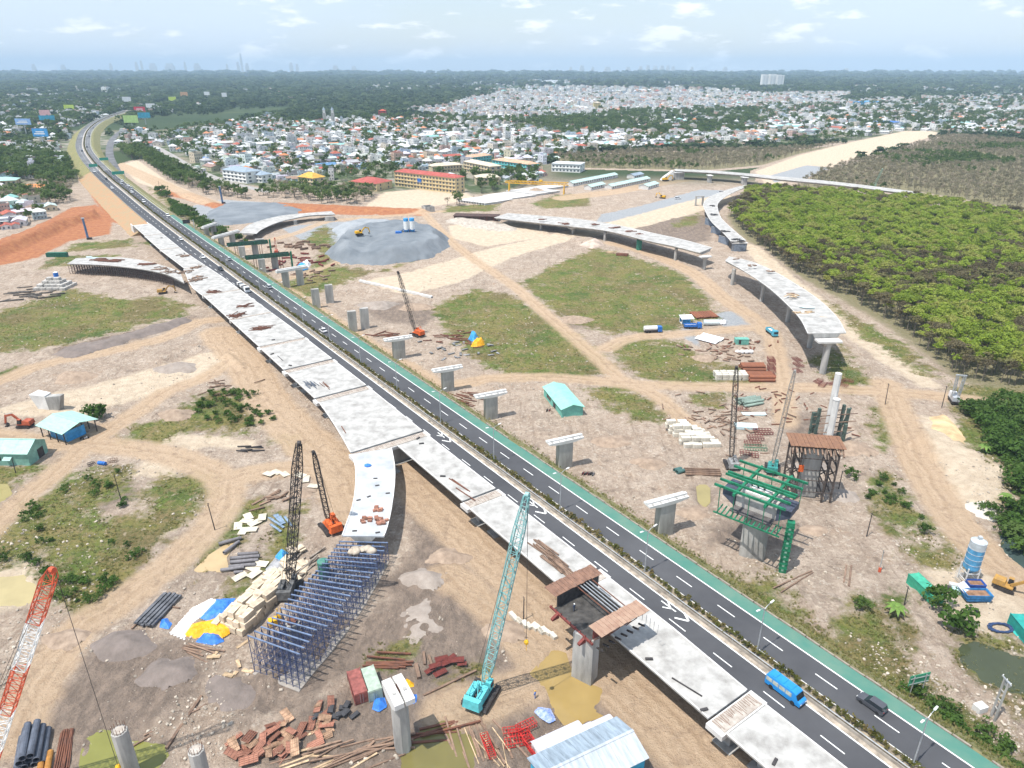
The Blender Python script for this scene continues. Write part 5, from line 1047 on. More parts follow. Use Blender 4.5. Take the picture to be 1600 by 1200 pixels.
heap('grey spoil heap beside the blue falsework', [(622,958),(660,935),(700,945),(698,985),(650,1005),(615,990)], 1.4, .3, mat('grey_spoil', (.36, .31, .27), .95, .3, .4, bump=1, col2=(.24, .20, .17)), name='spoil_heap', rough=1.0, step=.8)
heap('dark grey spoil heap with a round pit at the lower left', [(315,1085),(330,1055),(390,1050),(420,1075),(395,1105),(340,1115)], 1.2, .3, mat('dark_spoil', (.23, .19, .17), .95, .3, .4, bump=1, col2=(.15, .125, .11)), name='spoil_heap', rough=1.0, step=.8)
heap('dark brown earth bank along the left meadow', [(75,555),(120,538),(200,520),(270,500),(300,492),(304,500),(270,515),(190,538),(110,560)], 1.7, .45, MATS['dark_spoil'], name='spoil_heap', rough=.9)
heap('rubble strewn white heap left of the far flyover', [(690,345),(720,338),(760,345),(800,352),(815,360),(780,362),(730,356)], 1.8, .3, mat('white_rubble', (.55, .49, .42), .95, .3, .5, bump=1, col2=(.30, .26, .22)), name='rubble_heap', rough=1.4)
PK = mat('pinkish_spoil', (.40, .305, .23), .95, .25, .6, bump=1, col2=(.23, .17, .125)); GS = MATS['grey_spoil']
for (mx_, my_), r_, h_, m_, lab in (((960, 690), 7, 1.3, PK, 'beyond the T shaped pier with the motorbikes'), ((1012, 725), 6, 1.2, PK, 'between two T shaped piers'), ((1085, 800), 5, 1.0, PK, 'left of the green formwork pier'), ((1268, 730), 6, 1.1, GS, 'behind the timber platform'), ((1330, 700), 8, 1.3, PK, 'right of the timber platform'), ((1318, 775), 5, .9, GS, 'beside the thin dark pole'), ((1275, 830), 4, .8, PK, 'right of the tall green steel column'), ((275, 648), 7, 1.4, PK, 'on the small green field'), ((470, 770), 4, .8, PK, 'left of the orange crane'), ((590, 478), 10, 1.6, GS, 'by the bare twin columns'), ((650, 480), 9, 1.5, PK, 'beside the long white hollow beam'), ((840, 300), 12, 2, PK, 'behind the long flyover'), ((700, 870), 5, 1.1, PK, 'right of the upper falsework'), ((665, 905), 6, 1.2, GS, 'beside the falsework shadow'), ((790, 985), 5, .9, PK, 'left of the line of kerb blocks'), ((100, 1000), 5, .9, PK, 'by the red and white boom'), ((185, 1010), 7, 1.2, MATS['dark_spoil'], 'on the dark mud'), ((260, 1050), 6, 1.0, MATS['dark_spoil'], 'beside the dark spoil pit'), ((1100, 560), 6, 1.0, PK, 'in the yard behind the rust brown pipes'), ((120, 590), 9, 1.5, PK, 'beside the left pale road'), ((280, 575), 9, 1.5, GS, 'on the left pale ground'), ((900, 500), 8, 1.2, PK, 'in the middle of the large meadow')):
    c_ = P(mx_, my_); q_ = [to_p(c_.x+r_*(1+.25*math.sin(3*a+mx_))*math.cos(a), c_.y+.7*r_*math.sin(a)) for a in np.linspace(0, 6.28, 11)[:-1]]
    heap(('dark' if m_ is MATS['dark_spoil'] else 'grey' if m_ is GS else 'pinkish')+' low earth mound '+lab, q_, h_*1.4, .5, m_, name='spoil_heap', step=.7, rough=1.1)
# batching plant on the heap
b = P(640, 368, 7); t = thing('batching_plant', 'twin white and blue silos of the batching plant on the stone heap', 'silo', (b.x, b.y, 7), .2)
for x in (-1.9, 1.9):
    MB().cyl((x, 0, 4), (x, 0, 9.4), 1.6, n=14).build('silo_drum', WHITE, t); MB().cyl((x, 0, 9.4), (x, 0, 11.2), 1.62, n=14).build('silo_top', BLUES, t); MB().cyl((x, 0, 2), (x, 0, 4), .4, 1.6, 14).build('silo_cone', BLUES, t)
m = MB(); [m.bar((x, y, -.5), (x, y, 4.4), .25) for x in (-3.2, -.6, .6, 3.2) for y in (-1.2, 1.2)]; m.box(0, 0, 1.6, 6.8, 2.8, .25); m.build('support_frame', BLUEP, t); MB().box(-7, 0, .5, 4.5, 3, 2.6, taper=.85).build('hopper', BLUEP, t); MB().bar((-9.5, .5, .5), (-3, .2, 4.4), .9, .5).build('conveyor', mat('dark_blue_paint', (.05, .10, .2), .6, .2, 1), t)
# ------------------------------------------------------------------ piles: every piece is a thing of its own
def rowpile(name, label, cat, group, c, a, n, gap, mb, m, h, layers=1, jig=.15, seed=1, rx=0, zoff=0):
    """n pieces side by side at pixel c, long axis at angle a, stacked in layers"""
    rd = random.Random(seed); b = G(*c) if len(c) == 2 else Vector(c); pl = []; nx, ny = -math.sin(a), math.cos(a)
    for l in range(layers):
        k_ = n-l
        for k in range(k_):
            o = (k-(k_-1)/2)*gap; s_ = rd.uniform(-jig, jig)*3
            pl.append((b.x+nx*o+math.cos(a)*s_, b.y+ny*o+math.sin(a)*s_, b.z+zoff+h*l*.88, rx, 0, a+rd.uniform(-jig, jig)*.25))
    return lay(name, label, cat, group, mb, m, pl)
def pipe_mb(L, r, n=12): return MB().pipe((-L/2, 0, r), (L/2, 0, r), r, r*.14, n)
def beam_mb(L, w, h): return MB().box(0, 0, 0, L, w, h)
GP = mat('dark_blue_grey_pipe', (.11, .125, .16), .55, .25, .8); GPL = mat('grey_pipe', (.20, .19, .20), .6, .25, .8, objvar=.15)
RP = mat('rusty_brown_pipe', (.27, .105, .055), .75, .25, .9, objvar=.15, col2=(.19, .075, .045)); OP = mat('ochre_rust_pipe', (.42, .20, .05), .75, .25, .9)
a = ang((50, 1196), (60, 1138)); 
rowpile('steel_pipe', 'dark blue grey steel pipe in the stack at the lower left corner', 'pipe', 'dark pipes stacked at the lower left corner', (52, 1172), a, 4, 1.25, pipe_mb(7.5, .58), GP, 1.15, 3, .12, 3)
rowpile('steel_pipe', 'ochre rusty steel pipe beside the dark stacked pipes at the bottom edge', 'pipe', 'ochre pipes at the bottom edge', (70, 1200), a, 2, 1.1, pipe_mb(6, .5), OP, 1, 1, .1, 4)
a = ang((93, 1210), (105, 1135)); rowpile('steel_bar', 'long thin rusty bar right of the dark stacked pipes', 'bar', 'thin rusty bars at the bottom left', (100, 1172), a, 7, .34, beam_mb(8.5, .2, .2), RUST, .2, 2, .2, 5)
a = ang((205, 980), (258, 928)); rowpile('steel_pile', 'dark grey steel pile lying beside the blue and orange tarpaulins', 'steel pile', 'dark steel piles beside the tarpaulins', (248, 955), a, 5, .95, beam_mb(9.5, .62, .4), mat('dark_grey_steel', (.13, .135, .15), .6, .25, .9), .4, 2, .12, 6, zoff=.3)
for q, l in (((232, 958), 10), ((262, 948), 6)): lay('timber_beam', 'timber bearer under the dark grey steel piles' if l == 6 else 'long dark timber lying left of the dark grey steel piles', 'timber', None, beam_mb(l, .35, .3), WOOD, [(*P(*q)[:2], .05, 0, 0, a+(0 if l == 10 else 1.57))])
for i, (q0, q1, r_) in enumerate((((342, 852), (378, 842), .42), ((350, 866), (374, 848), .42), ((360, 875), (406, 871), .45), ((360, 881), (404, 877), .45), ((358, 888), (400, 884), .45), ((345, 893), (382, 888), .4), ((366, 896), (380, 895), .35), ((372, 868), (404, 866), .4))):
    p, q = P(*q0), P(*q1); L = (q-p).length; t = (p+q)/2; lay('steel_pipe', ['grey pipe lying crosswise behind the sandy puddle', 'grey pipe leaning over another pipe behind the sandy puddle', 'longest grey pipe in the row beside the sandy puddle', 'middle grey pipe in the row beside the sandy puddle', 'grey pipe in the row nearest the cut concrete sheets', 'thinner grey pipe in front of the pipe row', 'short grey pipe stub in front of the pipe row', 'hindmost grey pipe of the row beside the sandy puddle'][i], 'pipe', None, pipe_mb(L, r_), GPL, [(t.x, t.y, 0, 0, 0, math.atan2(q.y-p.y, q.x-p.x))])
a = ang((1180, 572), (1212, 575)); rowpile('steel_pipe', 'rust brown pipe in the upper bundle right of the lattice mast', 'pipe', 'upper bundle of rust brown pipes', (1176, 577), .0, 4, 1.35, pipe_mb(9, .65), RP, 1.2, 2, .1, 7)
rowpile('steel_pipe', 'rust brown pipe in the lower bundle beside the rusty lattice panels', 'pipe', 'lower bundle of rust brown pipes', (1188, 592), -.02, 5, 1.35, pipe_mb(9.5, .65), RP, 1.2, 2, .1, 8)
rowpile('steel_pipe', 'rusty sheet pile end on in the row behind the blue sheds', 'pipe', 'rusty piles behind the blue stall', (1100, 493), 1.75, 9, 1.25, pipe_mb(9, .5), RP, 1, 1, .1, 9)
rowpile('steel_beam', 'dark rusty I beam on the far meadow edge', 'beam', 'rusty beams on the far meadow edge', (972, 399), -.3, 4, 1.3, beam_mb(7, .9, .6), RUST, .6, 2, .1, 10); rowpile('timber_beam', 'pale timber in the pile on the far meadow edge', 'timber', 'pale timbers on the far meadow edge', (955, 395), -.2, 5, .8, beam_mb(6, .5, .4), WOODP, .4, 2, .1, 11)
# beige cast blocks
BL = MB().hexa([(-1.55, -.78, 0), (1.55, -.78, 0), (1.55, .78, 0), (-1.55, .78, 0), (-1.5, -.74, 1.3), (1.5, -.74, 1.3), (1.5, .74, 1.3), (-1.5, .74, 1.3)])
rd = random.Random(8); pl = []; a0 = ang((372, 940), (410, 905)); c0 = G(405, 940)
for l, (nx_, ny_) in enumerate(((6, 5), (5, 4), (3, 3))):
    for i in range(nx_):
        for j in range(ny_):
            u_, v_ = (i-2.5)*3.2+rd.uniform(-.5, .5)+l*.6, (j-2)*1.72+rd.uniform(-.3, .3)
            if rd.random() < .1: continue
            pl.append((c0.x+math.cos(a0)*u_-math.sin(a0)*v_, c0.y+math.sin(a0)*u_+math.cos(a0)*v_, c0.z+1.31*l, 0, 0, a0+rd.gauss(0, .13)))
lay('concrete_block', 'beige cast concrete block in the big stack beside the blue falsework', 'block', 'beige concrete blocks beside the falsework', BL, BLOCK, pl)
pl = []
for px, py, k in ((460, 868, 4), (470, 880, 3), (455, 885, 4), (466, 895, 3)):
    b = G(px, py)
    for i in range(k): pl.append((b.x+rd.uniform(-1.5, 1.5), b.y+rd.uniform(-1.5, 1.5), b.z+.35*i, rd.uniform(-.1, .1), rd.uniform(-.1, .1), rd.uniform(0, 3)))
lay('concrete_slab', 'loose pale slab in the jumble at the foot of the black boom crane', 'slab', 'loose slabs at the foot of the black crane', MB().box(0, 0, 0, 2.6, 1.6, .35), BLOCK, pl)
pl = []; c0 = G(1098, 690)
for l, (nx_, ny_) in enumerate(((4, 7), (3, 6), (2, 3))):
    for i in range(nx_):
        for j in range(ny_):
            if rd.random() < .16: continue
            pl.append((c0.x+(i-1.5)*2.95+(j-3)*.5+rd.uniform(-.5, .5)-2.5, c0.y-(j-3)*1.75+rd.uniform(-.3, .3)+2, c0.z+1.31*l, 0, 0, rd.uniform(-.12, .12)))
lay('concrete_block', 'whitish cast concrete block in the rows left of the lattice mast', 'block', 'whitish concrete blocks beside the lattice mast', MB().box(0, 0, 0, 2.8, 1.5, 1.3), BLOCKW, pl)
pl = []; c0 = G(1146, 590)
for l in range(2):
    for i in range(6-l):
        for j in range(3): pl.append((c0.x+(i-2.5)*2.4+rd.uniform(-.2, .2), c0.y+(j-1)*1.7, c0.z+1.11*l, 0, 0, rd.uniform(-.08, .08)))
lay('concrete_block', 'cream concrete block stacked left of the rust brown pipes', 'block', 'cream blocks left of the rust brown pipes', MB().box(0, 0, 0, 2.2, 1.4, 1.1), BLOCKW, pl)
pl = []; c0 = G(97, 447)
for l, n_ in enumerate((5, 4, 3, 2)):
    for i in range(n_):
        for j in range(n_-1 or 1): pl.append((c0.x+(i-n_/2)*3.4+rd.uniform(-.3, .3), c0.y+(j-n_/2)*3, c0.z+1.41*l, 0, 0, rd.uniform(-.06, .06)))
lay('concrete_block', 'grey white concrete block in the stepped stack on the left meadow', 'block', 'stepped block stack on the left meadow', MB().box(0, 0, 0, 3.1, 2.6, 1.4), mat('grey_white_block', (.48, .46, .43), .9, .25, .6, objvar=.12), pl)
b = P(88, 432, 5.6); t = thing('water_tank', 'small blue white tank on top of the stepped block stack', 'tank', (b.x, b.y, 5.65)); MB().cyl((0, 0, 0), (0, 0, 2.2), 1.2, n=12).build('drum', BLUEP, t); MB().cyl((0, 0, 2.2), (0, 0, 2.5), 1.2, .5, 12).build('lid', WHITE, t)
pl = []
for k in range(14):
    f = k/13; b = G(800+f*62+rd.uniform(-3, 3), 965+f*28+rd.uniform(-3, 3)); pl.append((b.x, b.y, b.z-.05, 0, 0, -1.0+rd.uniform(-.2, .2)))
lay('concrete_block', 'grey kerb block in the line beside the brown formwork', 'block', 'line of blocks beside the brown formwork', MB().box(0, 0, 0, 1.7, .9, .8), BLOCKW, pl)
# cut boards and sheets on the grass
pl = [(*G(px, py)[:2], G(px, py).z+.12+.13*(i % 3), rd.uniform(-.06, .06), rd.uniform(-.06, .06), rd.uniform(0, 3)) for i, (px, py) in enumerate(((372, 822), (385, 815), (392, 828), (380, 830), (398, 818), (410, 810), (388, 808), (375, 902), (398, 898), (395, 888), (408, 882), (420, 742), (432, 738), (445, 742), (470, 745), (478, 750), (490, 760)))]
lay('board', 'pale cut board lying flat left of the black boom crane', 'board', 'pale boards left of the black crane', MB().box(0, 0, 0, 3.2, 2.0, .12), mat('pale_board', (.62, .56, .45), .85, .15, .8, objvar=.1), pl)
# tarpaulins
def tarp(label, q, h, m, seed=1, name='tarpaulin'):
    q = px2(q); xs = [p[0] for p in q]; ys = [p[1] for p in q]; X, Y = np.meshgrid(np.linspace(min(xs), max(xs), 34), np.linspace(min(ys), max(ys), 34)); d = sd_poly(X, Y, q)
    Z = h*np.clip(d/1.2, 0, 1)*(.45+1.0*fbm(X*.55+seed*7, Y*.55, 4))+(fbm(X*1.6, Y*1.6+seed, 3)-.5)*.35*np.clip(d, 0, 1)+.02
    mb = MB(); vid = np.arange(X.size).reshape(X.shape); k = d > -.15
    mb.add(np.stack([X, Y, Z], -1).reshape(-1, 3).tolist(), [tuple(int(v) for v in (vid[j, i], vid[j, i+1], vid[j+1, i+1], vid[j+1, i])) for j in range(33) for i in range(33) if k[j, i] and k[j, i+1] and k[j+1, i] and k[j+1, i+1]])
    return tag(mb.build(name, m, smooth=True), label, 'tarpaulin')
tarp('white tarpaulin spread beside the dark grey steel piles', [(264,990),(300,950),(330,935),(343,938),(318,962),(300,975),(288,1000)], .8, TARPW, 1)
tarp('bright blue tarpaulin spread behind the orange one', [(312,966),(338,936),(368,935),(358,962),(330,972)], .7, TARPB, 2)
tarp('orange yellow tarpaulin between the blue tarpaulins', [(287,993),(300,975),(340,966),(368,975),(366,985),(345,1000),(325,993),(305,998)], 1.1, TARPO, 3)
tarp('small crumpled blue tarpaulin in front of the orange one', [(306,1003),(318,990),(345,992),(350,1002),(335,1008)], 1.3, TARPB, 4)
tarp('small blue tarpaulin bundle beside the dark grey steel piles', [(250,980),(252,968),(262,966),(268,975),(264,983)], 1.2, TARPB, 5)
tarp('blue tarpaulin crumpled beside the octagonal hammerhead pillar', [(582,1108),(585,1092),(600,1090),(604,1104),(592,1112)], 1.2, TARPB, 6)
tarp('yellow tarpaulin heap right of the octagonal hammerhead pillar', [(630,1066),(636,1060),(648,1068),(648,1074),(638,1076)], 1.6, TARPO, 7)
tarp('small round blue bundle right of the octagonal hammerhead pillar', [(642,1096),(643,1086),(650,1085),(651,1094),(647,1100)], 1.5, TARPB, 8)
tarp('blue tarpaulin over a stack on the meadow edge', [(731,531),(735,525),(746,525),(748,532),(740,536)], 2.6, BLUES, 9)
tarp('orange tarpaulin over a stack on the meadow edge', [(735,542),(742,533),(756,532),(757,539),(746,543)], 2.2, TARPO, 10)
tarp('blue and white rags beside the red steel frames', [(835,1112),(842,1105),(860,1108),(868,1125),(858,1130),(845,1122)], .9, mat('rag_cloth', (.45, .5, .66), .8, .4, 1.6, col2=(.10, .2, .55)), 11)
tarp('blue tarpaulin by the scrap near the grey stone heap', [(462,420),(470,413),(480,414),(482,421),(470,424)], 2, BLUES, 12); tarp('white tarpaulin by the scrap near the grey stone heap', [(470,414),(480,409),(486,413),(482,418)], 2, TARPW, 13)
tarp('blue tarpaulin over boards beside the black boom crane', [(430,870),(440,858),(452,865),(448,876),(438,880)], 1.2, BLUES, 14)
tarp('grey sheet over boards beside the black boom crane', [(415,890),(430,872),(450,880),(440,895),(425,900)], 1.0, mat('grey_sheet', (.36, .36, .37), .7, .2, .8), 15)
tarp('turquoise tarpaulin strip by the blue hose at the right edge', [(1580,985),(1586,982),(1606,998),(1600,1004)], .5, mat('turquoise_sheet', (.04, .38, .34), .6, .15, .8), 16)
# timber, red form panels, rusty frames in the foreground
def planks(label, group, c, a, n, spread, L, w, h, m, seed, da=.15, name='timber_beam', cat='timber', zs=.12):
    rd = random.Random(seed); pl = []
    for k in range(n):
        p = G(*c); x, y = p.x+rd.gauss(0, spread[0]), p.y+rd.gauss(0, spread[1]); pl.append((x, y, gz(x, y)+zs*(k % 3)*1.2, rd.uniform(-.03, .03), rd.uniform(-.05, .05), a+rd.gauss(0, da), (rd.uniform(.7, 1.2), rd.uniform(.8, 1.2), 1)))
    return lay(name, label, cat, group, MB().box(0, 0, 0, L, w, h), m, pl)
planks('weathered brown beam left of the octagonal hammerhead pillar', 'brown beams left of the octagonal pillar', (560, 1178), .35, 18, (4, 2.2), 8, .3, .25, WOOD, 1)
planks('tan plank among the brown beams at the bottom edge', 'tan planks at the bottom edge', (500, 1185), .5, 10, (3, 1.5), 6, .35, .15, WOODP, 2)
planks('rusty beam behind the octagonal hammerhead pillar', 'rusty beams right of the octagonal pillar', (680, 1142), .32, 7, (2.5, 1.0), 9, .35, .3, RUST, 3)
planks('dark rusty rail beside the green grass patch', 'rusty rails beside the green grass patch', (608, 1040), -.05, 8, (1, 1.3), 8, .32, .3, RUST, 4, .05)
planks('long brown beam beside the red steel frames', 'long brown beams beside the red steel frames', (748, 1162), 1.95, 13, (2.2, 1.2), 9, .32, .28, WOOD, 5, .12)
planks('thin tan lath beside the red steel frames', 'tan laths beside the red steel frames', (770, 1160), 1.9, 8, (2.5, 1.4), 7, .16, .14, WOODP, 6, .2)
planks('brown plank on trestles in front of the tarpaulins', 'planks in front of the tarpaulins', (305, 1018), -.25, 9, (2.2, 1.0), 5.5, .35, .14, WOOD, 7, .12); planks('broken plank on the dark spoil heap', 'planks on the dark spoil heap', (350, 1045), .4, 7, (4, 2.6), 2.6, .8, .1, WOODP, 8, .8)
for i, (q0, q1, w) in enumerate((((260, 1170), (315, 1088), .5), ((203, 1168), (322, 1100), .3), ((225, 1150), (312, 1108), .3), ((662, 1087), (744, 1048), .4), ((650, 1040), (655, 1062), .7), ((662, 1020), (664, 1040), .5), ((670, 1025), (676, 1045), .5), ((1208, 920), (1268, 893), .3), ((1220, 926), (1270, 895), .3), ((1330, 885), (1326, 917), .4), ((1322, 885), (1318, 912), .3), ((575, 1170), (585, 1160), .4))):
    p, q = G(*q0), G(*q1); L = (q-p).length; lay('timber_beam', ['dark square beam leaning by the green puddle', 'longest thin pole reaching into the green puddle', 'second thin pole beside the dark spoil', 'single long dark beam behind the teal crane', 'thick dark beam by the rusty frames', 'short upright leaning beam by the rusty frames', 'second short beam by the rusty frames', 'thin brown pole crossing another near the green steel column', 'second brown pole in the cross near the green steel column', 'brown board on the sandy ground right of the steel column', 'narrow board on the sandy ground right of the steel column', 'short dark stub at the bottom edge'][i], 'timber', None, beam_mb(L, w, w*.8), WOOD, [((p.x+q.x)/2, (p.y+q.y)/2, (p.z+q.z)/2+.1, 0, 0, math.atan2(q.y-p.y, q.x-p.x))])
pl = []; rd = random.Random(21)
for k in range(64):
    f = rd.random(); px = 372+f*140+rd.gauss(0, 9); py = 1185-f*62+rd.gauss(0, 13); b = G(px, py); pl.append((b.x, b.y, b.z+rd.choice((0, .25, .5, .8))*1.1, rd.uniform(-.35, .35), rd.uniform(-.35, .35), rd.uniform(0, 3), (rd.uniform(.7, 1.2),)*3))
fp = MB().box(0, 0, 0, 2.6, 1.25, .09); [fp.box(0, -.62+.31*j, .09, 2.6, .06, .1) for j in range(5)]; [fp.box(-1.28+.64*j, 0, .09, .06, 1.25, .1) for j in range(5)]
lay('form_panel', 'red brown ribbed form panel in the heap at the bottom edge', 'form panel', 'heap of red brown form panels', fp, BRICKR, pl[:44]); lay('form_panel', 'tan ribbed form panel among the red brown ones at the bottom edge', 'form panel', 'tan form panels in the heap', fp, mat('tan_panel', (.46, .30, .20), .9, .25, .8, objvar=.2), pl[44:])
planks('black rubber mat thrown on the heap edge beside the containers', 'dark mats beside the panel heap', (525, 1118), .5, 14, (1.4, 1.0), 1.8, 1.0, .25, mat('dark_mat', (.055, .055, .06), .8, .2, 1), 12, .6, 'rubber_mat', 'mat', .25)
def frame_mb(L, w, h, n):
    m = MB()
    for y in (-w/2, w/2):
        for z in (0, h): m.bar((-L/2, y, z), (L/2, y, z), .1)
    for k in range(n+1):
        x = -L/2+L*k/n; m.bar((x, -w/2, 0), (x, w/2, 0), .07); m.bar((x, -w/2, h), (x, w/2, h), .07); m.bar((x, -w/2, 0), (x, -w/2, h), .07); m.bar((x, w/2, 0), (x, w/2, h), .07)
    return m
pl = [(*G(px, py)[:2], .1+.5*(k % 2), 0, 0, a, (s, s, s)) for k, (px, py, a, s) in enumerate(((760, 1162, 1.9, .9), (766, 1178, 1.95, .8), (812, 1150, .1, 1), (822, 1140, .5, 1), (826, 1160, 2.1, 1.1), (832, 1172, 2.2, 1), (805, 1162, .2, 1), (838, 1182, 2.2, .9), (800, 1145, .15, .9)))]
lay('steel_lattice', 'bright red steel frame in the pile left of the silver shed', 'steel frame', 'bright red steel frames left of the silver shed', frame_mb(3.6, 1.4, .8, 7), REDP, pl)
pl = [(*G(px, py)[:2], .1+.35*(k % 3), rd.uniform(-.1, .1), 0, a, s) for k, (px, py, a, s) in enumerate(((690, 1030, .3, 1), (698, 1038, .5, 1), (680, 1045, .4, .9), (688, 1052, .6, 1), (672, 1050, .7, .8), (715, 1036, .1, 1), (705, 1028, .8, .8), (722, 1040, .1, .7)))]
lay('steel_lattice', 'rusty ribbed steel form in the pile behind the teal crane', 'steel frame', 'rusty ribbed forms behind the teal crane', fp, RUSTR, pl)
def mesh_panels(label, group, pts, m, L=4, w=2):
    mb = frame_mb(L, w, .5, 6); pl = [(*G(px, py)[:2], .1+.3*(k % 2), 0, 0, a, s) for k, (px, py, a, s) in enumerate(pts)]; lay('steel_lattice', label, 'steel frame', group, mb, m, pl)
mesh_panels('dark red lattice panel in the row beside the yard track', 'dark red lattice panels beside the yard track', [(1205, 562+6*k, 1.5, 1.15) for k in range(5)], RUSTR)
mesh_panels('dark red lattice panel lying right of the yard track', 'dark red lattice panels right of the yard track', [(1245, 563, 1.8, 1.1), (1247, 572, 1.8, 1.1), (1246, 580, 1.8, 1)], RUSTR)
mesh_panels('dark red lattice panel scattered at the foot of the flared pier', 'lattice panels at the foot of the flared pier', [(1278, 597, .7, 1), (1285, 603, .9, 1), (1310, 595, 2.2, 1), (1315, 603, 2.4, 1), (1300, 600, .3, .9), (1325, 597, 2.6, .9)], RUSTR)
mesh_panels('maroon steel panel near the lattice mast', 'maroon panels near the lattice mast', [(1192, 676, 0, 1.4), (1180, 686, -.1, 1.2), (1176, 694, -.1, 1.2), (1170, 712, -.25, 1.3), (1158, 640, .1, 1)], RUSTR)
lay('steel_trough', 'green steel trough lying behind the green formwork', 'steel trough', None, frame_mb(6.5, 2, 1, 8), GREENS, [(*G(1180, 702)[:2], .1, 0, 0, -.1)])
lay('sheet_stack', 'stack of pale blue roofing sheets beside the lattice mast', 'sheets', None, MB().box(0, 0, 0, 7, 3.4, .9), mat('pale_blue_sheet', (.55, .68, .70), .5, .1, .8), [(*G(1165, 668)[:2], 0, 0, 0, -.12)])
lay('sheet_stack', 'low stack of pale blue sheets behind the lattice mast', 'sheets', None, MB().box(0, 0, 0, 8, 2, .5), MATS['pale_blue_sheet'], [(*G(1178, 648)[:2], 0, 0, 0, 0)])
rowpile('steel_pipe', 'grey green pipe in the pile above the lattice mast foot', 'pipe', 'grey green pipes above the lattice mast foot', (1172, 630), .35, 5, 1.1, pipe_mb(8, .5), mat('grey_green_pipe', (.26, .34, .29), .6, .2, .8, objvar=.2), 1, 2, .25, 13)
rowpile('steel_pipe', 'rusty long bar beside the whitish blocks', 'bar', 'rusty bars beside the whitish blocks', (1098, 740), -.05, 4, 1.0, beam_mb(10, .5, .4), WOOD, .4, 2, .1, 14); rowpile('steel_pipe', 'short dark teal drum lying left of the rusty bars', 'drum', 'drums left of the rusty bars', (1060, 737), .4, 2, 1.2, pipe_mb(2.4, .6), mat('dark_teal_drum', (.07, .15, .14), .6, .2, 1), 1, 1, .1, 15)
planks('scrap timber around the whitish blocks', 'scrap timber around the whitish blocks', (1120, 660), .3, 60, (7, 9), 3.2, .4, .25, WOOD, 16, 1.2); planks('rusty scrap bar on the sandy ground beside the timber platform', 'rusty scrap around the timber platform', (1240, 640), .3, 44, (9, 10), 2.4, .35, .25, RUST, 17, 1.2)
planks('loose board in the yard behind the flared pier', 'loose boards behind the yard track', (1120, 552), .1, 30, (7, 5), 3, .8, .3, WOOD, 18, .9); planks('rusty bar in the yard behind the flared pier', 'rusty bars behind the yard track', (1140, 540), .1, 24, (8, 6), 2.8, .6, .3, RUST, 19, .9)
planks('rusty bar in the scrap beside the meadow track', 'scrap beside the meadow track', (705, 530), -.3, 26, (6, 7), 4.5, .4, .3, RUST, 20, .4); planks('grey board in the scrap beside the meadow track', 'grey scrap beside the meadow track', (715, 548), .2, 24, (8, 7), 2.6, .9, .3, mat('grey_scrap', (.25, .25, .25), .8, .4, 1, objvar=.3), 21, .9)
planks('rusty bar between the T shaped piers', 'rusty bars between the T shaped piers', (720, 625), -.5, 20, (2.5, 4.5), 6, .3, .25, RUST, 22, .12); planks('brown pipe beside the bare columns', 'brown pipes beside the bare columns', (605, 522), .4, 9, (5, 3), 8, .4, .35, RUST, 23, .5)
planks('scrap bar by the grey stone heap', 'scrap by the grey stone heap', (463, 408), .2, 30, (9, 12), 5, .9, .8, RUSTR, 24, .7); planks('timber by the small red crane', 'timber by the small red crane', (480, 385), .1, 18, (12, 5), 6, 1, 1.2, WOOD, 25, .3); planks('loose timber beside the twin columns', 'timber beside the twin columns', (490, 430), .1, 20, (9, 7), 4, .8, .6, WOOD, 26, .8)
planks('dark timber on the grass beside the stepped block stack', 'dark timber beside the stepped stack', (50, 460), .5, 18, (8, 9), 8, .8, .5, mat('grey_dark_timber', (.14, .125, .11), .9, .3, 1), 27, .3); planks('brown stake on the small green field', 'brown stakes on the small green field', (345, 608), .2, 16, (5, 4), 5, .3, .25, WOOD, 28, .5); planks('dark bar on the bare strip beside the track', 'dark bars on the bare strip', (395, 702), .1, 8, (2, 1.4), 4, .3, .3, DARK, 29, .15)
planks('brown box of scrap left of the orange crane', 'brown scrap left of the orange crane', (425, 785), .7, 10, (2.2, 2), 3.5, .6, .3, WOOD, 30, .3); planks('timber beam leaning beside the falsework', 'timbers beside the falsework', (478, 895), 1.1, 12, (1.2, 2.5), 6, .35, .3, mat('grey_timber', (.30, .26, .22), .9, .3, 1), 31, .1)
planks('blue grey board beside the grass strip', 'blue grey boards left of the black crane', (435, 815), -.8, 8, (1.2, 2), 5, .7, .15, mat('blue_grey_board', (.22, .30, .40), .8, .25, 1), 32, .1)
b = G(160, 726); t = thing('barrel', 'blue plastic drum lying beside the left dirt track', 'barrel', (b.x, b.y, b.z+.5), -.2); MB().cyl((-1.2, 0, 0), (1.2, 0, 0), .55, n=12).build('drum', BLUEP, t); [MB().cyl((x, 0, 0), (x+.08, 0, 0), .6, n=12).build('hoop', BLUEP, t) for x in (-.6, .5)]
lay('timber_box', 'brown open crate beside the blue plastic drum', 'crate', None, frame_mb(2.4, 1.4, .7, 4), WOOD, [(*G(176, 721)[:2], 0, 0, 0, .3)]); lay('timber_box', 'dark pallet stack left of the blue plastic drum', 'pallet', None, frame_mb(1.8, 1.4, .6, 4), DARK, [(*G(143, 726)[:2], 0, 0, 0, .8)])
p_, q_ = P(562, 440), P(675, 466); t = thing('concrete_beam', 'long white hollow concrete beam lying across the bare ground', 'beam', ((p_.x+q_.x)/2, (p_.y+q_.y)/2, 0), math.atan2(q_.y-p_.y, q_.x-p_.x)); L = (q_-p_).length; MB().box(0, 0, 0, L, 1.4, 1.1).build('box', CONC_W, t); MB().box(L/2+.02, 0, .25, .08, .9, .6).build('hollow_end', DARK, t)
for k in range(5): MB().box(-L/2+L*(k+.5)/5, 0, 1.103, .3, 1.44, .05).build('joint_band', CONC, t)
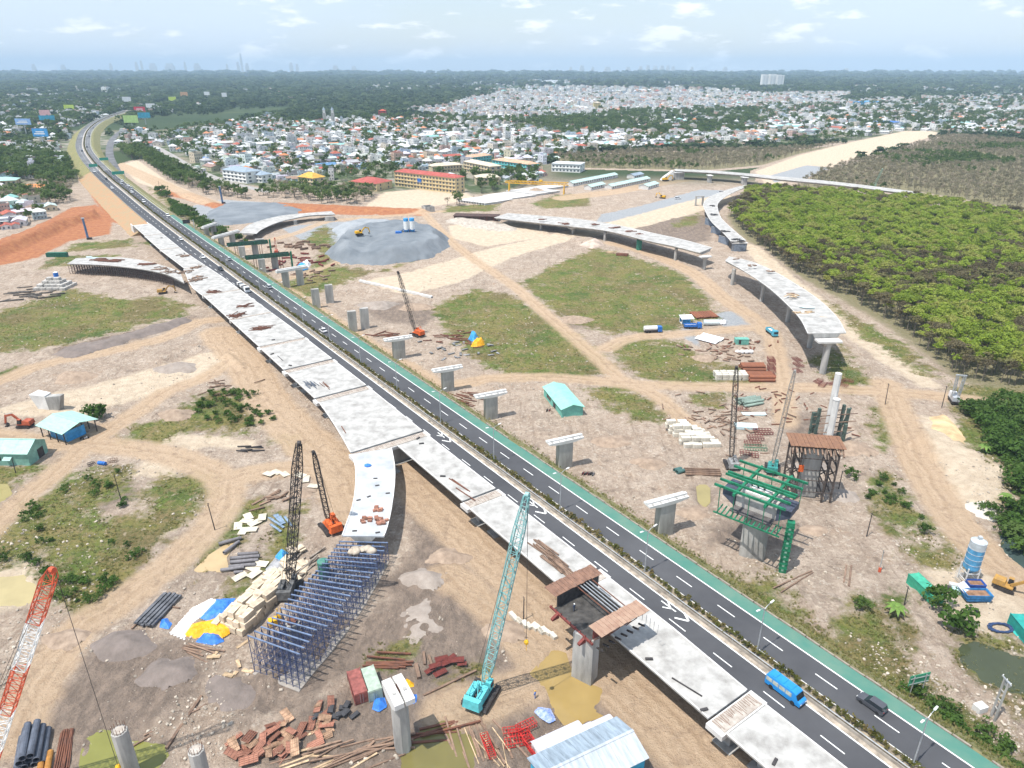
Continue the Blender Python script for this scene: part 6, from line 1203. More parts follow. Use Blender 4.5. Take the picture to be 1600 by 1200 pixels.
# flat decks: litter lying on the spans
def on_deck(label, group, pts, L, w, h, m, seed, name='timber_beam', cat='timber', z=6.5, da=.3, n=1, sp=1.2):
    rd = random.Random(seed); pl = []
    for px, py, a in pts:
        for k in range(n):
            b = P(px, py, z); pl.append((b.x+rd.uniform(-sp, sp), b.y+rd.uniform(-sp, sp), z+.01+.09*(k % 4), 0, 0, a+rd.uniform(-da, da)))
    return lay(name, label, cat, group, MB().box(0, 0, 0, L, w, h), m, pl)
on_deck('weathered board in the stack before the brown formwork', 'boards stacked on the deck before the formwork', [(858, 868, -.93), (868, 880, -.93), (878, 890, -.93), (850, 862, -.93)], 7, .3, .22, WOOD, 1, n=8, sp=1.5, da=.08)
on_deck('brown beam lying on the narrow deck after the fork', 'brown beams on the narrow deck', [(713, 762, -.85), (722, 760, -.85), (725, 771, -.85)], 8, .22, .22, RUST, 2, da=.03)
on_deck('single dark bar on the widest deck span', None, [(540, 672, -1.1)], 5, .22, .2, RUST, 3, da=.02)
on_deck('grey bar bundled on the wide deck', 'grey bars bundled on the wide deck', [(487, 602, -.9), (483, 600, -.9)], 4.2, .14, .14, mat('blue_grey_bar', (.13, .15, .19), .6, .2, 1), 4, n=10, sp=1.6, da=.05); on_deck('rusty bar beside the grey bars on the wide deck', 'rusty bars beside the grey bars', [(506, 602, -1.0), (512, 604, -1)], 4.6, .12, .12, RUST, 5, n=4, sp=.7, da=.1)
on_deck('brown rebar in the heap on the wide deck', 'rebar heaps on the wide deck', [(404, 514, .1), (412, 512, .3)], 5, .16, .16, RUST, 6, n=16, sp=2.0, da=.5); on_deck('rusty rebar strewn on the deck beside the white truck', 'rebar strewn beside the white truck', [(337, 456, .2), (368, 494, 1), (385, 478, .4), (372, 492, .5)], 4.5, .2, .25, RUST, 7, n=12, sp=2.4, da=.9)
on_deck('timber scrap where the curved ramp joins the deck', 'timber scrap at the ramp junction', [(312, 434, .2), (285, 400, .3), (290, 425, .6), (310, 418, 0), (250, 420, .2), (265, 425, .8), (300, 440, .4)], 3.6, .5, .3, WOOD, 8, n=9, sp=3, da=1.2); on_deck('rusty bundle on the curved ramp', 'rusty bundles on the curved ramp', [(155, 406, 0), (165, 407, 0), (178, 408, 0), (230, 413, .2)], 6, .5, .4, RUST, 9, n=9, sp=2.4, da=.3); on_deck('pale blue grey sheet on the curved ramp end', 'sheets on the curved ramp end', [(140, 402, 0), (148, 403, 0)], 3, 1.2, .2, MATS['pale_blue_sheet'], 10, n=3, sp=1.4)
on_deck('concrete block piece stacked at the end of the grey ramp stub', 'bricks at the end of the ramp stub', [(593, 813, .1), (597, 818, .2), (572, 814, .1), (592, 796, .3)], 1.0, .6, .5, BRICKR, 11, 'brick', 'brick', n=7, sp=1.0, da=.2); on_deck('dark sheet lying on the grey ramp stub', 'dark sheets on the ramp stub', [(606, 772, .1), (583, 772, .8), (592, 761, .2), (585, 748, 0), (560, 829, .3), (585, 828, .1), (566, 783, .5)], 1.1, .6, .06, DARK, 12, 'sheet', 'sheet', da=.3)
b = P(575, 728, 6.5); lay('tarpaulin', 'small blue cloth on the grey ramp stub', 'cloth', None, MB().blob(0, 0, .2, 1.0, .8, .3, 3), TARPB, [(b.x, b.y, 6.5, 0, 0, 0)])
on_deck('orange brown plank on the ending flyover', 'planks on the ending flyover', [(1250, 489, .2), (1272, 505, .9), (1285, 497, -.6), (1266, 487, .1), (1232, 463, .2), (1240, 462, .5)], 3.4, .5, .2, WOODP, 13, z=13.9, n=5, sp=1.8, da=.7); on_deck('dark scrap on the ending flyover', 'dark scrap on the ending flyover', [(1236, 460, .2), (1150, 405, .1), (1175, 416, .3), (1205, 425, .2), (1290, 510, .4), (1302, 515, .1)], 1.8, .8, .4, WOOD, 14, z=12.3, n=4, sp=1.6, da=1)
b = P(1262, 480, 14.0); lay('sheet', 'pale blue sheet heap on the ending flyover', 'sheet', None, MB().blob(0, 0, .2, 3.2, 1.6, .5, 5), MATS['pale_blue_sheet'], [(b.x, b.y, 14.0, 0, 0, -.2)])
on_deck('dark scrap on the long flyover', 'dark scrap on the long flyover', [(880, 350, .1), (930, 351, .2), (960, 356, 0), (985, 362, .2), (1060, 384, .1), (1090, 391, .3), (1000, 367, .3), (845, 343, .1)], 4, .7, .4, RUST, 15, z=7.6, n=5, sp=2.4, da=.5); on_deck('dark scrap on the curved viaduct', 'dark scrap on the curved viaduct', [(1128, 300, .1), (1112, 322, .5), (1116, 336, .3), (1135, 362, .1), (1150, 374, .2), (1158, 377, .3)], 3, .9, .4, DARK, 16, z=6.75, n=4, sp=2, da=1)
on_deck('dark scrap lying on the narrow deck', 'dark scrap on the narrow decks', [(252, 372, .1), (262, 366, .4), (288, 396, .2), (285, 402, .5), (1210, 1190, .2), (1011, 1030, -1), (655, 686, .3), (660, 694, .1), (1096, 1108, .2), (690, 745, .3), (428, 532, .4), (424, 553, .3), (452, 572, .4)], 1.4, .5, .3, DARK, 17, n=1, sp=.4, da=1); lay('steel_bar', 'long dark bar lying on the deck before the brown formwork', 'bar', None, beam_mb(6, .2, .2), DARK, [(*P(1073, 1074, 6.5)[:2], 6.52, 0, 0, -.75)]); lay('steel_bar', 'thin dark bar lying diagonally on the wide deck by a round lid', 'bar', None, beam_mb(6, .18, .18), DARK, [(*P(438, 560, 6.5)[:2], 6.52, 0, 0, -.95)])

# ------------------------------------------------------------------ storage of long girders, gantry, site huts
a = ang((735, 315), (795, 298)); ax = Vector((math.cos(a), math.sin(a), 0)); ay = Vector((-ax.y, ax.x, 0))
gmb = MB().sweep([[(x, y, z) for y, z in ((-1.2, 1.6), (-1.2, 1.75), (1.2, 1.75), (1.2, 1.6), (.3, 1.45), (.3, .3), (.6, 0), (-.6, 0), (-.3, .3), (-.3, 1.45))] for x in (-16, 16)])
pl = []
for bx, by, n_ in ((760, 315, 11), (798, 308, 11), (835, 301, 12), (862, 294, 6)):
    b = P(bx, by); d2 = (P(790, 323)-P(735, 316)).normalized()
    for k in range(n_): p = b+d2*((k-n_/2)*2.9); pl.append((p.x, p.y, 0, 0, 0, math.atan2(d2.y, d2.x)+1.35))
lay('concrete_girder', 'white precast girder in the storage rows below the school', 'girder', 'white precast girders in the storage yard', gmb, CONC_W, pl)
b = P(838, 303); t = thing('gantry_crane', 'yellow gantry crane spanning the white precast girders', 'gantry crane', b, -.25); m = MB()
for s_ in (-1, 1):
    for x in (-1, 1): MB().bar((x*26, s_*2.4, 0), (x*26, s_*.8, 9), .7).build('leg', YELLOW, t)
m = MB(); lattice(m, (-30, 0, 10), (30, 0, 10), 2.2, 2.2, bays=20, ch=.35, br=.2); m.build('girder', YELLOW, t); MB().box(4, 0, 11.2, 3, 2.6, 1.6).build('trolley', YELLOW, t)
for i, (q0, q1, w, lab) in enumerate((((890, 291), (960, 277), 8, 'long site hut with a pale teal roof beside the precast yard'), ((950, 296), (1010, 283), 8, 'second long site hut with a pale teal roof nearer the earthworks'), ((1005, 296), (1022, 291), 10, 'short teal roofed site hut right of the long ones'), ((985, 279), (1000, 276), 9, 'grey site hut behind the long teal roofed ones'), ((918, 297), (940, 292), 8, 'small teal site hut in front of the long ones'))):
    p, q = P(*q0), P(*q1); shed('site_hut', lab, ((p.x+q.x)/2, (p.y+q.y)/2, 0), math.atan2(q.y-p.y, q.x-p.x), (q-p).length, w, 3.4, 5, mat('pale_hut_roof', (.46, .62, .58), .5, .12, .4) if i != 3 else ROOFG, CONC_W, cat='site hut', opens=[('y-', -(q-p).length/2+3+4*k, 1.6, 1.2, 1.3) for k in range(int((q-p).length/4)-1)])
for q, lab, m_ in (((1073, 503), 'light blue canopy stall behind the tanker truck', BLUES), ((1090, 497), 'white cylinder shed right of the light blue stall', TARPW)): pass
c = P(1072, 505); t = thing('stall', 'light blue and white canopy stall beside the rusty piles', 'stall', c, .1); MB().box(0, 0, 0, 5, 3, .3).build('floor', CONC_W, t); [MB().box(x, y, 0, .2, .2, 3.2).build('post', WHITE, t) for x in (-2.6, 2.6) for y in (-1.8, 1.8)]; MB().hexa([(-3, -2.2, 2.6), (3, -2.2, 2.6), (3, 2.2, 3.3), (-3, 2.2, 3.3), (-3, -2.2, 2.7), (3, -2.2, 2.7), (3, 2.2, 3.4), (-3, 2.2, 3.4)]).build('canopy', TARPW, t); MB().box(-.6, -1.6, .3, 3.8, .15, 2.3).build('wall', BLUES, t); MB().box(0, 1.9, .3, 5.2, .15, 2.6).build('wall', BLUES, t)
c = P(1111, 508); t = thing('water_tank', 'white horizontal tank lying beside the grey gravel patch', 'tank', c, 0); MB().cyl((-3.5, 0, 1.3), (3.5, 0, 1.3), 1.25, n=16).build('drum', mat('pale_tank', (.60, .68, .71), .4, .08, .6), t); MB().box(-2, 0, 0, .4, 2, .5).build('saddle', CONC, t); MB().box(2, 0, 0, .4, 2, .5).build('saddle', CONC, t)
pl = [(*G(1126+5*(k % 2), 504+3*(k//2))[:2], 0, 0, 0, .3*k, (1.3, 1.1, 1)) for k in range(4)]; lay('white_bag', 'bulging white bag beside the horizontal tank', 'bag', 'white bags beside the tank', MB().blob(0, 0, .6, .9, .9, .8, 4), TARPW, pl)
lay('white_bag', 'round white bag in the row above the lattice mast', 'bag', 'white bags above the lattice mast', MB().blob(0, 0, .6, .9, .9, .8, 4), TARPW, [(*G(1152+7*k, 552)[:2], 0, 0, 0, k, 1.1) for k in range(4)])
c = P(1108, 531); t = thing('sheet_roof', 'white sheet roof lying in two halves behind the yard', 'roof', c, -.75); [MB().hexa([(-5, y-1.7, .4), (5, y-1.7, .4), (5, y+1.7, 1.0), (-5, y+1.7, 1.0), (-5, y-1.7, .5), (5, y-1.7, .5), (5, y+1.7, 1.1), (-5, y+1.7, 1.1)]).build('panel', TARPW, t) for y in (-2, 2.1)]; MB().box(0, 0, 0, 9, 4, .42).build('base', WOOD, t)
c = P(1158, 537); t = thing('container_hut', 'small teal open container in the yard behind the flared pier', 'container', c, 0); MB().box(0, 0, 0, 5.5, 2.6, 2.3).build('body', mat('teal_hut', (.16, .42, .35), .6, .15, 1), t); MB().box(0, 0, 2.31, 5.7, 2.8, .1).build('roof', MATS['teal_hut'], t); MB().box(-1, -1.31, .3, 1, .06, 1.8).build('door', DARK, t)
c = P(73, 640); t = thing('concrete_form', 'white V shaped concrete block standing behind the open teal shed', 'concrete block', (c.x+1, c.y+1, 0), -.2); MB().hexa([(-4, -1.2, -.3), (.2, -1.2, -.3), (.2, 1.6, -.3), (-4, 1.6, -.3), (-6, -1.6, 5.2), (-.4, -1.0, 5), (-.6, 2, 5), (-5.6, 2.4, 5.4)]).build('wall', CONC_W, t); MB().hexa([(.3, -1.2, -.3), (3.8, -.8, -.3), (3.8, 1.2, -.3), (.3, 1.6, -.3), (-.1, -1.2, 4.6), (5.6, -.6, 5.4), (5.4, 1.4, 5.4), (-.2, 1.6, 4.6)]).build('wing', CONC, t)
b = P(669, 330); t = thing('concrete_tank', 'grey concrete tank with a notched rim by the orange bank', 'tank', b, .5); [MB().box(x, y, 0, sx, sy, 4.2).build('wall', CONC, t) for x, y, sx, sy in ((-3.6, 0, .5, 9), (3.6, 0, .5, 9), (0, 4.3, 7.7, .5), (0, -4.3, 7.7, .5))]; MB().box(0, 0, 0, 7, 8.4, 2.5).build('fill', mat('dark_fill', (.2, .19, .18), .9, .2, 1), t)
c = P(1103, 321); t = thing('culvert_opening', 'square concrete frame opening beside the curved viaduct', 'frame', (c.x-6, c.y, 0), .1); [MB().box(x, 0, 0, 1, 2, 7).build('post', CONC, t) for x in (-3, 3)]; MB().box(0, 0, 7, 7.2, 2, .9).build('lintel', CONC, t)
t = thing('steel_box', 'dark rusted steel girders at the far end of the long flyover', 'girder', P(745, 343), -.12); [MB().box(0, y, 0, 34, 1, 3.2).build('girder', mat('dark_rust', (.10, .06, .05), .8, .3, 1), t) for y in (-4, 4)]; MB().box(0, 0, 3.21, 35, 11, .4).build('deck', MATS['dark_rust'], t); [MB().box(-14+5.6*k, -4.6, .1, .3, .2, 3).build('stiffener', RUSTR, t) for k in range(6)]
# ------------------------------------------------------------------ vehicles
def car(label, p, rz, m, L=4.6, Wd=1.8, h=1.65, van=True, group='cars on the highway'):
    t = thing('car', label, 'car', p, rz, group); k = L/4.6; s = h/1.65; w = Wd/2
    pr = [(-2.25, .45), (-2.3, .8), (-2.2, 1.0), (-1.95 if van else -1.6, 1.02), (1.0, 1.0), (1.9, .88), (2.28, .72), (2.3, .45), (1.9, .3), (-1.9, .3)]
    MB().sweep([[(x*k, y, z*s) for x, z in pr] for y in (-w, w)]).build('body', m, t)
    r0, r1 = ((-2.15, -1.95), (.2, 1.05)) if van else ((-1.7, -1.1), (.1, 1.1))
    cab = MB(); cab.hexa([(r0[0]*k, -w+.04, 1.0*s), (r1[1]*k, -w+.04, 1.0*s), (r1[1]*k, w-.04, 1.0*s), (r0[0]*k, w-.04, 1.0*s), (r0[1]*k, -w+.22, 1.6*s), (r1[0]*k, -w+.22, 1.6*s), (r1[0]*k, w-.22, 1.6*s), (r0[1]*k, w-.22, 1.6*s)]); cab.build('window', GLASS, t)
    MB().box((r0[1]+r1[0])/2*k, 0, 1.602*s, (r1[0]-r0[1]+.12)*k, Wd-.38, .06).build('roof', m, t)
    wm = MB().cyl((0, -.11, 0), (0, .11, 0), .33, n=12); wo = None
    for x in (-1.4, 1.4):
        for y in (-w+.08, w-.08):
            if wo is None: wo = wm.build('wheel', RUBBER, t); o = wo
            else: o = share(wo, 'wheel', t)
            o.location = (x*k, y, .33)
    for y in (-w+.3, w-.3): MB().box(2.27*k, y, .62*s, .07, .35, .14).build('headlight', WHITE, t); MB().box(-2.26*k, y, .72*s, .07, .22, .2).build('tail_light', REDP, t)
    return t
CW = mat('white_car_paint', (.75, .75, .76), .3, .03, 1, spec=.5); CG = mat('dark_grey_car_paint', (.075, .078, .09), .3, .08, 1, spec=.6); CS = mat('silver_car_paint', (.45, .47, .50), .3, .05, 1, spec=.5); CD = mat('black_car_paint', (.03, .03, .035), .3, .05, 1, spec=.5)
def on_road(px, py): s, o = SO((px, py), 6.4); return R(s, o, 6.02)
car('dark grey minivan in the right carriageway near the lower right corner', on_road(1362, 1101), RDIR+math.pi, CG, 4.75, 1.85, 1.8)
car('white saloon car in the right carriageway beside the capped twin columns', on_road(505, 517), RDIR+math.pi, CW, van=False)
car('silver van in the right carriageway behind the white saloon car', on_road(420, 449), RDIR+math.pi, CS, 4.9, 1.9, 1.95)
car('silver car in the right carriageway beside the dark green formwork', on_road(358, 405), RDIR+math.pi, CS)
car('dark car behind the white truck in the left carriageway', on_road(345, 421), RDIR, CD, 4.8, 1.9, 1.8); car('white car in the left carriageway by the start of the deck', on_road(283, 374), RDIR, CW); car('white car in the left carriageway just behind another white one', on_road(317, 402), RDIR, CW, van=False)
farl = [((262, 338), CW), ((205, 300), CW), ((203, 290), CW), ((170, 280), CD), ((146, 268), CW), ((128, 236), CD), ((136, 230), CD), ((138, 212), CW), ((143, 213), CD), ((127, 214), CW), ((193, 283), CW), ((186, 288), CS), ((175, 294), CW), ((208, 294), CS), ((225, 316), CW), ((148, 200), CD)]
for i, (q, m_) in enumerate(farl):
    b = P(*q, 6.4); b.z = 6.03; t_ = min(range(0, len(AX), 1), key=lambda k: (AX[k][0]-b.x)**2+(AX[k][1]-b.y)**2); d = AX[max(0, t_-1)]-AX[min(len(AX)-1, t_+1)]
    off = (b.x-AX[t_][0])*AXN[t_][0]+(b.y-AX[t_][1])*AXN[t_][1]; off = (2.7, 6.1, -4.8, -8.4)[int(np.argmin([abs(off-k) for k in (2.7, 6.1, -4.8, -8.4)]))]; p2 = AX[t_]+AXN[t_]*off
    car({CW: 'small white car on the far stretch of the highway', CD: 'small dark car on the far stretch of the highway', CS: 'small silver car on the far stretch of the highway'}[m_], (p2[0], p2[1], 6.03), math.atan2(d[1], d[0]), m_, 5.5, 2.1, 1.9)
car('white car on the dark new road beyond the far flyover', P(1059, 311), .2, CW, 6, 2.4, 2.2)
b = on_road(1226, 1081); t = thing('bus', 'sky blue minibus driving down the left carriageway beside the white deck', 'bus', b, RDIR)
pr = [(-3.4, .4), (-3.45, 1.1), (-3.35, 2.35), (-3.1, 2.6), (2.1, 2.6), (2.5, 2.4), (2.95, 1.45), (3.5, 1.15), (3.6, .8), (3.55, .4)]; BM = mat('bus_blue', (.02, .25, .62), .35, .06, 1, spec=.5)
MB().sweep([[(x, y*(.93 if z > 2.4 else 1), z) for x, z in pr] for y in (-1.02, 1.02)]).build('body', BM, t)
for y in (-1.03, 1.03):
    for k in range(4): MB().box(-2.65+1.3*k, y, 1.35, 1.15, .05, .8).build('window', mat('pale_glass', (.45, .48, .42), .15, .2, 1), t)
    for x in (-2.1, 2.2): MB().cyl((x, y-.1, .42), (x, y+.1, .42), .42, n=12).build('wheel', RUBBER, t)
MB().hexa([(2.6, -.92, 2.28), (3.02, -.95, 1.48), (3.02, .95, 1.48), (2.6, .92, 2.28), (2.66, -.92, 2.3), (3.08, -.95, 1.5), (3.08, .95, 1.5), (2.66, .92, 2.3)]).build('windscreen', GLASS, t); [MB().box(x, 0, 2.6, 1.0, 1.5, .1).build('roof_hatch', BM, t) for x in (-2.2, -.6, 1.0)]; [MB().box(3.58, y, .72, .06, .35, .2).build('headlight', WHITE, t) for y in (-.7, .7)]; MB().box(3.5, 0, .35, .25, 2.0, .22).build('bumper', DARK, t)
b = on_road(381, 452); t = thing('truck', 'white articulated truck in the left carriageway beside the wide deck', 'truck', b, RDIR); MB().box(5.6, 0, .5, 2.3, 2.4, 2.6, taper=.92).build('cab', CW, t); MB().box(6.74, 0, 1.7, .08, 2.1, .9).build('windscreen', GLASS, t); MB().box(-1.6, 0, 1.0, 11.5, 2.5, .35).build('chassis', DARK, t)
for k in range(6): MB().box(-6.4+1.95*k, 0, 1.36, 1.6, 2.3, 1.2).build('cargo_block', (CONC_W, DARK, STEEL)[k % 3], t)
for x in (-5.5, -4.2, 2.6, 5.6):
    for y in (-1.1, 1.1): MB().cyl((x, y-.15, .5), (x, y+.15, .5), .5, n=10).build('wheel', RUBBER, t)
def lorry(label, p, rz, cabm, kind):
    t = thing('truck', label, 'truck', p, rz); MB().box(3.2, 0, .5, 1.9, 2.3, 2.2, taper=.93).build('cab', cabm, t); MB().box(4.13, 0, 1.5, .08, 1.9, .8).build('windscreen', GLASS, t); MB().box(-.6, 0, .6, 6.2, 2.2, .4).build('chassis', DARK, t)
    if kind == 'tank': MB().cyl((-3.8, 0, 1.95), (2.0, 0, 1.95), 1.05, n=14).build('tank', CW, t)
    else:
        for x, y, sx, sy in ((-.8, 1.1, 5.4, .12), (-.8, -1.1, 5.4, .12), (1.9, 0, .12, 2.3), (-3.5, 0, .12, 2.3)): MB().box(x, y, 1.0, sx, sy, 1.1).build('side_board', cabm, t)
        MB().box(-.8, 0, 1.0, 5.3, 2.1, .5).build('load', CONC_W, t)
    for x in (-2.6, -1.4, 3.1):
        for y in (-1, 1): MB().cyl((x, y-.14, .5), (x, y+.14, .5), .5, n=10).build('wheel', RUBBER, t)
lorry('white tanker truck with a blue cab on the track beside the meadow', P(1019, 519), .1, BLUEP, 'tank'); lorry('blue dump truck on the yard track beside the ending flyover', P(1205, 522), -1.45, mat('truck_teal_blue', (.08, .38, .52), .45, .1, 1), 'dump'); lorry('small blue flatbed truck in front of the light blue stall', P(1081, 513), .0, BLUEP, 'dump')
mb = MB(); mb.bar((-.7, 0, .6), (.5, 0, .65), .3, .35); mb.cyl((-.65, -.06, .3), (-.65, .06, .3), .3, n=10); mb.cyl((.65, -.06, .3), (.65, .06, .3), .3, n=10); mb.bar((.65, 0, .3), (.45, 0, 1.0), .08); mb.bar((.45, -.35, 1.05), (.45, .35, 1.05), .06); mb.bar((-.7, 0, .85), (.1, 0, .85), .28, .12)
def moto(label, p, rz, m, group):
    t = thing('motorbike', label, 'motorbike', p, rz, group); MB().bar((-.6, 0, .55), (.4, 0, .6), .28, .35).build('body', m, t); MB().bar((-.75, 0, .86), (.1, 0, .86), .28, .12).build('seat', DARK, t); [MB().cyl((x, -.06, .3), (x, .06, .3), .3, n=10).build('wheel', RUBBER, t) for x in (-.65, .65)]; m2 = MB(); m2.bar((.65, 0, .3), (.45, 0, 1.0), .08); m2.bar((.45, -.35, 1.03), (.45, .35, 1.03), .06); m2.build('handlebar', DARK, t)
for k in range(6): moto('motorbike in the row beside the T shaped pier', P(911+3.2*k, 742+.8*(k % 2)), 1.0, (REDP, DARK, REDP, RUSTR, DARK, CS)[k], 'motorbikes beside the T shaped pier')
for k in range(2): moto('motorbike in front of the middle teal shed', P(855+4*k, 643), 1.2, (DARK, REDP)[k], 'motorbikes at the teal shed')
for k in range(2): moto('motorbike beside the open blue walled shed', P(130+5*k, 686), .8, (DARK, CS)[k], 'motorbikes at the blue walled shed')
# ------------------------------------------------------------------ lamps, poles, signs, boards
ts = [t_of_s(SO(q, 6)[0]) for q in ((1432, 1192), (1011, 892))]; stp = (ts[1]-ts[0])/2; lp = None
mt = []; 
def lamp():
    t = thing('street_lamp', 'x', 'street lamp'); MB().cyl((0, 0, 0), (0, 0, 10.6), .13, .08, 8).build('pole', STEEL, t); MB().cyl((0, 0, 0), (0, 0, .7), .22, n=8).build('base', STEEL, t)
    for s_ in (-1, 1):
        m = MB(); m.bar((0, 0, 10.5), (.7*s_, 0, 10.95), .09); m.bar((.7*s_, 0, 10.95), (1.9*s_, 0, 11.2), .08); m.build('arm', STEEL, t); MB().hexa([(1.6*s_, -.17, 11.1), (2.5*s_, -.14, 11.25), (2.5*s_, .14, 11.25), (1.6*s_, .17, 11.1), (1.6*s_, -.17, 11.24), (2.5*s_, -.14, 11.37), (2.5*s_, .14, 11.37), (1.6*s_, .17, 11.24)]).build('lamp_head', WHITE, t)
    return t
lp = lamp()
for k in range(14):
    t = lp if k == 0 else copy_tree(lp); tt = ts[0]+stp*k; p = AT(tt, -.2, 6.15); q = AT(tt+1, -.2, 0); t.location = p; t.rotation_euler = (0, 0, math.atan2(q.y-p.y, q.x-p.x)+math.pi/2)
    t['label'] = 'twin armed street lamp in the planted median of the highway'; t['group'] = 'street lamps in the median'
for q, h, lab in (((1551, 1122), 9, 'H shaped concrete utility pole beside the dark green pond'), ((1374, 893), 6, 'concrete pole with a red base beside the sandy path'), ((1413, 945), 5, 'thin brown post beside the banana plant'), ((1310, 765), 6, 'thin dark pole right of the timber platform'), ((1354, 838), 7, 'thin wooden pole beside the sandy path'), ((1383, 632), 8, 'thin dark pole at the bend of the right track'), ((1471, 638), 8, 'leaning dark pole near the drilling rig'), ((191, 787), 9, 'leaning dark pole in the overgrown field'), ((336, 828), 8, 'thin dark pole beside the left dirt track'), ((25, 740), 5, 'thin stick pole in front of the closed teal shed'), ((818, 968), 6, 'thin pole with a small box beside the line of blocks'), ((250, 300), 8, 'thin pole behind the orange bank'), ((740, 322), 9, 'pole beside the precast girders')):
    b = G(*q); t = thing('utility_pole', lab, 'pole', b, rd.uniform(-.3, .3)); tw = lab.startswith('H')
    if tw:
        for y in (-.5, .5): MB().box(0, y, -.3, .3, .3, h+.3, taper=.8).build('pole', CONC, t)
        [MB().box(0, 0, z, .18, 1, .18).build('rung', CONC, t) for z in (2.5, 4.5, 6.5)]; MB().box(0, 0, h, .2, 2.4, .2).build('crossarm', STEEL, t); MB().box(.4, 0, h-1.2, .6, .7, .9).build('transformer', STEEL, t); [MB().cyl((0, y, h+.2), (0, y, h+.5), .09, n=6).build('insulator', WHITE, t) for y in (-1, 0, 1)]
    else:
        le = rd.uniform(-.06, .06)*h; MB().cyl((0, 0, -.3), (le, 0, h), .14, .09, 6).build('pole', (CONC if 'concrete' in lab else DARK), t)
        if 'red base' in lab: MB().box(0, 0, -.1, .5, .5, 1.3).build('red_base', REDL, t)
        MB().bar((le*.95, -.6, h*.95), (le*.95, .6, h*.95), .1).build('crossarm', DARK, t)
b = G(1326, 1052); lay('white_box', 'small white concrete box beside the utility pole', 'box', None, MB().box(0, 0, 0, 2, 1.5, 1.3), CONC_W, [(*G(1530, 1110)[:2], 0, 0, 0, .3)])
# road sign with two posts (its back faces the camera)
b = G(1430, 1085); t = thing('road_sign', 'green road sign on twin posts standing in the roadside shrubs', 'sign', b, RDIR+1.2); [MB().cyl((x, 0, -.3), (x, 0, 4.6), .1, n=8).build('post', STEEL, t) for x in (-1.3, 1.3)]; MB().box(0, .12, 2.4, 4.4, .08, 2.4).build('panel', mat('sign_green', (.05, .30, .17), .5, .1, 1), t); [MB().box(0, -.02, z, 4.2, .1, .12).build('stiffener', STEEL, t) for z in (2.8, 4.1)]
tt = t_of_s(-262); p = AT(tt, 10.2, 5.9); q = AT(tt+1, 10.2, 0); t = thing('road_sign', 'dark overhead sign on a cantilever arm over the right carriageway', 'sign', p, math.atan2(q.y-p.y, q.x-p.x)-math.pi/2); MB().cyl((0, 0, 0), (0, 0, 7.4), .22, n=8).build('post', STEEL, t); MB().bar((0, 0, 6.6), (-5.5, 0, 6.6), .2).build('arm', STEEL, t); MB().box(-4.4, -.15, 5.2, 4.6, .15, 2.6).build('panel', DARK, t)
for s_, o, lab, w in ((-560, 6, 'wide green overhead sign over the right carriageway of the far highway', 11), (-700, 8, 'green overhead sign at the slip road of the far highway', 9), (-640, -8, 'pale green overhead sign over the far left carriageway', 8)):
    tt = t_of_s(s_); p = AT(tt, o, 6); q = AT(tt+1, o, 0); t = thing('road_sign', lab, 'sign', p, math.atan2(q.y-p.y, q.x-p.x)-math.pi/2); [MB().cyl((x, 0, -.1), (x, 0, 8), .22, n=8).build('post', STEEL, t) for x in (-w/2, w/2)]; MB().box(0, -.3, 5, w, .2, 3).build('panel', mat('sign_teal', (.05, .33, .24), .5, .08, 1), t); MB().box(0, 0, 7.6, w, .3, .3).build('beam', STEEL, t)
def board(label, c, base, wpx, hpx, m, stripe=None):
    b = P(*base); zc = b.y/(_c-((c[1]-600)/F)*_s)*1.0; sc_ = b.y/_c/F*.85; z = hgt(c[0], c[1], b); w, h = wpx*sc_, hpx*sc_
    t = thing('billboard', label, 'billboard', b, rd.uniform(-.15, .15)); MB().cyl((0, .8, 0), (0, .8, z), .7, n=8).build('pole', STEEL, t); MB().box(0, 0, z-h/2, w, .8, h).build('panel', m, t)
    if stripe: [MB().box(w*.05*(k-1), -.45, z-h*.22+h*.24*k, w*(.7-.15*k), .06, h*.12).build('print_band', stripe, t) for k in range(2)]
LB = mat('board_light_green', (.42, .60, .22), .6, .1, .2); RB = mat('board_red', (.55, .03, .06), .6, .1, .2); TB = mat('board_teal', (.03, .28, .42), .6, .2, .2); BB = mat('board_blue', (.06, .30, .62), .6, .2, .2); LLB = mat('board_lilac_blue', (.26, .42, .70), .6, .1, .2); WB = mat('board_white', (.62, .64, .66), .6, .1, .2); YB = mat('board_lime', (.45, .58, .08), .6, .1, .2)
for args in (('pale green billboard right of the far highway bend', (207, 186), (207, 200), 22, 11, LB), ('bright red billboard right of the far highway bend', (220, 171), (220, 181), 17, 8, RB, WHITE), ('teal blue billboard behind the pale green one', (227, 180), (228, 195), 19, 8, TB), ('bright blue billboard left of the far highway', (66, 207), (69, 232), 26, 12, BB, WHITE), ('pale lilac blue billboard at the left edge', (40, 190), (43, 218), 25, 9, LLB, WHITE), ('dark teal billboard behind the bright blue one', (76, 184), (76, 196), 24, 7, TB), ('pink and white billboard left of the highway bend', (73, 176), (73, 190), 16, 8, mat('board_pink', (.62, .36, .36), .6, .1, .2)), ('lime billboard left of the highway bend', (110, 168), (110, 178), 16, 8, YB), ('white billboard beyond the highway bend', (200, 155), (200, 166), 13, 7, WB), ('white billboard right of the red one', (237, 166), (237, 176), 15, 8, WB), ('lime billboard far beyond the town', (271, 155), (271, 164), 12, 7, YB), ('white billboard in the far fields', (325, 146), (325, 158), 9, 5, WB), ('second white billboard in the far fields', (352, 148), (352, 160), 8, 6, WB), ('orange billboard in the far fields', (289, 147), (289, 156), 11, 6, mat('board_orange', (.55, .30, .14), .6, .1, .2))): board(*args)
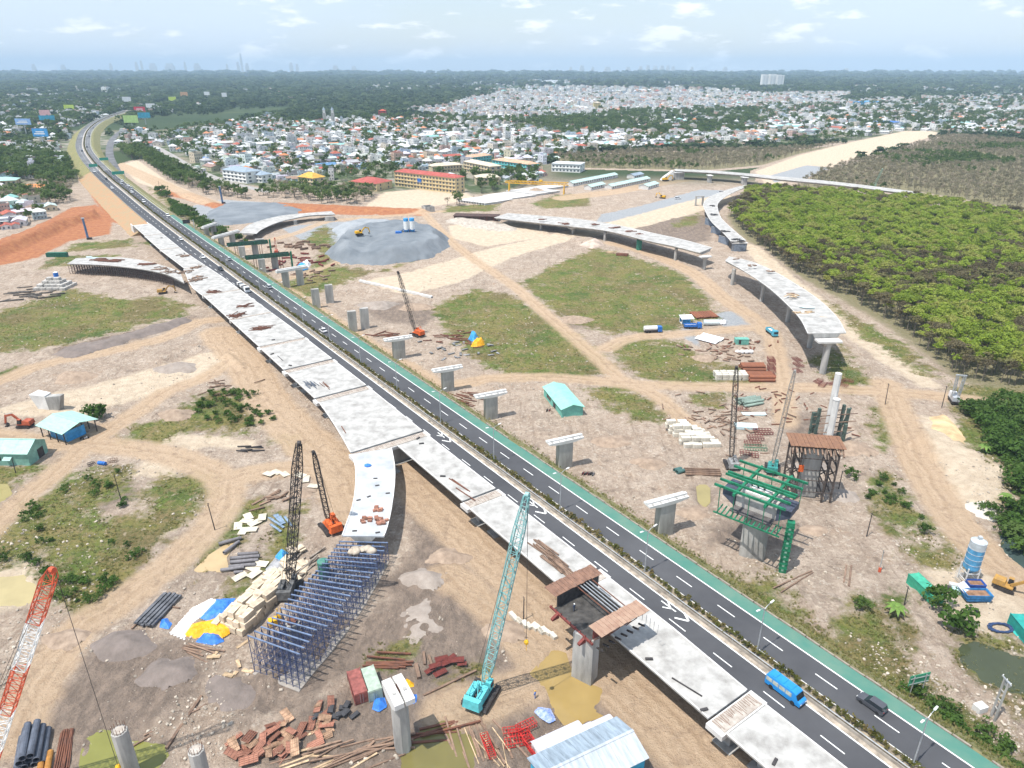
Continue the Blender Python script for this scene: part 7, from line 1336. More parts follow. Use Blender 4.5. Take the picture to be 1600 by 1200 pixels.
# drilling rig and workers' things on the right track
b = P(1489, 628); t = thing('drilling_rig', 'white truck mounted drilling rig with twin lattice masts by the plantation edge', 'drilling rig', b, 1.3); MB().box(0, 0, .5, 5.5, 2.3, .7).build('chassis', DARK, t); MB().box(2.0, 0, 1.2, 1.8, 2.2, 1.9, taper=.92).build('cab', CW, t); MB().box(-.9, 0, 1.2, 3.2, 2.2, 1.5).build('housing', CS, t)
for s_ in (-.8, .8): m = MB(); lattice(m, (-.8, s_, 1.6), (-1.2, s_*1.4, 10.6), .7, .5, bays=9, ch=.12, br=.07); m.build('mast', STEEL, t)
m = MB(); [m.cyl((x, y-.12, .5), (x, y+.12, .5), .5, n=10) for x in (-1.8, 1.8) for y in (-1, 1)]; m.build('wheel', RUBBER, t); MB().box(-1.1, 0, 10.3, .5, 3.4, .4).build('crown_beam', STEEL, t)
tr = MB().cyl((0, 0, 0), (0, 0, .35), .95, n=14); lay('tyre', 'large tyre lying flat beside the round dark bush', 'tyre', None, MB().pipe((0, 0, 0), (0, 0, .45), 1.0, .4, 16), RUBBER, [(*G(1520, 956)[:2], .05, 0, 0, 0)])
m = MB(); c = G(1563, 982)
for k in range(90): a0, a1 = k*.45, (k+1)*.45; r0 = 1.3+.25*math.sin(k*1.7); r1 = 1.3+.25*math.sin((k+1)*1.7); m.bar((c.x+1.9*r0*math.cos(a0)*.9, c.y+r0*math.sin(a0), .15+.01*(k % 20)), (c.x+1.9*r1*math.cos(a1)*.9, c.y+r1*math.sin(a1), .15+.01*((k+1) % 20)), .16)
tag(m.build('hose', mat('navy_hose', (.04, .07, .16), .6, .2, 1)), 'coiled dark blue hose in front of the turquoise strip', 'hose')
# a worker in the formwork, a few tiny figures elsewhere are left to the yard
def person(label, p, rz, shirt, legs, helmet, pose=0):
    t = thing('person', label, 'person', p, rz); me = bpy.data.meshes.new('body')
    V = [(0, 0, .95), (0, 0, 1.2), (0, 0, 1.45), (0, 0, 1.55), (0, 0, 1.70), (.22, 0, 1.42), (.27, .05, 1.12), (.24, .22, .9), (-.22, 0, 1.42), (-.27, .05, 1.12), (-.24, .22, .9), (.1, 0, .9), (.12, .05, .5), (.12, 0, .08), (.12, .13, .04), (-.1, 0, .9), (-.12, -.02, .5), (-.12, -.06, .08), (-.12, .08, .04)]
    E_ = [(0, 1), (1, 2), (2, 3), (3, 4), (2, 5), (5, 6), (6, 7), (2, 8), (8, 9), (9, 10), (0, 11), (11, 12), (12, 13), (13, 14), (0, 15), (15, 16), (16, 17), (17, 18)]
    rr_ = [.15, .15, .16, .07, .11, .075, .055, .045, .075, .055, .045, .1, .075, .055, .05, .1, .075, .055, .05]
    me.from_pydata(V, E_, []); o = bpy.data.objects.new('body', me); COL.objects.link(o); o.parent = t; md = o.modifiers.new('skin', 'SKIN'); 
    for i, r_ in enumerate(rr_): me.skin_vertices[0].data[i].radius = (r_, r_*.85)
    me.skin_vertices[0].data[0].use_root = True; sb = o.modifiers.new('sub', 'SUBSURF'); sb.levels = sb.render_levels = 1
    me.materials.append(shirt); MB().cyl((0, 0, .1), (0, 0, .11), .01).build('belt', legs, t); MB().blob(0, .01, 1.76, .15, .17, .12, 3, rough=0).build('helmet', helmet, t)
def skinmesh_fix(): pass
try:
    b = P(897, 955, 10.8); person('worker in dark clothes with a white helmet inside the brown formwork', (b.x, b.y, 10.8), .5, mat('navy_cloth', (.05, .07, .12), .9, .2, 3), DARK, WHITE)
    b = G(836, 1090); person('worker in a blue shirt standing by the muddy track behind the rags', (b.x, b.y, b.z), 1.2, BLUEP, DARK, YELLOW)
except Exception as ex: print('person', ex)
# ------------------------------------------------------------------ foliage
def leaf_mat(name, c1, c2, c3=None, var=.35):
    m = bpy.data.materials.new(name); m.use_nodes = True; t = m.node_tree; b = t.nodes['Principled BSDF']; b.inputs['Roughness'].default_value = .7; b.inputs['Specular IOR Level'].default_value = .2
    a = N(t, 'ShaderNodeAttribute', attribute_name='leafvar'); oi = N(t, 'ShaderNodeObjectInfo')
    mx = N(t, 'ShaderNodeMix', data_type='RGBA'); mx.inputs['A'].default_value = (*c1, 1); mx.inputs['B'].default_value = (*c2, 1); t.links.new(a.outputs['Fac'], mx.inputs['Factor']); out = mx.outputs['Result']
    if c3:
        r = N(t, 'ShaderNodeMapRange'); r.inputs[1].default_value = .45; r.inputs[2].default_value = 1; r.inputs[4].default_value = .9; t.links.new(oi.outputs['Random'], r.inputs[0])
        m2 = N(t, 'ShaderNodeMix', data_type='RGBA'); m2.inputs['B'].default_value = (*c3, 1); t.links.new(out, m2.inputs['A']); t.links.new(r.outputs[0], m2.inputs['Factor']); out = m2.outputs['Result']
    hs = N(t, 'ShaderNodeHueSaturation'); mr = N(t, 'ShaderNodeMapRange'); mr.inputs[3].default_value = 1-var; mr.inputs[4].default_value = 1+var; t.links.new(oi.outputs['Random'], mr.inputs[0]); t.links.new(mr.outputs[0], hs.inputs['Value']); t.links.new(out, hs.inputs['Color'])
    t.links.new(hs.outputs['Color'], b.inputs['Base Color'])
    tr = N(t, 'ShaderNodeBsdfTranslucent'); ms = N(t, 'ShaderNodeMixShader', i_Fac=.45); t.links.new(hs.outputs['Color'], tr.inputs['Color']); o = t.nodes['Material Output']
    t.links.new(b.outputs[0], ms.inputs[1]); t.links.new(tr.outputs[0], ms.inputs[2]); t.links.new(ms.outputs[0], o.inputs['Surface']); return m
M_LIME = leaf_mat('young_rubber_leaves', (.38, .48, .055), (.23, .33, .05), (.27, .26, .08)); M_BROWN = leaf_mat('dry_brown_leaves', (.22, .18, .095), (.16, .135, .08), (.17, .17, .065)); M_GREEN = leaf_mat('dark_broad_leaves', (.075, .135, .03), (.13, .20, .045), (.13, .165, .055))
M_BUSH = leaf_mat('thicket_leaves', (.06, .13, .022), (.105, .19, .035), (.08, .12, .03)); M_MED = leaf_mat('median_shrub_leaves', (.10, .12, .022), (.17, .155, .04), (.16, .12, .05)); M_TUFT = leaf_mat('weed_leaves', (.19, .23, .055), (.29, .27, .11), (.33, .27, .14)); M_FAR = leaf_mat('far_woods_leaves', (.045, .085, .035), (.075, .12, .042), (.09, .12, .05), .3); M_SCRUB = leaf_mat('bare_scrub_twigs', (.30, .26, .185), (.235, .225, .125), (.31, .26, .20), .25)
BARK = mat('pale_bark', (.20, .17, .14), .9, .3, 1.5)
def leaves(seed, R_, zc, rz, nclump, per, size, crad, shell=.75, up=.5):
    """leaf quads gathered in clumps through an uneven crown volume"""
    g = np.random.RandomState(seed); d = g.normal(size=(nclump, 3)); d /= np.linalg.norm(d, axis=1)[:, None]; d[:, 2] = np.where(d[:, 2] < -.35, -d[:, 2], d[:, 2])
    rr_ = (shell+(1-shell)*g.rand(nclump))*(1+.28*g.normal(size=nclump).clip(-1, 1)); cc = d*rr_[:, None]*np.array([R_, R_, rz])+np.array([0, 0, zc])
    C = np.repeat(cc, per, 0); n = len(C); off = g.normal(size=(n, 3)); off /= np.linalg.norm(off, axis=1)[:, None]; C = C+off*(g.rand(n)**.5)[:, None]*crad*np.array([1, 1, .65])
    nr = off+np.array([0, 0, up])+.5*g.normal(size=(n, 3)); nr /= np.linalg.norm(nr, axis=1)[:, None]; a = np.cross(nr, g.normal(size=(n, 3))); a /= np.linalg.norm(a, axis=1)[:, None]; b = np.cross(nr, a); s = size*(.6+.8*g.rand(n))[:, None]
    V = np.stack([C-a*s*.5, C+b*s*.38, C+a*s*.5, C-b*s*.38], 1).reshape(-1, 3); var = np.repeat(np.repeat(g.rand(nclump), per)*.6+g.rand(n)*.4, 4)
    return V, np.arange(4*n).reshape(-1, 4), var
def mesh_from(name, parts):
    """parts: list of (V,F(list or array),var or None,material)"""
    me = bpy.data.meshes.new(name); vs = []; fs = []; va = []; mi = []; b = 0; mats = []
    for V, Fc, var, m in parts:
        V = np.asarray(V, float); vs.append(V); fs += [tuple(int(i)+b for i in f) for f in Fc]; va.append(var if var is not None else np.zeros(len(V))); k = mats.index(m) if m in mats else (mats.append(m) or len(mats)-1); mi += [k]*len(Fc); b += len(V)
    me.from_pydata(np.concatenate(vs).tolist(), [], fs); [me.materials.append(m) for m in mats]; me.polygons.foreach_set('material_index', mi)
    at = me.attributes.new('leafvar', 'FLOAT', 'POINT'); at.data.foreach_set('value', np.concatenate(va).astype(np.float32)); me.update(); return me
def trunk_mb(h, r, seed, limbs=4, spread=1.6, lh=.5):
    rd = random.Random(seed); m = MB(); m.cyl((0, 0, -.3), (0, 0, h), r, r*.5, 6, caps=False)
    for k in range(limbs): a = 2*math.pi*k/limbs+rd.uniform(-.4, .4); z = h*rd.uniform(lh, .95); m.cyl((0, 0, z), (math.cos(a)*spread, math.sin(a)*spread, z+rd.uniform(1, 2.2)*spread/1.6), r*.45, r*.15, 4, caps=False)
    return m
def tmesh(name, h, r, seed, lv, lm, **kw): m = trunk_mb(h, r, seed, **kw); return mesh_from(name, [(*lv, lm), (m.v, m.f, None, BARK)])
PLANTM = []
for k in range(5): PLANTM.append((leaves(10+k, 2.45+.2*k, 6.6+.45*k, 1.6, 28, 18, .6, .95, .4), trunk_mb(6.6, .17, k, 6, 2.2, .6), M_LIME if k < 3 else M_BROWN))
PL_C = [mesh_from('plantation_crown', [(*c, m)]) for c, _, m in PLANTM]; PL_T = []
for _, t_, _ in PLANTM: PL_T.append(mesh_from('plantation_trunk', [(t_.v, t_.f, None, BARK)]))
PL_ALL = [mesh_from('plantation_tree_whole', [(*c, m), (t_.v, t_.f, None, BARK)]) for c, t_, m in PLANTM]
SCRUB_ALL = [tmesh('scrub_tree_whole', 5.5, .14, 50+k, leaves(50+k, 2.6, 5.6, 2.4, 18, 9, .7, 1.2, .4), M_SCRUB, limbs=7, spread=2.0, lh=.3) for k in range(3)]
TOWN_ALL = [tmesh('town_tree_whole', 4, .22, 70+k, leaves(70+k, 3.0+.5*(k % 3), 5.2+.6*(k % 2), 2.6+.5*(k % 2), 20, 13, 1.0, 1.25, .5), M_GREEN, limbs=3) for k in range(4)]
BUSH_ALL = [mesh_from('thicket_bush_whole', [(*leaves(90+k, 1.7+.4*k, 1.3, 1.5, 20, 15, .55, .8, .5), M_BUSH)]) for k in range(3)]
MED_ALL = [mesh_from('median_shrub_whole', [(*leaves(110+k, .58, .55, .5, 10, 10, .3, .36, .5), M_MED)]) for k in range(3)]
def tuft(seed, n=14, h=.55, w=.10, m=M_TUFT):
    g = np.random.RandomState(seed); V = []; Fc = []
    for k in range(n):
        a = g.rand()*6.28; r_ = g.rand()*.45; x, y = r_*math.cos(a), r_*math.sin(a); l = h*(.5+g.rand()); le = .25+.5*g.rand(); p = a+1.57; b = len(V)
        V += [(x-w*math.cos(p), y-w*math.sin(p), -.05), (x+w*math.cos(p), y+w*math.sin(p), -.05), (x+le*l*math.cos(a)+w*.4*math.cos(p), y+le*l*math.sin(a)+w*.4*math.sin(p), l), (x+le*l*math.cos(a)-w*.4*math.cos(p), y+le*l*math.sin(a)-w*.4*math.sin(p), l)]; Fc.append((b, b+1, b+2, b+3))
    return mesh_from('weed_tuft', [(V, Fc, g.rand(len(V)), m)])
TUFTS = [tuft(k, 16) for k in range(4)]
FARC = [mesh_from('far_tree_clump', [(*leaves(130+k, 1.0, .5, .55, 9, 7, .62, .5, .5, .9), M_FAR)]) for k in range(3)]
STM = mat('rubble_stone', (.46, .40, .33), .95, .25, 1.5, objvar=.35, bump=.3); STONES = []
for k in range(3): m = MB(); m.blob(0, 0, .1, .5, .42, .34, k, 6, 3, .3); o_ = m.build('tmp_stone', STM); STONES.append(o_.data); bpy.data.objects.remove(o_)
# ------------------------------------------------------------------ instancing of what nobody could count
_pc = {}
def proto_coll(nm, meshes):
    c = bpy.data.collections.new(nm)
    for i, me_ in enumerate(meshes): c.objects.link(bpy.data.objects.new('%s_%02d' % (nm, i), me_))
    return c
def scatter(name, label, cat, pts, scl, rot, meshes, idx=None, tilt=0):
    pts = np.asarray(pts, np.float32); n = len(pts)
    if not n: return
    me_ = bpy.data.meshes.new(name); me_.vertices.add(n); me_.vertices.foreach_set('co', pts.ravel())
    for nm, ty, arr in (('scl', 'FLOAT', np.asarray(scl, np.float32)), ('rt', 'FLOAT', np.asarray(rot, np.float32)), ('ix', 'INT', np.asarray(np.random.randint(0, len(meshes), n) if idx is None else idx, np.int32))):
        at = me_.attributes.new(nm, ty, 'POINT'); at.data.foreach_set('value', arr)
    o = bpy.data.objects.new(name, me_); COL.objects.link(o); tag(o, label, cat, kind='stuff')
    ng = bpy.data.node_groups.new(name, 'GeometryNodeTree'); ng.interface.new_socket('Geometry', in_out='INPUT', socket_type='NodeSocketGeometry'); ng.interface.new_socket('Geometry', in_out='OUTPUT', socket_type='NodeSocketGeometry')
    gi = ng.nodes.new('NodeGroupInput'); go = ng.nodes.new('NodeGroupOutput'); ip = ng.nodes.new('GeometryNodeInstanceOnPoints'); ci = ng.nodes.new('GeometryNodeCollectionInfo'); ci.inputs['Collection'].default_value = proto_coll(name+'_kinds', meshes); ci.inputs['Separate Children'].default_value = True; ci.inputs['Reset Children'].default_value = True
    def na(nm, ty): q = ng.nodes.new('GeometryNodeInputNamedAttribute'); q.data_type = ty; q.inputs['Name'].default_value = nm; return q.outputs['Attribute']
    cx = ng.nodes.new('ShaderNodeCombineXYZ'); ng.links.new(na('rt', 'FLOAT'), cx.inputs['Z']); er = ng.nodes.new('FunctionNodeEulerToRotation'); ng.links.new(cx.outputs[0], er.inputs[0])
    ng.links.new(gi.outputs[0], ip.inputs['Points']); ng.links.new(ci.outputs[0], ip.inputs['Instance']); ip.inputs['Pick Instance'].default_value = True; ng.links.new(na('ix', 'INT'), ip.inputs['Instance Index']); ng.links.new(er.outputs[0], ip.inputs['Rotation']); ng.links.new(na('scl', 'FLOAT'), ip.inputs['Scale']); ng.links.new(ip.outputs[0], go.inputs[0])
    md = o.modifiers.new('instances', 'NODES'); md.node_group = ng; return o
def to_px(x, y, z=0):
    d = H-z; zc = y*_c+d*_s; return 800+F*x/zc, 600+F*(d*_c-y*_s)/zc
def cells(poly_px, sp, jit=.42, seed=1, mg=0):
    q = px2(poly_px); xs = [p[0] for p in q]; ys = [p[1] for p in q]; g = np.random.RandomState(seed); X, Y = np.meshgrid(np.arange(min(xs), max(xs), sp), np.arange(min(ys), max(ys), sp)); X = (X+(np.arange(X.shape[0])[:, None] % 2)*sp*.5+g.uniform(-jit, jit, X.shape)*sp).ravel(); Y = (Y+g.uniform(-jit, jit, Y.shape)*sp).ravel()
    k = (sd_poly(X, Y, q)+(fbm(X*.03, Y*.03, 3)-.5)*10 > mg) & (Y > 40); u_, v_ = to_px(X, Y, 4); k &= (u_ > -70) & (u_ < 1680) & (v_ < 1290); return X[k], Y[k]
def zz(x, y): return g_at(x, y, HT)
g_ = np.random.RandomState(5)
# plantation
X, Y = cells(PLANT, 4.2, .42, 11, 1); o = np.argsort(Y); X, Y = X[o], Y[o]; nz = fbm(X*.022+5, Y*.022, 4); edge = sd_poly(X, Y, px2(PLANT)); br_ = (nz+g_.uniform(-.3, .3, len(X)) > .70) | ((edge < 9) & (g_.rand(len(X)) < .5)); kp = (g_.rand(len(X)) > .04) | (edge < 12); X, Y, edge, br_ = X[kp], Y[kp], edge[kp], br_[kp]; vx = np.where(br_, g_.randint(3, 5, len(X)), g_.randint(0, 3, len(X))); sc = g_.uniform(.75, 1.35, len(X))*np.where(br_, .9, 1); rt = g_.uniform(0, 6.28, len(X)); Z = zz(X, Y)
for i in range(min(300, len(X))):
    k = vx[i]; t = bpy.data.objects.new('plantation_tree', None); COL.objects.link(t); t.location = (X[i], Y[i], Z[i]-.1); t.rotation_euler = (0, 0, rt[i]); t.scale = (sc[i],)*3; tag(t, 'lime green plantation tree in the front rows of the rubber plantation' if k < 3 else 'brown half bare tree in the front rows of the rubber plantation', 'tree', 'lime green plantation trees' if k < 3 else 'brown plantation trees'); share(PL_C[k], 'crown', t); share(PL_T[k], 'trunk', t)
scatter('plantation_trees', 'lime green and brown trees filling the plantation behind its front rows', 'trees', np.stack([X, Y, Z], -1)[300:], sc[300:], rt[300:], PL_ALL, vx[300:])
# leafless scrub wood behind and left of it
XY = [cells(q, 6.8, .42, 12+i, 0) for i, q in enumerate(SCRUB)]; X = np.concatenate([a for a, _ in XY]); Y = np.concatenate([b for _, b in XY]); k = np.ones(len(X), bool)
for ov_ in (OVL,): d, _ = sd_line(X, Y, [p[:2] for p in ov_]); k &= d > 13
k &= g_at(X, Y, L_wood) > -2.5
X, Y = X[k], Y[k]; o = np.argsort(Y); X, Y = X[o], Y[o]; Z = zz(X, Y); sc = g_.uniform(.6, 1.05, len(X)); rt = g_.uniform(0, 6.28, len(X)); vx = np.where(fbm(X*.012, Y*.012, 3)+g_.uniform(-.12, .12, len(X)) > .66, 3, g_.randint(0, 3, len(X)))
SA = SCRUB_ALL+[TOWN_ALL[0]]
for i in range(min(300, len(X))):
    o = share(SA[vx[i]], 'scrub_tree', None, (X[i], Y[i], Z[i]-.1), (0, 0, rt[i]), (sc[i],)*3); tag(o, 'greyish brown leafless tree in the scrub wood behind the green plantation', 'tree', 'leafless scrub trees')
scatter('scrub_wood', 'greyish brown leafless wood stretching behind the plantation and overpass', 'wood', np.stack([X, Y, Z], -1)[300:], sc[300:], rt[300:], SA, vx[300:])
# thicket at the right edge, bushes and single trees of the site
def bushes(name, label, group, poly, sp, s0, s1, seed, meshes=BUSH_ALL, cat='bush', mg=0, thin=1.0):
    X, Y = cells(poly, sp, .45, seed, mg); g = np.random.RandomState(seed)
    for x, y in zip(X, Y):
        if fbm(x*.11+seed, y*.11, 3)+g.uniform(-.12, .12) < 1-thin: continue
        s = g.uniform(s0, s1); o = share(meshes[g.randint(len(meshes))], name, None, (x, y, gz(x, y)-.1), (0, 0, g.uniform(0, 6.28)), (s, s, s*g.uniform(.8, 1.2))); tag(o, label, cat, group)
bushes('thicket_bush', 'dense green bush in the thicket along the right edge', 'thicket bushes at the right edge', [(1495,640),(1540,630),(1700,625),(1760,840),(1600,870),(1575,740),(1530,690)], 3.6, 1.0, 2.0, 3)
bushes('thicket_bush', 'green bush on the bank of the dark pond beside the whitish sand mound', 'bushes by the dark pond', [(1545,800),(1575,792),(1580,840),(1560,835)], 3.0, .6, 1.1, 4)
bushes('roadside_bush', 'roadside bush around the green road sign', 'bushes around the road sign', [(1380,1060),(1440,1080),(1520,1140),(1600,1190),(1640,1260),(1560,1220),(1450,1120)], 2.4, .45, .95, 5, thin=.75)
bushes('weed_bush', 'low bush in the overgrown field left of the dirt track', 'low bushes in the overgrown field', [(-20,880),(60,790),(130,740),(200,735),(190,800),(120,850),(230,850),(180,930),(110,955),(60,890)], 2.9, .3, .85, 6, thin=.46)
bushes('weed_bush', 'low bush on the small green field above the dirt track', 'low bushes on the small green field', [(300,640),(345,612),(390,622),(420,655),(380,675),(330,660)], 3.4, .35, .8, 7, thin=.6); bushes('weed_bush', 'low bush right of the sandy path', 'low bushes right of the sandy path', [(1355,772),(1385,735),(1425,795),(1450,830),(1400,835)], 3.2, .35, .8, 8, thin=.45); bushes('weed_bush', 'low bush at the foot of the green highway shoulder', 'low bushes along the highway shoulder', [(640,628),(760,710),(900,800),(1040,895),(1030,900),(880,800),(740,705)], 2.6, .3, .65, 9, thin=.8); bushes('weed_bush', 'low bush on the verge beside the twin columns', 'low bushes by the twin columns', [(440,465),(560,550),(640,615),(600,600),(500,520)], 3, .4, .9, 10, thin=.7); bushes('weed_bush', 'low bush between the grey stone heaps and the far highway', 'low bushes by the far highway', [(245,298),(320,345),(385,380),(330,368),(270,330)], 5, .8, 2.0, 11, thin=.8)
for q, s, me_, lab in (((1495, 982), 1.9, 0, 'round dark green bush beside the lying tyre'), ((1468, 945), 1.5, 1, 'round bush at the end of the green shipping container'), ((1462, 950), 1.0, 2, 'small bush in front of the green shipping container'), ((152, 655), 2.0, 0, 'dark green tree behind the open teal shed'), ((140, 652), 1.3, 1, 'bush beside the open teal shed'), ((378, 618), 1.0, 2, 'small dark bush at the edge of the small green field'), ((1330, 745), 1.0, 2, 'small bush in the shade of the timber platform'), ((1345, 950), .9, 1, 'small roadside bush beside the sandy path'), ((1120, 350), 1.8, 1, 'dark green bush under the curved viaduct')):
    b = G(*q); o = share(BUSH_ALL[me_], 'bush', None, (b.x, b.y, b.z-.1), (0, 0, rd.uniform(0, 6)), (s,)*3); tag(o, lab, 'bush')
def banana(q, s, lab):
    b = G(*q); t = thing('banana_plant', lab, 'plant', b, rd.uniform(0, 3)); MB().cyl((0, 0, -.1), (0, 0, 1.4*s), .14, .1, 6).build('stem', mat('banana_stem', (.20, .22, .08), .8, .2, 2), t)
    for k in range(9):
        a = k*.7+.3; l = s*rd.uniform(1.3, 1.9); secs = []
        for i in range(5):
            f = i/4; r_ = l*f; z = 1.35*s+s*(1.1*f-1.5*f*f); w = .28*s*math.sin(math.pi*min(1, f*.9+.1)); secs.append([(r_*math.cos(a)-w*math.sin(a), r_*math.sin(a)+w*math.cos(a), z), (r_*math.cos(a)+w*math.sin(a), r_*math.sin(a)-w*math.cos(a), z+.02)])
        m = MB(); m.sweep(secs, close=False); m.build('leaf', mat('banana_leaf', (.13, .22, .04), .6, .2, 2), t)
banana((1398, 962), 1.6, 'banana plant with drooping leaves beside the thin brown post'); banana((1535, 710), 1.5, 'banana plant at the edge of the thicket beside the sand mound'); banana((1568, 790), 1.3, 'banana plant on the bank of the dark pond')
# median shrubs: the 300 nearest singly, the rest together
P_ = []; tt = 142.0
while tt < TEND-60: p = AT(tt, -.05+g_.uniform(-.3, .3), 6.1); P_.append((*p, g_.uniform(.75, 1.25), g_.uniform(0, 6.28))); tt += 1.05+g_.uniform(-.2, .55)
for i, q in enumerate(P_[:300]): o = share(MED_ALL[i % 3], 'median_shrub', None, q[:3], (0, 0, q[4]), (q[3]*1.15, q[3], q[3])); tag(o, 'small clipped shrub in the planted median of the highway', 'shrub', 'shrubs in the highway median')
q = np.array(P_[300:]); scatter('median_shrubs', 'continuous row of shrubs in the far median of the highway', 'shrubs', q[:, :3], q[:, 3], q[:, 4], MED_ALL)
# weeds, rubble and far woods: nobody could count these
def fan(n, y0, y1, seed):
    g = np.random.RandomState(seed); y = y0*(y1/y0)**g.rand(n); x = g.uniform(-.98, .98, n)*np.maximum(y*.82+26, 60); return x, y, g
x, y, g = fan(210000, 78, 520, 31); gr_ = g_at(x, y, L_grass)+(fbm(x*.16, y*.16, 5)-.5)*12; tk = g_at(x, y, L_track); pr_ = (gr_ > -.5) & (tk < -.6) & (fbm(x*.3+9, y*.3, 3)+g.uniform(-.2, .2, len(x)) > .60); so_ = (x-A0.x)*NX+(y-A0.y)*NY; pr_ &= (so_ > 5) | (so_ < -41)
sl = (so_ > 3.4) & (so_ < 13.5) & (g.rand(len(x)) < .3); z = np.where(sl, np.clip(5.9-(so_-3.8)*.66, 0, 5.9), g_at(x, y, HT)); k = pr_ | sl; scatter('weeds', 'tufts of weeds and grass over the meadows and verges', 'grass', np.stack([x, y, z], -1)[k], (g.uniform(.22, .62, len(x))*1)[k], g.uniform(0, 6.28, len(x))[k], TUFTS)
x, y, g = fan(70000, 78, 420, 32); rk = fbm(x*.05+3, y*.05, 4)+g.uniform(-.13, .13, len(x)); tk = g_at(x, y, L_track); so_ = (x-A0.x)*NX+(y-A0.y)*NY; k = (rk > .585) & (tk < .4) & (g_at(x, y, L_wood) < -4) & (g_at(x, y, HT) > -.3) & ((g_at(x, y, L_mud) < 1) | (g.rand(len(x)) < .25)) & ((so_ > 12) | (so_ < -41)); scatter('rubble', 'stones, clods and broken concrete strewn over the bare ground', 'rubble', np.stack([x, y, g_at(x, y, HT)], -1)[k], (.14+.75*g.uniform(0, 1, len(x))**5)[k], g.uniform(0, 6.28, len(x))[k], STONES)
# ------------------------------------------------------------------ town
def objcol_mat(name, rough=.8, noise=.5, rnd=None, amt=.3):
    m = bpy.data.materials.new(name); m.use_nodes = True; t = m.node_tree; b = t.nodes['Principled BSDF']; b.inputs['Roughness'].default_value = rough; b.inputs['Specular IOR Level'].default_value = .25; oi = N(t, 'ShaderNodeObjectInfo'); out = oi.outputs['Color']
    if rnd:
        cr = N(t, 'ShaderNodeValToRGB'); cr.color_ramp.interpolation = 'CONSTANT'; e = cr.color_ramp.elements; e[0].color = (*rnd[0][1], 1); e[0].position = 0; e[1].position = rnd[1][0]; e[1].color = (*rnd[1][1], 1)
        for p_, c in rnd[2:]: q = e.new(p_); q.color = (*c, 1)
        t.links.new(oi.outputs['Random'], cr.inputs[0]); out = cr.outputs[0]
    n = N(t, 'ShaderNodeTexNoise', i_Scale=noise, i_Detail=5.0); g = N(t, 'ShaderNodeNewGeometry'); t.links.new(g.outputs['Position'], n.inputs['Vector']); mr = N(t, 'ShaderNodeMapRange'); mr.inputs[1].default_value = .3; mr.inputs[2].default_value = .7; mr.inputs[3].default_value = 1-amt; mr.inputs[4].default_value = 1.08; t.links.new(n.outputs['Fac'], mr.inputs[0])
    hs = N(t, 'ShaderNodeHueSaturation'); t.links.new(mr.outputs[0], hs.inputs['Value']); t.links.new(out, hs.inputs['Color']); t.links.new(hs.outputs['Color'], b.inputs['Base Color']); return m
HW = objcol_mat('house_wall'); HRF = objcol_mat('house_roof', .6)
WALLC = [('white', (.78, .77, .74)), ('cream', (.62, .54, .42)), ('pale grey', (.50, .50, .50)), ('pale blue', (.45, .56, .63)), ('beige', (.52, .45, .36)), ('pinkish', (.60, .42, .36))]
ROOFC = [('white metal', (.66, .67, .68)), ('grey metal', (.42, .44, .46)), ('pale metal', (.56, .58, .58)), ('red tiled', (.42, .12, .08)), ('orange tiled', (.56, .22, .10)), ('dark grey', (.16, .165, .18)), ('teal', (.24, .46, .43)), ('blue', (.12, .24, .48)), ('rusty', (.34, .22, .16))]; RW = [.25, .2, .16, .1, .09, .1, .05, .02, .03]
FW = objcol_mat('far_house_wall', rnd=[(0, (.78, .77, .74)), (.35, (.68, .61, .51)), (.5, (.60, .60, .60)), (.65, (.80, .79, .77)), (.82, (.50, .58, .63)), (.9, (.60, .42, .36))]); FR = objcol_mat('far_house_roof', .6, rnd=[(0, (.64, .65, .66)), (.3, (.45, .47, .49)), (.5, (.56, .58, .58)), (.66, (.42, .13, .09)), (.74, (.55, .24, .12)), (.82, (.2, .2, .22)), (.9, (.26, .47, .44)), (.95, (.62, .62, .60))])
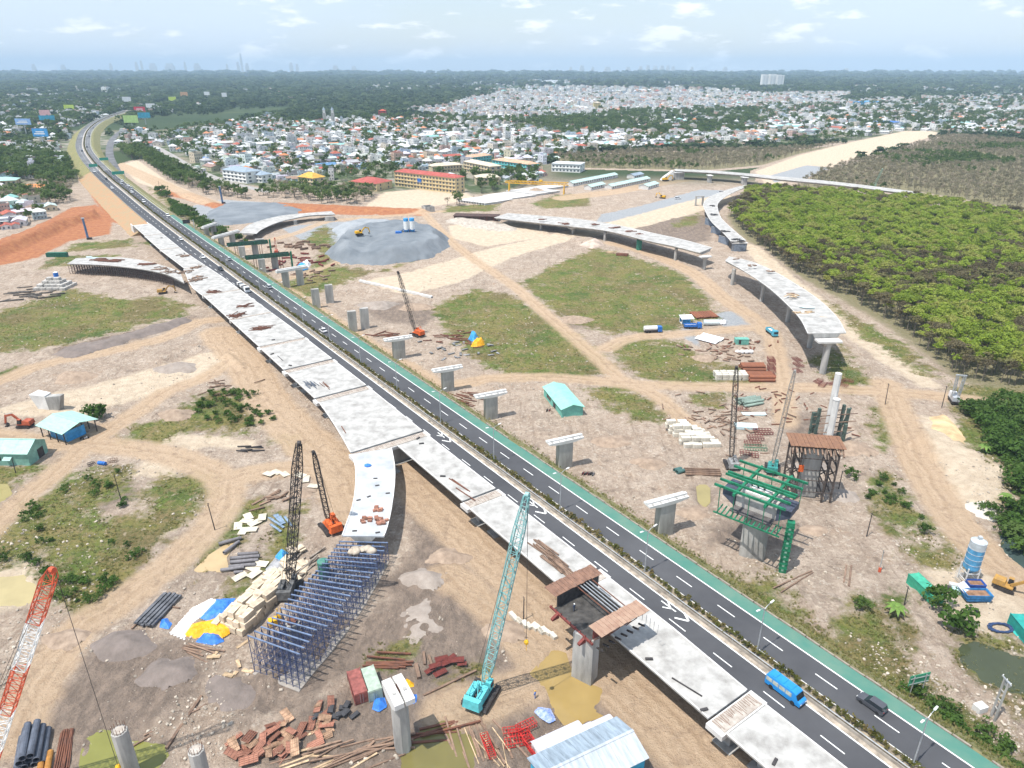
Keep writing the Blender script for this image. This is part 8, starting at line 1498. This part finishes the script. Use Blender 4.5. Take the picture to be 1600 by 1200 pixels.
def house_parts(kind):
    """wall, roof and window meshes of one house type (metres)"""
    w = MB(); r = MB(); g = MB()
    def gable(L, Wd, h, rh, x=0, y=0, z=0, ov=.4):
        w.add([(x-L/2, y-Wd/2, z-.3), (x+L/2, y-Wd/2, z-.3), (x+L/2, y+Wd/2, z-.3), (x-L/2, y+Wd/2, z-.3), (x-L/2, y-Wd/2, z+h), (x+L/2, y-Wd/2, z+h), (x+L/2, y+Wd/2, z+h), (x-L/2, y+Wd/2, z+h), (x-L/2, y, z+h+rh-.06), (x+L/2, y, z+h+rh-.06)], [(0, 1, 5, 4), (2, 3, 7, 6), (1, 2, 6, 9, 5), (3, 0, 4, 8, 7)])
        sl = rh/(Wd/2); e = Wd/2+ov; z0 = z+h+rh-sl*e
        for s_ in (-1, 1): r.hexa([(x-L/2-ov, y, z+h+rh), (x+L/2+ov, y, z+h+rh), (x+L/2+ov, y+s_*e, z0), (x-L/2-ov, y+s_*e, z0), (x-L/2-ov, y, z+h+rh+.12), (x+L/2+ov, y, z+h+rh+.12), (x+L/2+ov, y+s_*e, z0+.12), (x-L/2-ov, y+s_*e, z0+.12)])
    def hip(L, Wd, h, rh, ov=.5, x=0, y=0, z=0):
        w.box(x, y, z-.3, L, Wd, h+.3); a, b = L/2+ov, Wd/2+ov; t = max(.3, a-b); r.add([(x-a, y-b, z+h), (x+a, y-b, z+h), (x+a, y+b, z+h), (x-a, y+b, z+h), (x-t, y, z+h+rh), (x+t, y, z+h+rh)], [(0, 1, 5, 4), (1, 2, 5), (2, 3, 4, 5), (3, 0, 4), (3, 2, 1, 0)])
    def flat(L, Wd, h, x=0, y=0): w.box(x, y, -.3, L, Wd, h+.3); [w.box(x+sx*(L/2-.1), y+sy*(Wd/2-.1), h, (L if sy else .2), (.2 if sy else Wd-.41), .8) for sx, sy in ((1, 0), (-1, 0), (0, 1), (0, -1)) if not (sx and sy)]; r.box(x, y, h+.004, L-.42, Wd-.42, .08)
    def wins(L, Wd, fl, n, fh=3.3):
        for s_ in (-1, 1):
            for f in range(fl):
                for k in range(n): g.box(-L/2+L*(k+.5)/n, s_*(Wd/2+.02), fh*f+1.0, min(1.3, L/n*.36), .07, 1.3)
                for y_ in (-Wd*.22, Wd*.22): g.box(s_*(L/2+.02), y_, fh*f+1.0, .07, 1.1, 1.4)
    if kind == 0: gable(13, 8, 3.4, 1.5); wins(13, 8, 1, 4)
    elif kind == 1: flat(5.2, 15, 9.8); w.box(0, 3.5, 9.8, 3.4, 4, 2.6); r.box(0, 3.5, 12.42, 4, 4.6, .15); wins(5.2, 15, 3, 2)
    elif kind == 2: hip(10.5, 9.5, 6.6, 2.8); w.box(0, -5.3, 3.3, 4, 1.5, .25); wins(10.5, 9.5, 2, 4)
    elif kind == 3: gable(24, 13, 4.8, 2.0); wins(24, 13, 1, 6)
    elif kind == 4: flat(8, 11, 3.8); r.box(0, -6.4, 2.9, 8.4, 2.6, .12); wins(8, 11, 1, 3)
    elif kind == 5: flat(9, 12, 10.2); r.box(-1, 1, 12.3, 6.5, 8, .15); [w.box(x, y, 10.2, .25, .25, 2.1) for x in (-4, 2) for y in (-2.6, 4.6)]; wins(9, 12, 3, 4)
    elif kind == 6: gable(11, 7, 3.0, 1.2); gable(8, 5, 2.7, 1.0, 1.5, -6.2); wins(11, 7, 1, 4)
    elif kind == 7: hip(8, 8, 3.6, 2.2); flat(5, 6, 7, 5.5, 1); wins(8, 8, 1, 3)
    return w, r, g
HP = []; HFAR = []; GL2 = mat('house_window', (.09, .11, .13), .3, .2, 1)
for k in range(8):
    w, r, g = house_parts(k); ow = w.build('wall', HW); orf = r.build('roof', HRF); og = g.build('window_row', GL2); HP.append((ow.data, orf.data, og.data))
    m = MB(); m.add(w.v, w.f); n0 = len(m.f); m.mi = 1; m.add(r.v, r.f); m.mi = 2; m.add(g.v, g.f); f_ = m.build('far_house', [FW, FR, GL2]); HFAR.append(f_.data)
    for o_ in (ow, orf, og, f_): bpy.data.objects.remove(o_)
DENSE = [([(225,240),(260,228),(330,222),(420,196),(560,186),(700,186),(830,200),(865,246),(825,285),(735,272),(600,262),(520,272),(480,288),(400,288),(330,286),(290,262)], .46), ([(640,178),(760,150),(830,138),(1000,140),(1200,148),(1345,146),(1310,164),(1160,173),(1000,176),(900,184),(760,190)], .8), ([(820,214),(1000,210),(1180,206),(1270,216),(1150,228),(1000,233),(880,240)], .55), ([(1180,168),(1400,156),(1650,150),(1650,215),(1480,206),(1300,216),(1200,206)], .34), ([(-60,152),(130,150),(170,178),(110,205),(-60,222)], .25), ([(-60,228),(105,216),(112,262),(60,304),(-60,312)], .38), ([(-60,318),(72,318),(62,356),(-60,372)], .5), ([(330,205),(430,180),(430,215),(340,228)], .35), ([(160,205),(230,205),(250,235),(200,232)], .3), ([(1000,180),(1160,180),(1180,195),(1010,200)], .25)]
# named landmarks first, so that houses keep clear of them
LM = []  # (x,y,radius)
def keep(px, py, r_): b = P(px, py); LM.append((b.x, b.y, r_)); return b
def block(name, label, cat, base0, base1, depth, floors, wallm, roofm, nwin, fh=3.5, hip_h=2.6, gallery=False, ends=True, group=None):
    """long building between two front base pixels with window openings as parts"""
    p, q = P(*base0), P(*base1); L = (q-p).length; a = math.atan2(q.y-p.y, q.x-p.x); d = Vector((-math.sin(a), math.cos(a), 0)); c = (p+q)/2+d*depth/2; LM.append((c.x, c.y, L*.5+6)); LM.append((p.x, p.y, 14)); LM.append((q.x, q.y, 14))
    t = thing(name, label, cat, (c.x, c.y, 0), a, group); h = floors*fh+.6; MB().box(0, 0, -.3, L, depth, h+.3).build('wall', wallm, t)
    x_, b_ = L/2+.7, depth/2+.9; tt_ = x_-b_; MB().add([(-x_, -b_, h), (x_, -b_, h), (x_, b_, h), (-x_, b_, h), (-tt_, 0, h+hip_h), (tt_, 0, h+hip_h)], [(0, 1, 5, 4), (1, 2, 5), (2, 3, 4, 5), (3, 0, 4), (3, 2, 1, 0)]).build('roof', roofm, t)
    w0 = None
    for f in range(floors):
        MB().box(0, -depth/2-.35, f*fh+.0, L, .66, .3).build('floor_band', wallm, t) if f else None
        for k in range(nwin):
            x = -L/2+L*(k+.5)/nwin
            if w0 is None: w0 = MB().box(0, 0, 0, L/nwin*.46, .1, 1.7).build('window', GL2, t); o_ = w0
            else: o_ = share(w0, 'window', t)
            o_.location = (x, -depth/2-.04, f*fh+1.1)
        if ends: [share(w0, 'window', t, (L/2+.04, y, f*fh+1.1), (0, 0, math.pi/2)) for y in (-depth*.25, depth*.25)]
    for k in range(0, nwin+1, 3): MB().box(-L/2+L*k/nwin, -depth/2-.2, -.2, .5, .4, h+.1).build('pilaster', wallm, t)
    return t
YW = mat('school_yellow', (.62, .50, .29), .8, .1, .4); RT = mat('red_tin_roof', (.40, .095, .075), .6, .15, .3); CRW = mat('cream_wall', (.60, .50, .34), .8, .12, .4); BGR = mat('beige_tin_roof', (.60, .52, .40), .6, .12, .3); PCH = mat('peach_tiles', (.58, .36, .24), .7, .15, .3); TW = mat('turquoise_wall', (.16, .52, .52), .7, .1, .4)
sA = block('school', 'long four storey yellow school with a bright red roof', 'school', (618, 291), (712, 303), 13, 4, YW, RT, 19, fh=3.4); MB().box(-6, -7, 6.4, 5, .3, 4.2).build('blue_banner', BLUEP, sA)
sB = block('school', 'low yellow school hall with a red hip roof left of the long school', 'school', (547, 295), (589, 299), 24, 2, YW, RT, 9, fh=3.2, hip_h=4); block('school_building', 'cream school wing with a beige roof behind the long red roofed school', 'school', (676, 271), (722, 268), 12, 2, CRW, BGR, 10); block('school_building', 'three storey cream building with an end stair and beige roof behind the school', 'school', (725, 268), (766, 277), 14, 3, CRW, BGR, 9); block('school_building', 'single storey cream hall with beige roof beside the gravel yard', 'school', (745, 290), (780, 289), 16, 2, CRW, BGR, 6); block('school_building', 'turquoise building with a long peach tiled roof', 'school', (770, 260), (826, 268), 16, 2, TW, PCH, 12); block('school_building', 'second turquoise building with a peach roof farther left', 'school', (738, 256), (768, 252), 14, 2, TW, PCH, 7)
block('office', 'white two storey office with dark windows by the scrub wood', 'office', (862, 268), (906, 270), 22, 2, WHITE, WB, 8, fh=4.2, hip_h=1.4); block('villa', 'cream villa with an orange yellow hip roof beside the tree belt', 'house', (467, 288), (490, 291), 15, 2, CRW, mat('yellow_tiles', (.62, .36, .07), .7, .15, .4), 5, hip_h=4.5); block('villa', 'white three storey villa with grey roof by the side road', 'house', (350, 282), (386, 287), 18, 3, WHITE, ROOFG, 6, hip_h=3.5); block('villa', 'white three storey house with a dark roof at the end of the side road', 'house', (390, 284), (410, 286), 14, 2, WHITE, ROOFG, 4, hip_h=3.5)
block('hall', 'cream wall farm hall with a bright orange roof at the left edge', 'hall', (25, 301), (62, 300), 18, 1, CRW, mat('bright_orange_tiles', (.62, .24, .07), .7, .12, .3), 6); block('hall', 'long hall with a pale green roof at the left edge', 'hall', (-20, 290), (26, 288), 18, 1, CRW, MATS['pale_teal_roofing'], 6); block('hall', 'blue roofed hall with blue sides far beyond the road head', 'hall', (1350, 165), (1376, 164), 40, 2, BLUES, BLUES, 6, fh=5)
block('hall', 'blue roofed hall left of the road head behind the brown wood', 'hall', (1390, 197), (1410, 196), 40, 1, WHITE, BLUEP, 5, fh=6); block('hall', 'red walled block in the middle of the town', 'hall', (592, 183), (602, 183), 22, 4, REDP, REDL, 3); block('apartment_block', 'cream yellow apartment block in the dense far town', 'apartment block', (928, 174), (938, 174), 30, 6, mat('yellow_plaster', (.66, .56, .28), .8, .1, .2), BGR, 4)
# white high-rise
b = keep(1205, 139, 120); hz_ = hgt(1205, 116, b); t = thing('high_rise', 'white slab shaped high rise towering over the far right of the town', 'high-rise', b, .15); wW = 4*b.y/_c/F*.92
for k in range(6):
    MB().box(wW*(k-2.5)*1.4, (k % 2)*4, 0, wW*1.36, 22, hz_*(1, .97, 1, 1, .97, .93)[k]).build('tower_bay', mat('high_rise_white', (.80, .79, .77), .8, .05, .01), t)
    for f in range(14): MB().box(wW*(k-2.5)*1.4, (k % 2)*4-11.1, hz_*.06+f*hz_*.062, wW*.5, .4, hz_*.02).build('window_band', mat('band_glass', (.46, .48, .50), .4, .1, 1), t)
for px, lab in ((508, 'left grey church tower in the middle of the town'), (521, 'right grey church tower in the middle of the town')):
    b = keep(px, 193, 20); t = thing('church_tower', lab, 'tower', b, .2, 'twin church towers'); MB().box(0, 0, 0, 7, 7, 21).build('shaft', CONC, t); MB().box(0, 0, 21.01, 5, 5, 6).build('belfry', CONC_W, t); MB().cyl((0, 0, 27.01), (0, 0, 33), 3.6, .2, 4).build('spire', ROOFG, t)
g_ = np.random.RandomState(77); DQ = [(px2(q), d) for q, d in DENSE]; TQ = px2(TOWN)
ROADPTS = [tuple(p) for p in AX[::3]]; SIDE = smooth_line(px2([(420, 300), (350, 283), (300, 262), (262, 240), (240, 228)]), 8)
side = MB(); [side.sweep([[(p[0]-4.5, p[1]-2.5, gz(p[0], p[1])+.12), (p[0]+4.5, p[1]+2.5, gz(p[0], p[1])+.12)] for p in SIDE], close=False)]; sr = up_build(side, 'side_road', mat('dusty_side_road', (.36, .34, .32), .9, .15, .2, coord='World')); tag(sr, 'grey side road between the tree belt and the town', 'road', kind='structure')
SLIP = smooth_line(px2([(182, 268), (172, 245), (172, 228), (178, 215), (190, 205)], 0), 8); sl_ = MB(); sl_.sweep([[(p[0]-5, p[1]-1, .2), (p[0]+5, p[1]+1, .2)] for p in SLIP], close=False); sr = up_build(sl_, 'slip_road', ASPH_OLD); tag(sr, 'grey slip road right of the far highway bend', 'road', kind='structure')
def free(x, y, r_):
    k = np.ones(len(x), bool)
    for lx, ly, lr in LM: k &= (x-lx)**2+(y-ly)**2 > (lr+r_)**2
    d, _ = sd_line(x, y, ROADPTS); k &= d > 24+r_; d, _ = sd_line(x, y, SIDE); k &= d > 6+r_; d, _ = sd_line(x, y, SLIP); k &= d > 6+r_; return k
hx = []; tx = []
for y0, y1, sp_, hs_ in ((520, 1050, 12.5, 1), (1050, 2000, 15, 1.05), (2000, 3600, 24, 1.25), (3600, 7500, 52, 2.0)):
    w_ = y1*.86; X, Y = np.meshgrid(np.arange(-w_, w_, sp_), np.arange(y0, y1, sp_)); X = (X+g_.uniform(-.26, .26, X.shape)*sp_).ravel(); Y = (Y+g_.uniform(-.26, .26, Y.shape)*sp_).ravel(); u_, v_ = to_px(X, Y, 2); k = (u_ > -60) & (u_ < 1660); X, Y = X[k], Y[k]
    sdt = sd_poly(X, Y, TQ); dn = np.where(sdt > 0, .08, -1.0)
    for q, d in DQ: dn = np.where(sd_poly(X, Y, q)+(fbm(X*.004, Y*.004, 3)-.5)*sp_*8 > 0, np.maximum(dn, d), dn)
    dn = np.where((dn < 0) & (Y > 1500) & (fbm(X*.0016+4, Y*.0012, 3) > .52), .2, dn)
    dn = dn*np.clip(.35+1.7*fbm(X*.011+2, Y*.011, 3), 0, 1.5); fr = free(X, Y, 6); wd = g_at(X, Y, L_wood) < -8; ok = fr & wd & (g_at(X, Y, L_orange) < -3) & (g_at(X, Y, L_pale) < -3); r_ = g_.rand(len(X)); h_ = ok & (r_ < dn); hx.append(np.stack([X[h_], Y[h_], np.full(h_.sum(), hs_)], -1))
    tr_ = ok & ~h_ & (dn > -.5) & (g_.rand(len(X)) < np.clip((fbm(X*.008+8, Y*.008, 3)-.25)*2.8, .25, .9)); tx.append(np.stack([X[tr_], Y[tr_], np.full(tr_.sum(), hs_)], -1))
hx = np.concatenate(hx); hx = hx[np.argsort(hx[:, 1])]; nh = len(hx)
kind = np.where(hx[:, 1] < 1800, g_.choice(8, nh, p=[.30, .08, .13, .12, .14, .05, .12, .06]), g_.choice(8, nh, p=[.16, .24, .12, .12, .1, .16, .04, .06])); rot = np.where(g_.rand(nh) < .5, .35, .35+math.pi/2)+g_.normal(0, .13, nh)+(fbm(hx[:, 0]*.003, hx[:, 1]*.003, 2)-.5)*1.6
sz = ['single storey', 'narrow three storey', 'two storey', 'long low', 'flat roofed single storey', 'three storey', 'low twin gabled', 'mixed height']
WHERE = [((665, 295), 'by the long red roofed school'), ((568, 296), 'by the low school hall'), ((478, 288), 'near the villa with the yellow roof'), ((370, 284), 'by the white villa on the side road'), ((30, 345), 'left of the orange embankment'), ((40, 298), 'near the orange roofed farm hall'), ((200, 235), 'by the slip road'), ((800, 265), 'near the turquoise buildings'), ((885, 265), 'near the white office'), ((515, 195), 'near the twin church towers'), ((330, 240), 'beyond the side road'), ((60, 240), 'behind the bright blue billboard'), ((600, 240), 'in the middle of the town'), ((1000, 225), 'behind the brown scrub wood'), ((1400, 205), 'by the head of the new road')]
WP = [(P(*q), s_) for q, s_ in WHERE]; HOUSES = []
for i in range(min(300, nh)):
    x, y, s = hx[i]; k = kind[i]; wn, wc = WALLC[g_.choice(6, p=[.4, .2, .13, .08, .12, .07])]; rn, rc = ROOFC[g_.choice(9, p=RW)]; wh = min(WP, key=lambda q: (q[0].x-x)**2+(q[0].y-y)**2)[1]
    lb_ = '%s %s house with %s roof %s' % (sz[k], wn, rn, wh); lb_ = lb_ if len(lb_.split()) <= 15 else '%s house with %s roof %s' % (wn, rn, wh)
    t = thing('house', lb_, 'house', (x, y, 0), rot[i], 'houses of the town'); sc_h = s*g_.uniform(.85, 1.15); t.scale = (sc_h,)*3
    for nm, me_, c in (('wall', HP[k][0], wc), ('roof', HP[k][1], rc), ('window_row', HP[k][2], None)):
        o_ = share(me_, nm, t)
        if c: o_.color = (*[v*g_.uniform(.88, 1.05) for v in c], 1)
        else: o_['kind'] = 'stuff'
    HOUSES.append(t)
scatter('town_houses', 'hundreds of small white and grey houses of the far town', 'houses', np.stack([hx[300:, 0], hx[300:, 1], np.zeros(nh-300)], -1), hx[300:, 2], rot[300:], HFAR, kind[300:])
tx = np.concatenate(tx)
# tree belts along the side road, the school and the left verge
for poly, sp_, seed in (([(185,235),(225,232),(300,275),(345,300),(400,305),(390,312),(330,306),(270,285),(215,262)], 7, 41), ([(400,296),(560,300),(660,308),(730,312),(725,322),(640,322),(500,318),(400,308)], 8, 42), ([(-60,235),(60,240),(115,250),(122,285),(100,300),(60,285),(-60,275)], 7.5, 43), ([(0,305),(60,302),(110,300),(112,318),(70,322),(0,318)], 7, 44), ([(720,272),(830,265),(840,290),(790,296),(730,300)], 10, 45), ([(960,205),(1130,195),(1180,205),(1100,225),(990,225)], 15, 46), ([(840,190),(980,188),(1000,205),(880,215)], 14, 47), ([(1080,170),(1190,175),(1200,195),(1090,190)], 18, 48)):
    X, Y = cells(poly, sp_, .45, seed); k = free(X, Y, 0) & (g_at(X, Y, L_pale) < -3); tx = np.concatenate([tx, np.stack([X[k], Y[k], np.full(k.sum(), 1.0)], -1)])
tx = tx[np.argsort(tx[:, 1])]; n = len(tx); ts_ = tx[:, 2]*g_.uniform(.75, 1.45, n)*np.where(tx[:, 1] > 1500, 1.25, 1); tr2 = g_.uniform(0, 6.28, n); ti = g_.randint(0, 4, n); dry = (tx[:, 1] < 720) & (g_.rand(n) < .3); TA = TOWN_ALL+SCRUB_ALL[:1]; ti = np.where(dry, 4, ti)
for i in range(300):
    o_ = share(TA[ti[i]], 'town_tree', None, (tx[i, 0], tx[i, 1], 0), (0, 0, tr2[i]), (ts_[i],)*3); wh = min(WP, key=lambda q: (q[0].x-tx[i, 0])**2+(q[0].y-tx[i, 1])**2)[1]; tag(o_, ('bare brownish tree ' if dry[i] else 'dark green broad crowned tree ')+wh, 'tree', 'trees of the town')
scatter('town_trees', 'dark green trees scattered between the far houses', 'trees', np.stack([tx[300:, 0], tx[300:, 1], np.zeros(n-300)], -1), ts_[300:], tr2[300:], TOWN_ALL+SCRUB_ALL[:1], ti[300:])
# far woods up to the horizon
g = np.random.RandomState(91); nn = 52000; y = 900*(13000/900)**g.rand(nn); x = g.uniform(-.84, .84, nn)*(y+40); sdt = sd_poly(x, y, TQ); k = (fbm(x*.0016, y*.0008+3, 4)+g.uniform(-.12, .12, nn) > .44)
for q, d in DQ:
    if d > .3: k &= sd_poly(x, y, q) < 10
k &= (sdt < 0) | (fbm(x*.004+1, y*.004, 3) > .56)
k &= free(x, y, 5) & (g_at(x, y, L_wood) < -6) & (g_at(x, y, L_pale) < -6) & (g_at(x, y, L_orange) < -6); fs_ = np.maximum(5.5, y*.0042)*g.uniform(.7, 1.5, nn); scatter('far_woods', 'dark bluish green woods reaching to the horizon', 'woods', np.stack([x, y, np.zeros(nn)], -1)[k], fs_[k], g.uniform(0, 6.28, nn)[k], FARC)
# hazy skyline
SKY_ = [(14, 98, 9), (30, 101, 5), (45, 99, 9), (58, 99, 8), (62, 103, 6), (150, 104, 5), (190, 105, 6), (255, 103, 4), (290, 101, 4), (297, 99, 3), (312, 103, 9), (335, 103, 12), (356, 101, 3), (372, 103, 8), (413, 104, 3), (433, 89, 3), (428, 101, 4), (440, 103, 5), (500, 102, 5), (508, 104, 4), (560, 106, 8), (585, 107, 7), (880, 108, 4), (895, 106, 6), (910, 108, 4), (930, 108, 8), (958, 108, 6), (975, 107, 5), (985, 106, 5), (995, 107, 6), (1004, 106, 6), (1012, 106, 5), (1019, 107, 5), (1045, 108, 4), (1090, 108, 6), (1255, 110, 6)]
for px, py, w in SKY_:
    Yd = 13500+(px*37 % 900); sc_k = Yd/_c/F*.96; xx = (px-800)*sc_k; t_ = thing('skyline_tower', 'faint hazy tower of the skyline on the horizon', 'tower', (xx, Yd, 0), .2, 'hazy towers on the horizon'); hh_ = (H+(112.2-py)*sc_k*1.0)
    MB().box(0, 0, 0, w*sc_k, w*sc_k*.5, hh_*.7).build('lower_block', CONC_W, t_); MB().box(0, 0, hh_*.7+.01, w*sc_k*.7, w*sc_k*.4, hh_*.18).build('upper_block', CONC_W, t_)
# far industrial sheds
for i in range(60):
    px = g_.uniform(620, 1600); b = P(px, g_.uniform(122, 136)); s = b.y/1000; o_ = MB().hexa([(-30*s, -9*s, 0), (30*s, -9*s, 0), (30*s, 9*s, 0), (-30*s, 9*s, 0), (-30*s, -8*s, 3*s), (30*s, -8*s, 3*s), (30*s, 8*s, 3*s), (-30*s, 8*s, 3*s)]).build('factory_hall', WB, loc=(b.x, b.y, 0), rz=g_.uniform(-.2, .2)); o_.scale = (g_.uniform(.3, .8),)*3; tag(o_, 'pale factory hall in the far plain', 'hall', 'pale halls in the far plain')
# ------------------------------------------------------------------ labels of look-alikes counted from the left
ORD = ['leftmost', 'second', 'third', 'fourth', 'fifth', 'sixth', 'seventh', 'eighth', 'ninth', 'tenth', 'eleventh', 'twelfth', 'thirteenth', 'fourteenth']
def tell_apart(objs, key, words=lambda i, n: (ORD[i]+' ' if i == 0 else (ORD[i]+' from the left, '))):
    d = {}
    for o in objs: d.setdefault(o['label'], []).append(o)
    for lab, q in d.items():
        if 1 < len(q) <= len(ORD):
            q.sort(key=key)
            for i, o in enumerate(q):
                s = words(i, len(q))+lab
                if len(s.split()) <= 16: o['label'] = s
pxk = lambda o: to_px(o.location[0], o.location[1], o.location[2])[0]
tops = [o for o in COL.objects if o.parent is None and o.get('label') and o.get('kind') not in ('stuff', 'structure')]
tell_apart([o for o in tops if o.get('category') == 'street lamp'], lambda o: o.location.y, lambda i, n: ('nearest ' if i == 0 else ORD[i]+' nearest '))
tell_apart([o for o in tops if o.get('category') != 'street lamp'], pxk)
# ------------------------------------------------------------------ air
me_ = bpy.data.meshes.new('haze'); hb = MB().box(0, 0, 0, 60000, 24000, 384); me_.from_pydata(hb.v, [], hb.f); ho = bpy.data.objects.new('haze', me_); COL.objects.link(ho); ho.location = (0, 11000, -3)
hm = bpy.data.materials.new('haze'); hm.use_nodes = True; t = hm.node_tree; t.nodes.remove(t.nodes['Principled BSDF']); pv = N(t, 'ShaderNodeVolumePrincipled'); pv.inputs['Color'].default_value = (.58, .79, 1.0, 1); pv.inputs['Density'].default_value = 8e-5; pv.inputs['Anisotropy'].default_value = -.15; t.links.new(pv.outputs[0], t.nodes['Material Output'].inputs['Volume']); me_.materials.append(hm); pass
tag(ho, 'pale blue haze in the air towards the horizon', 'haze', kind='stuff')
for o in COL.objects:
    if o.type == 'MESH' and o.name.startswith('haze'): o.display_type = 'WIRE'
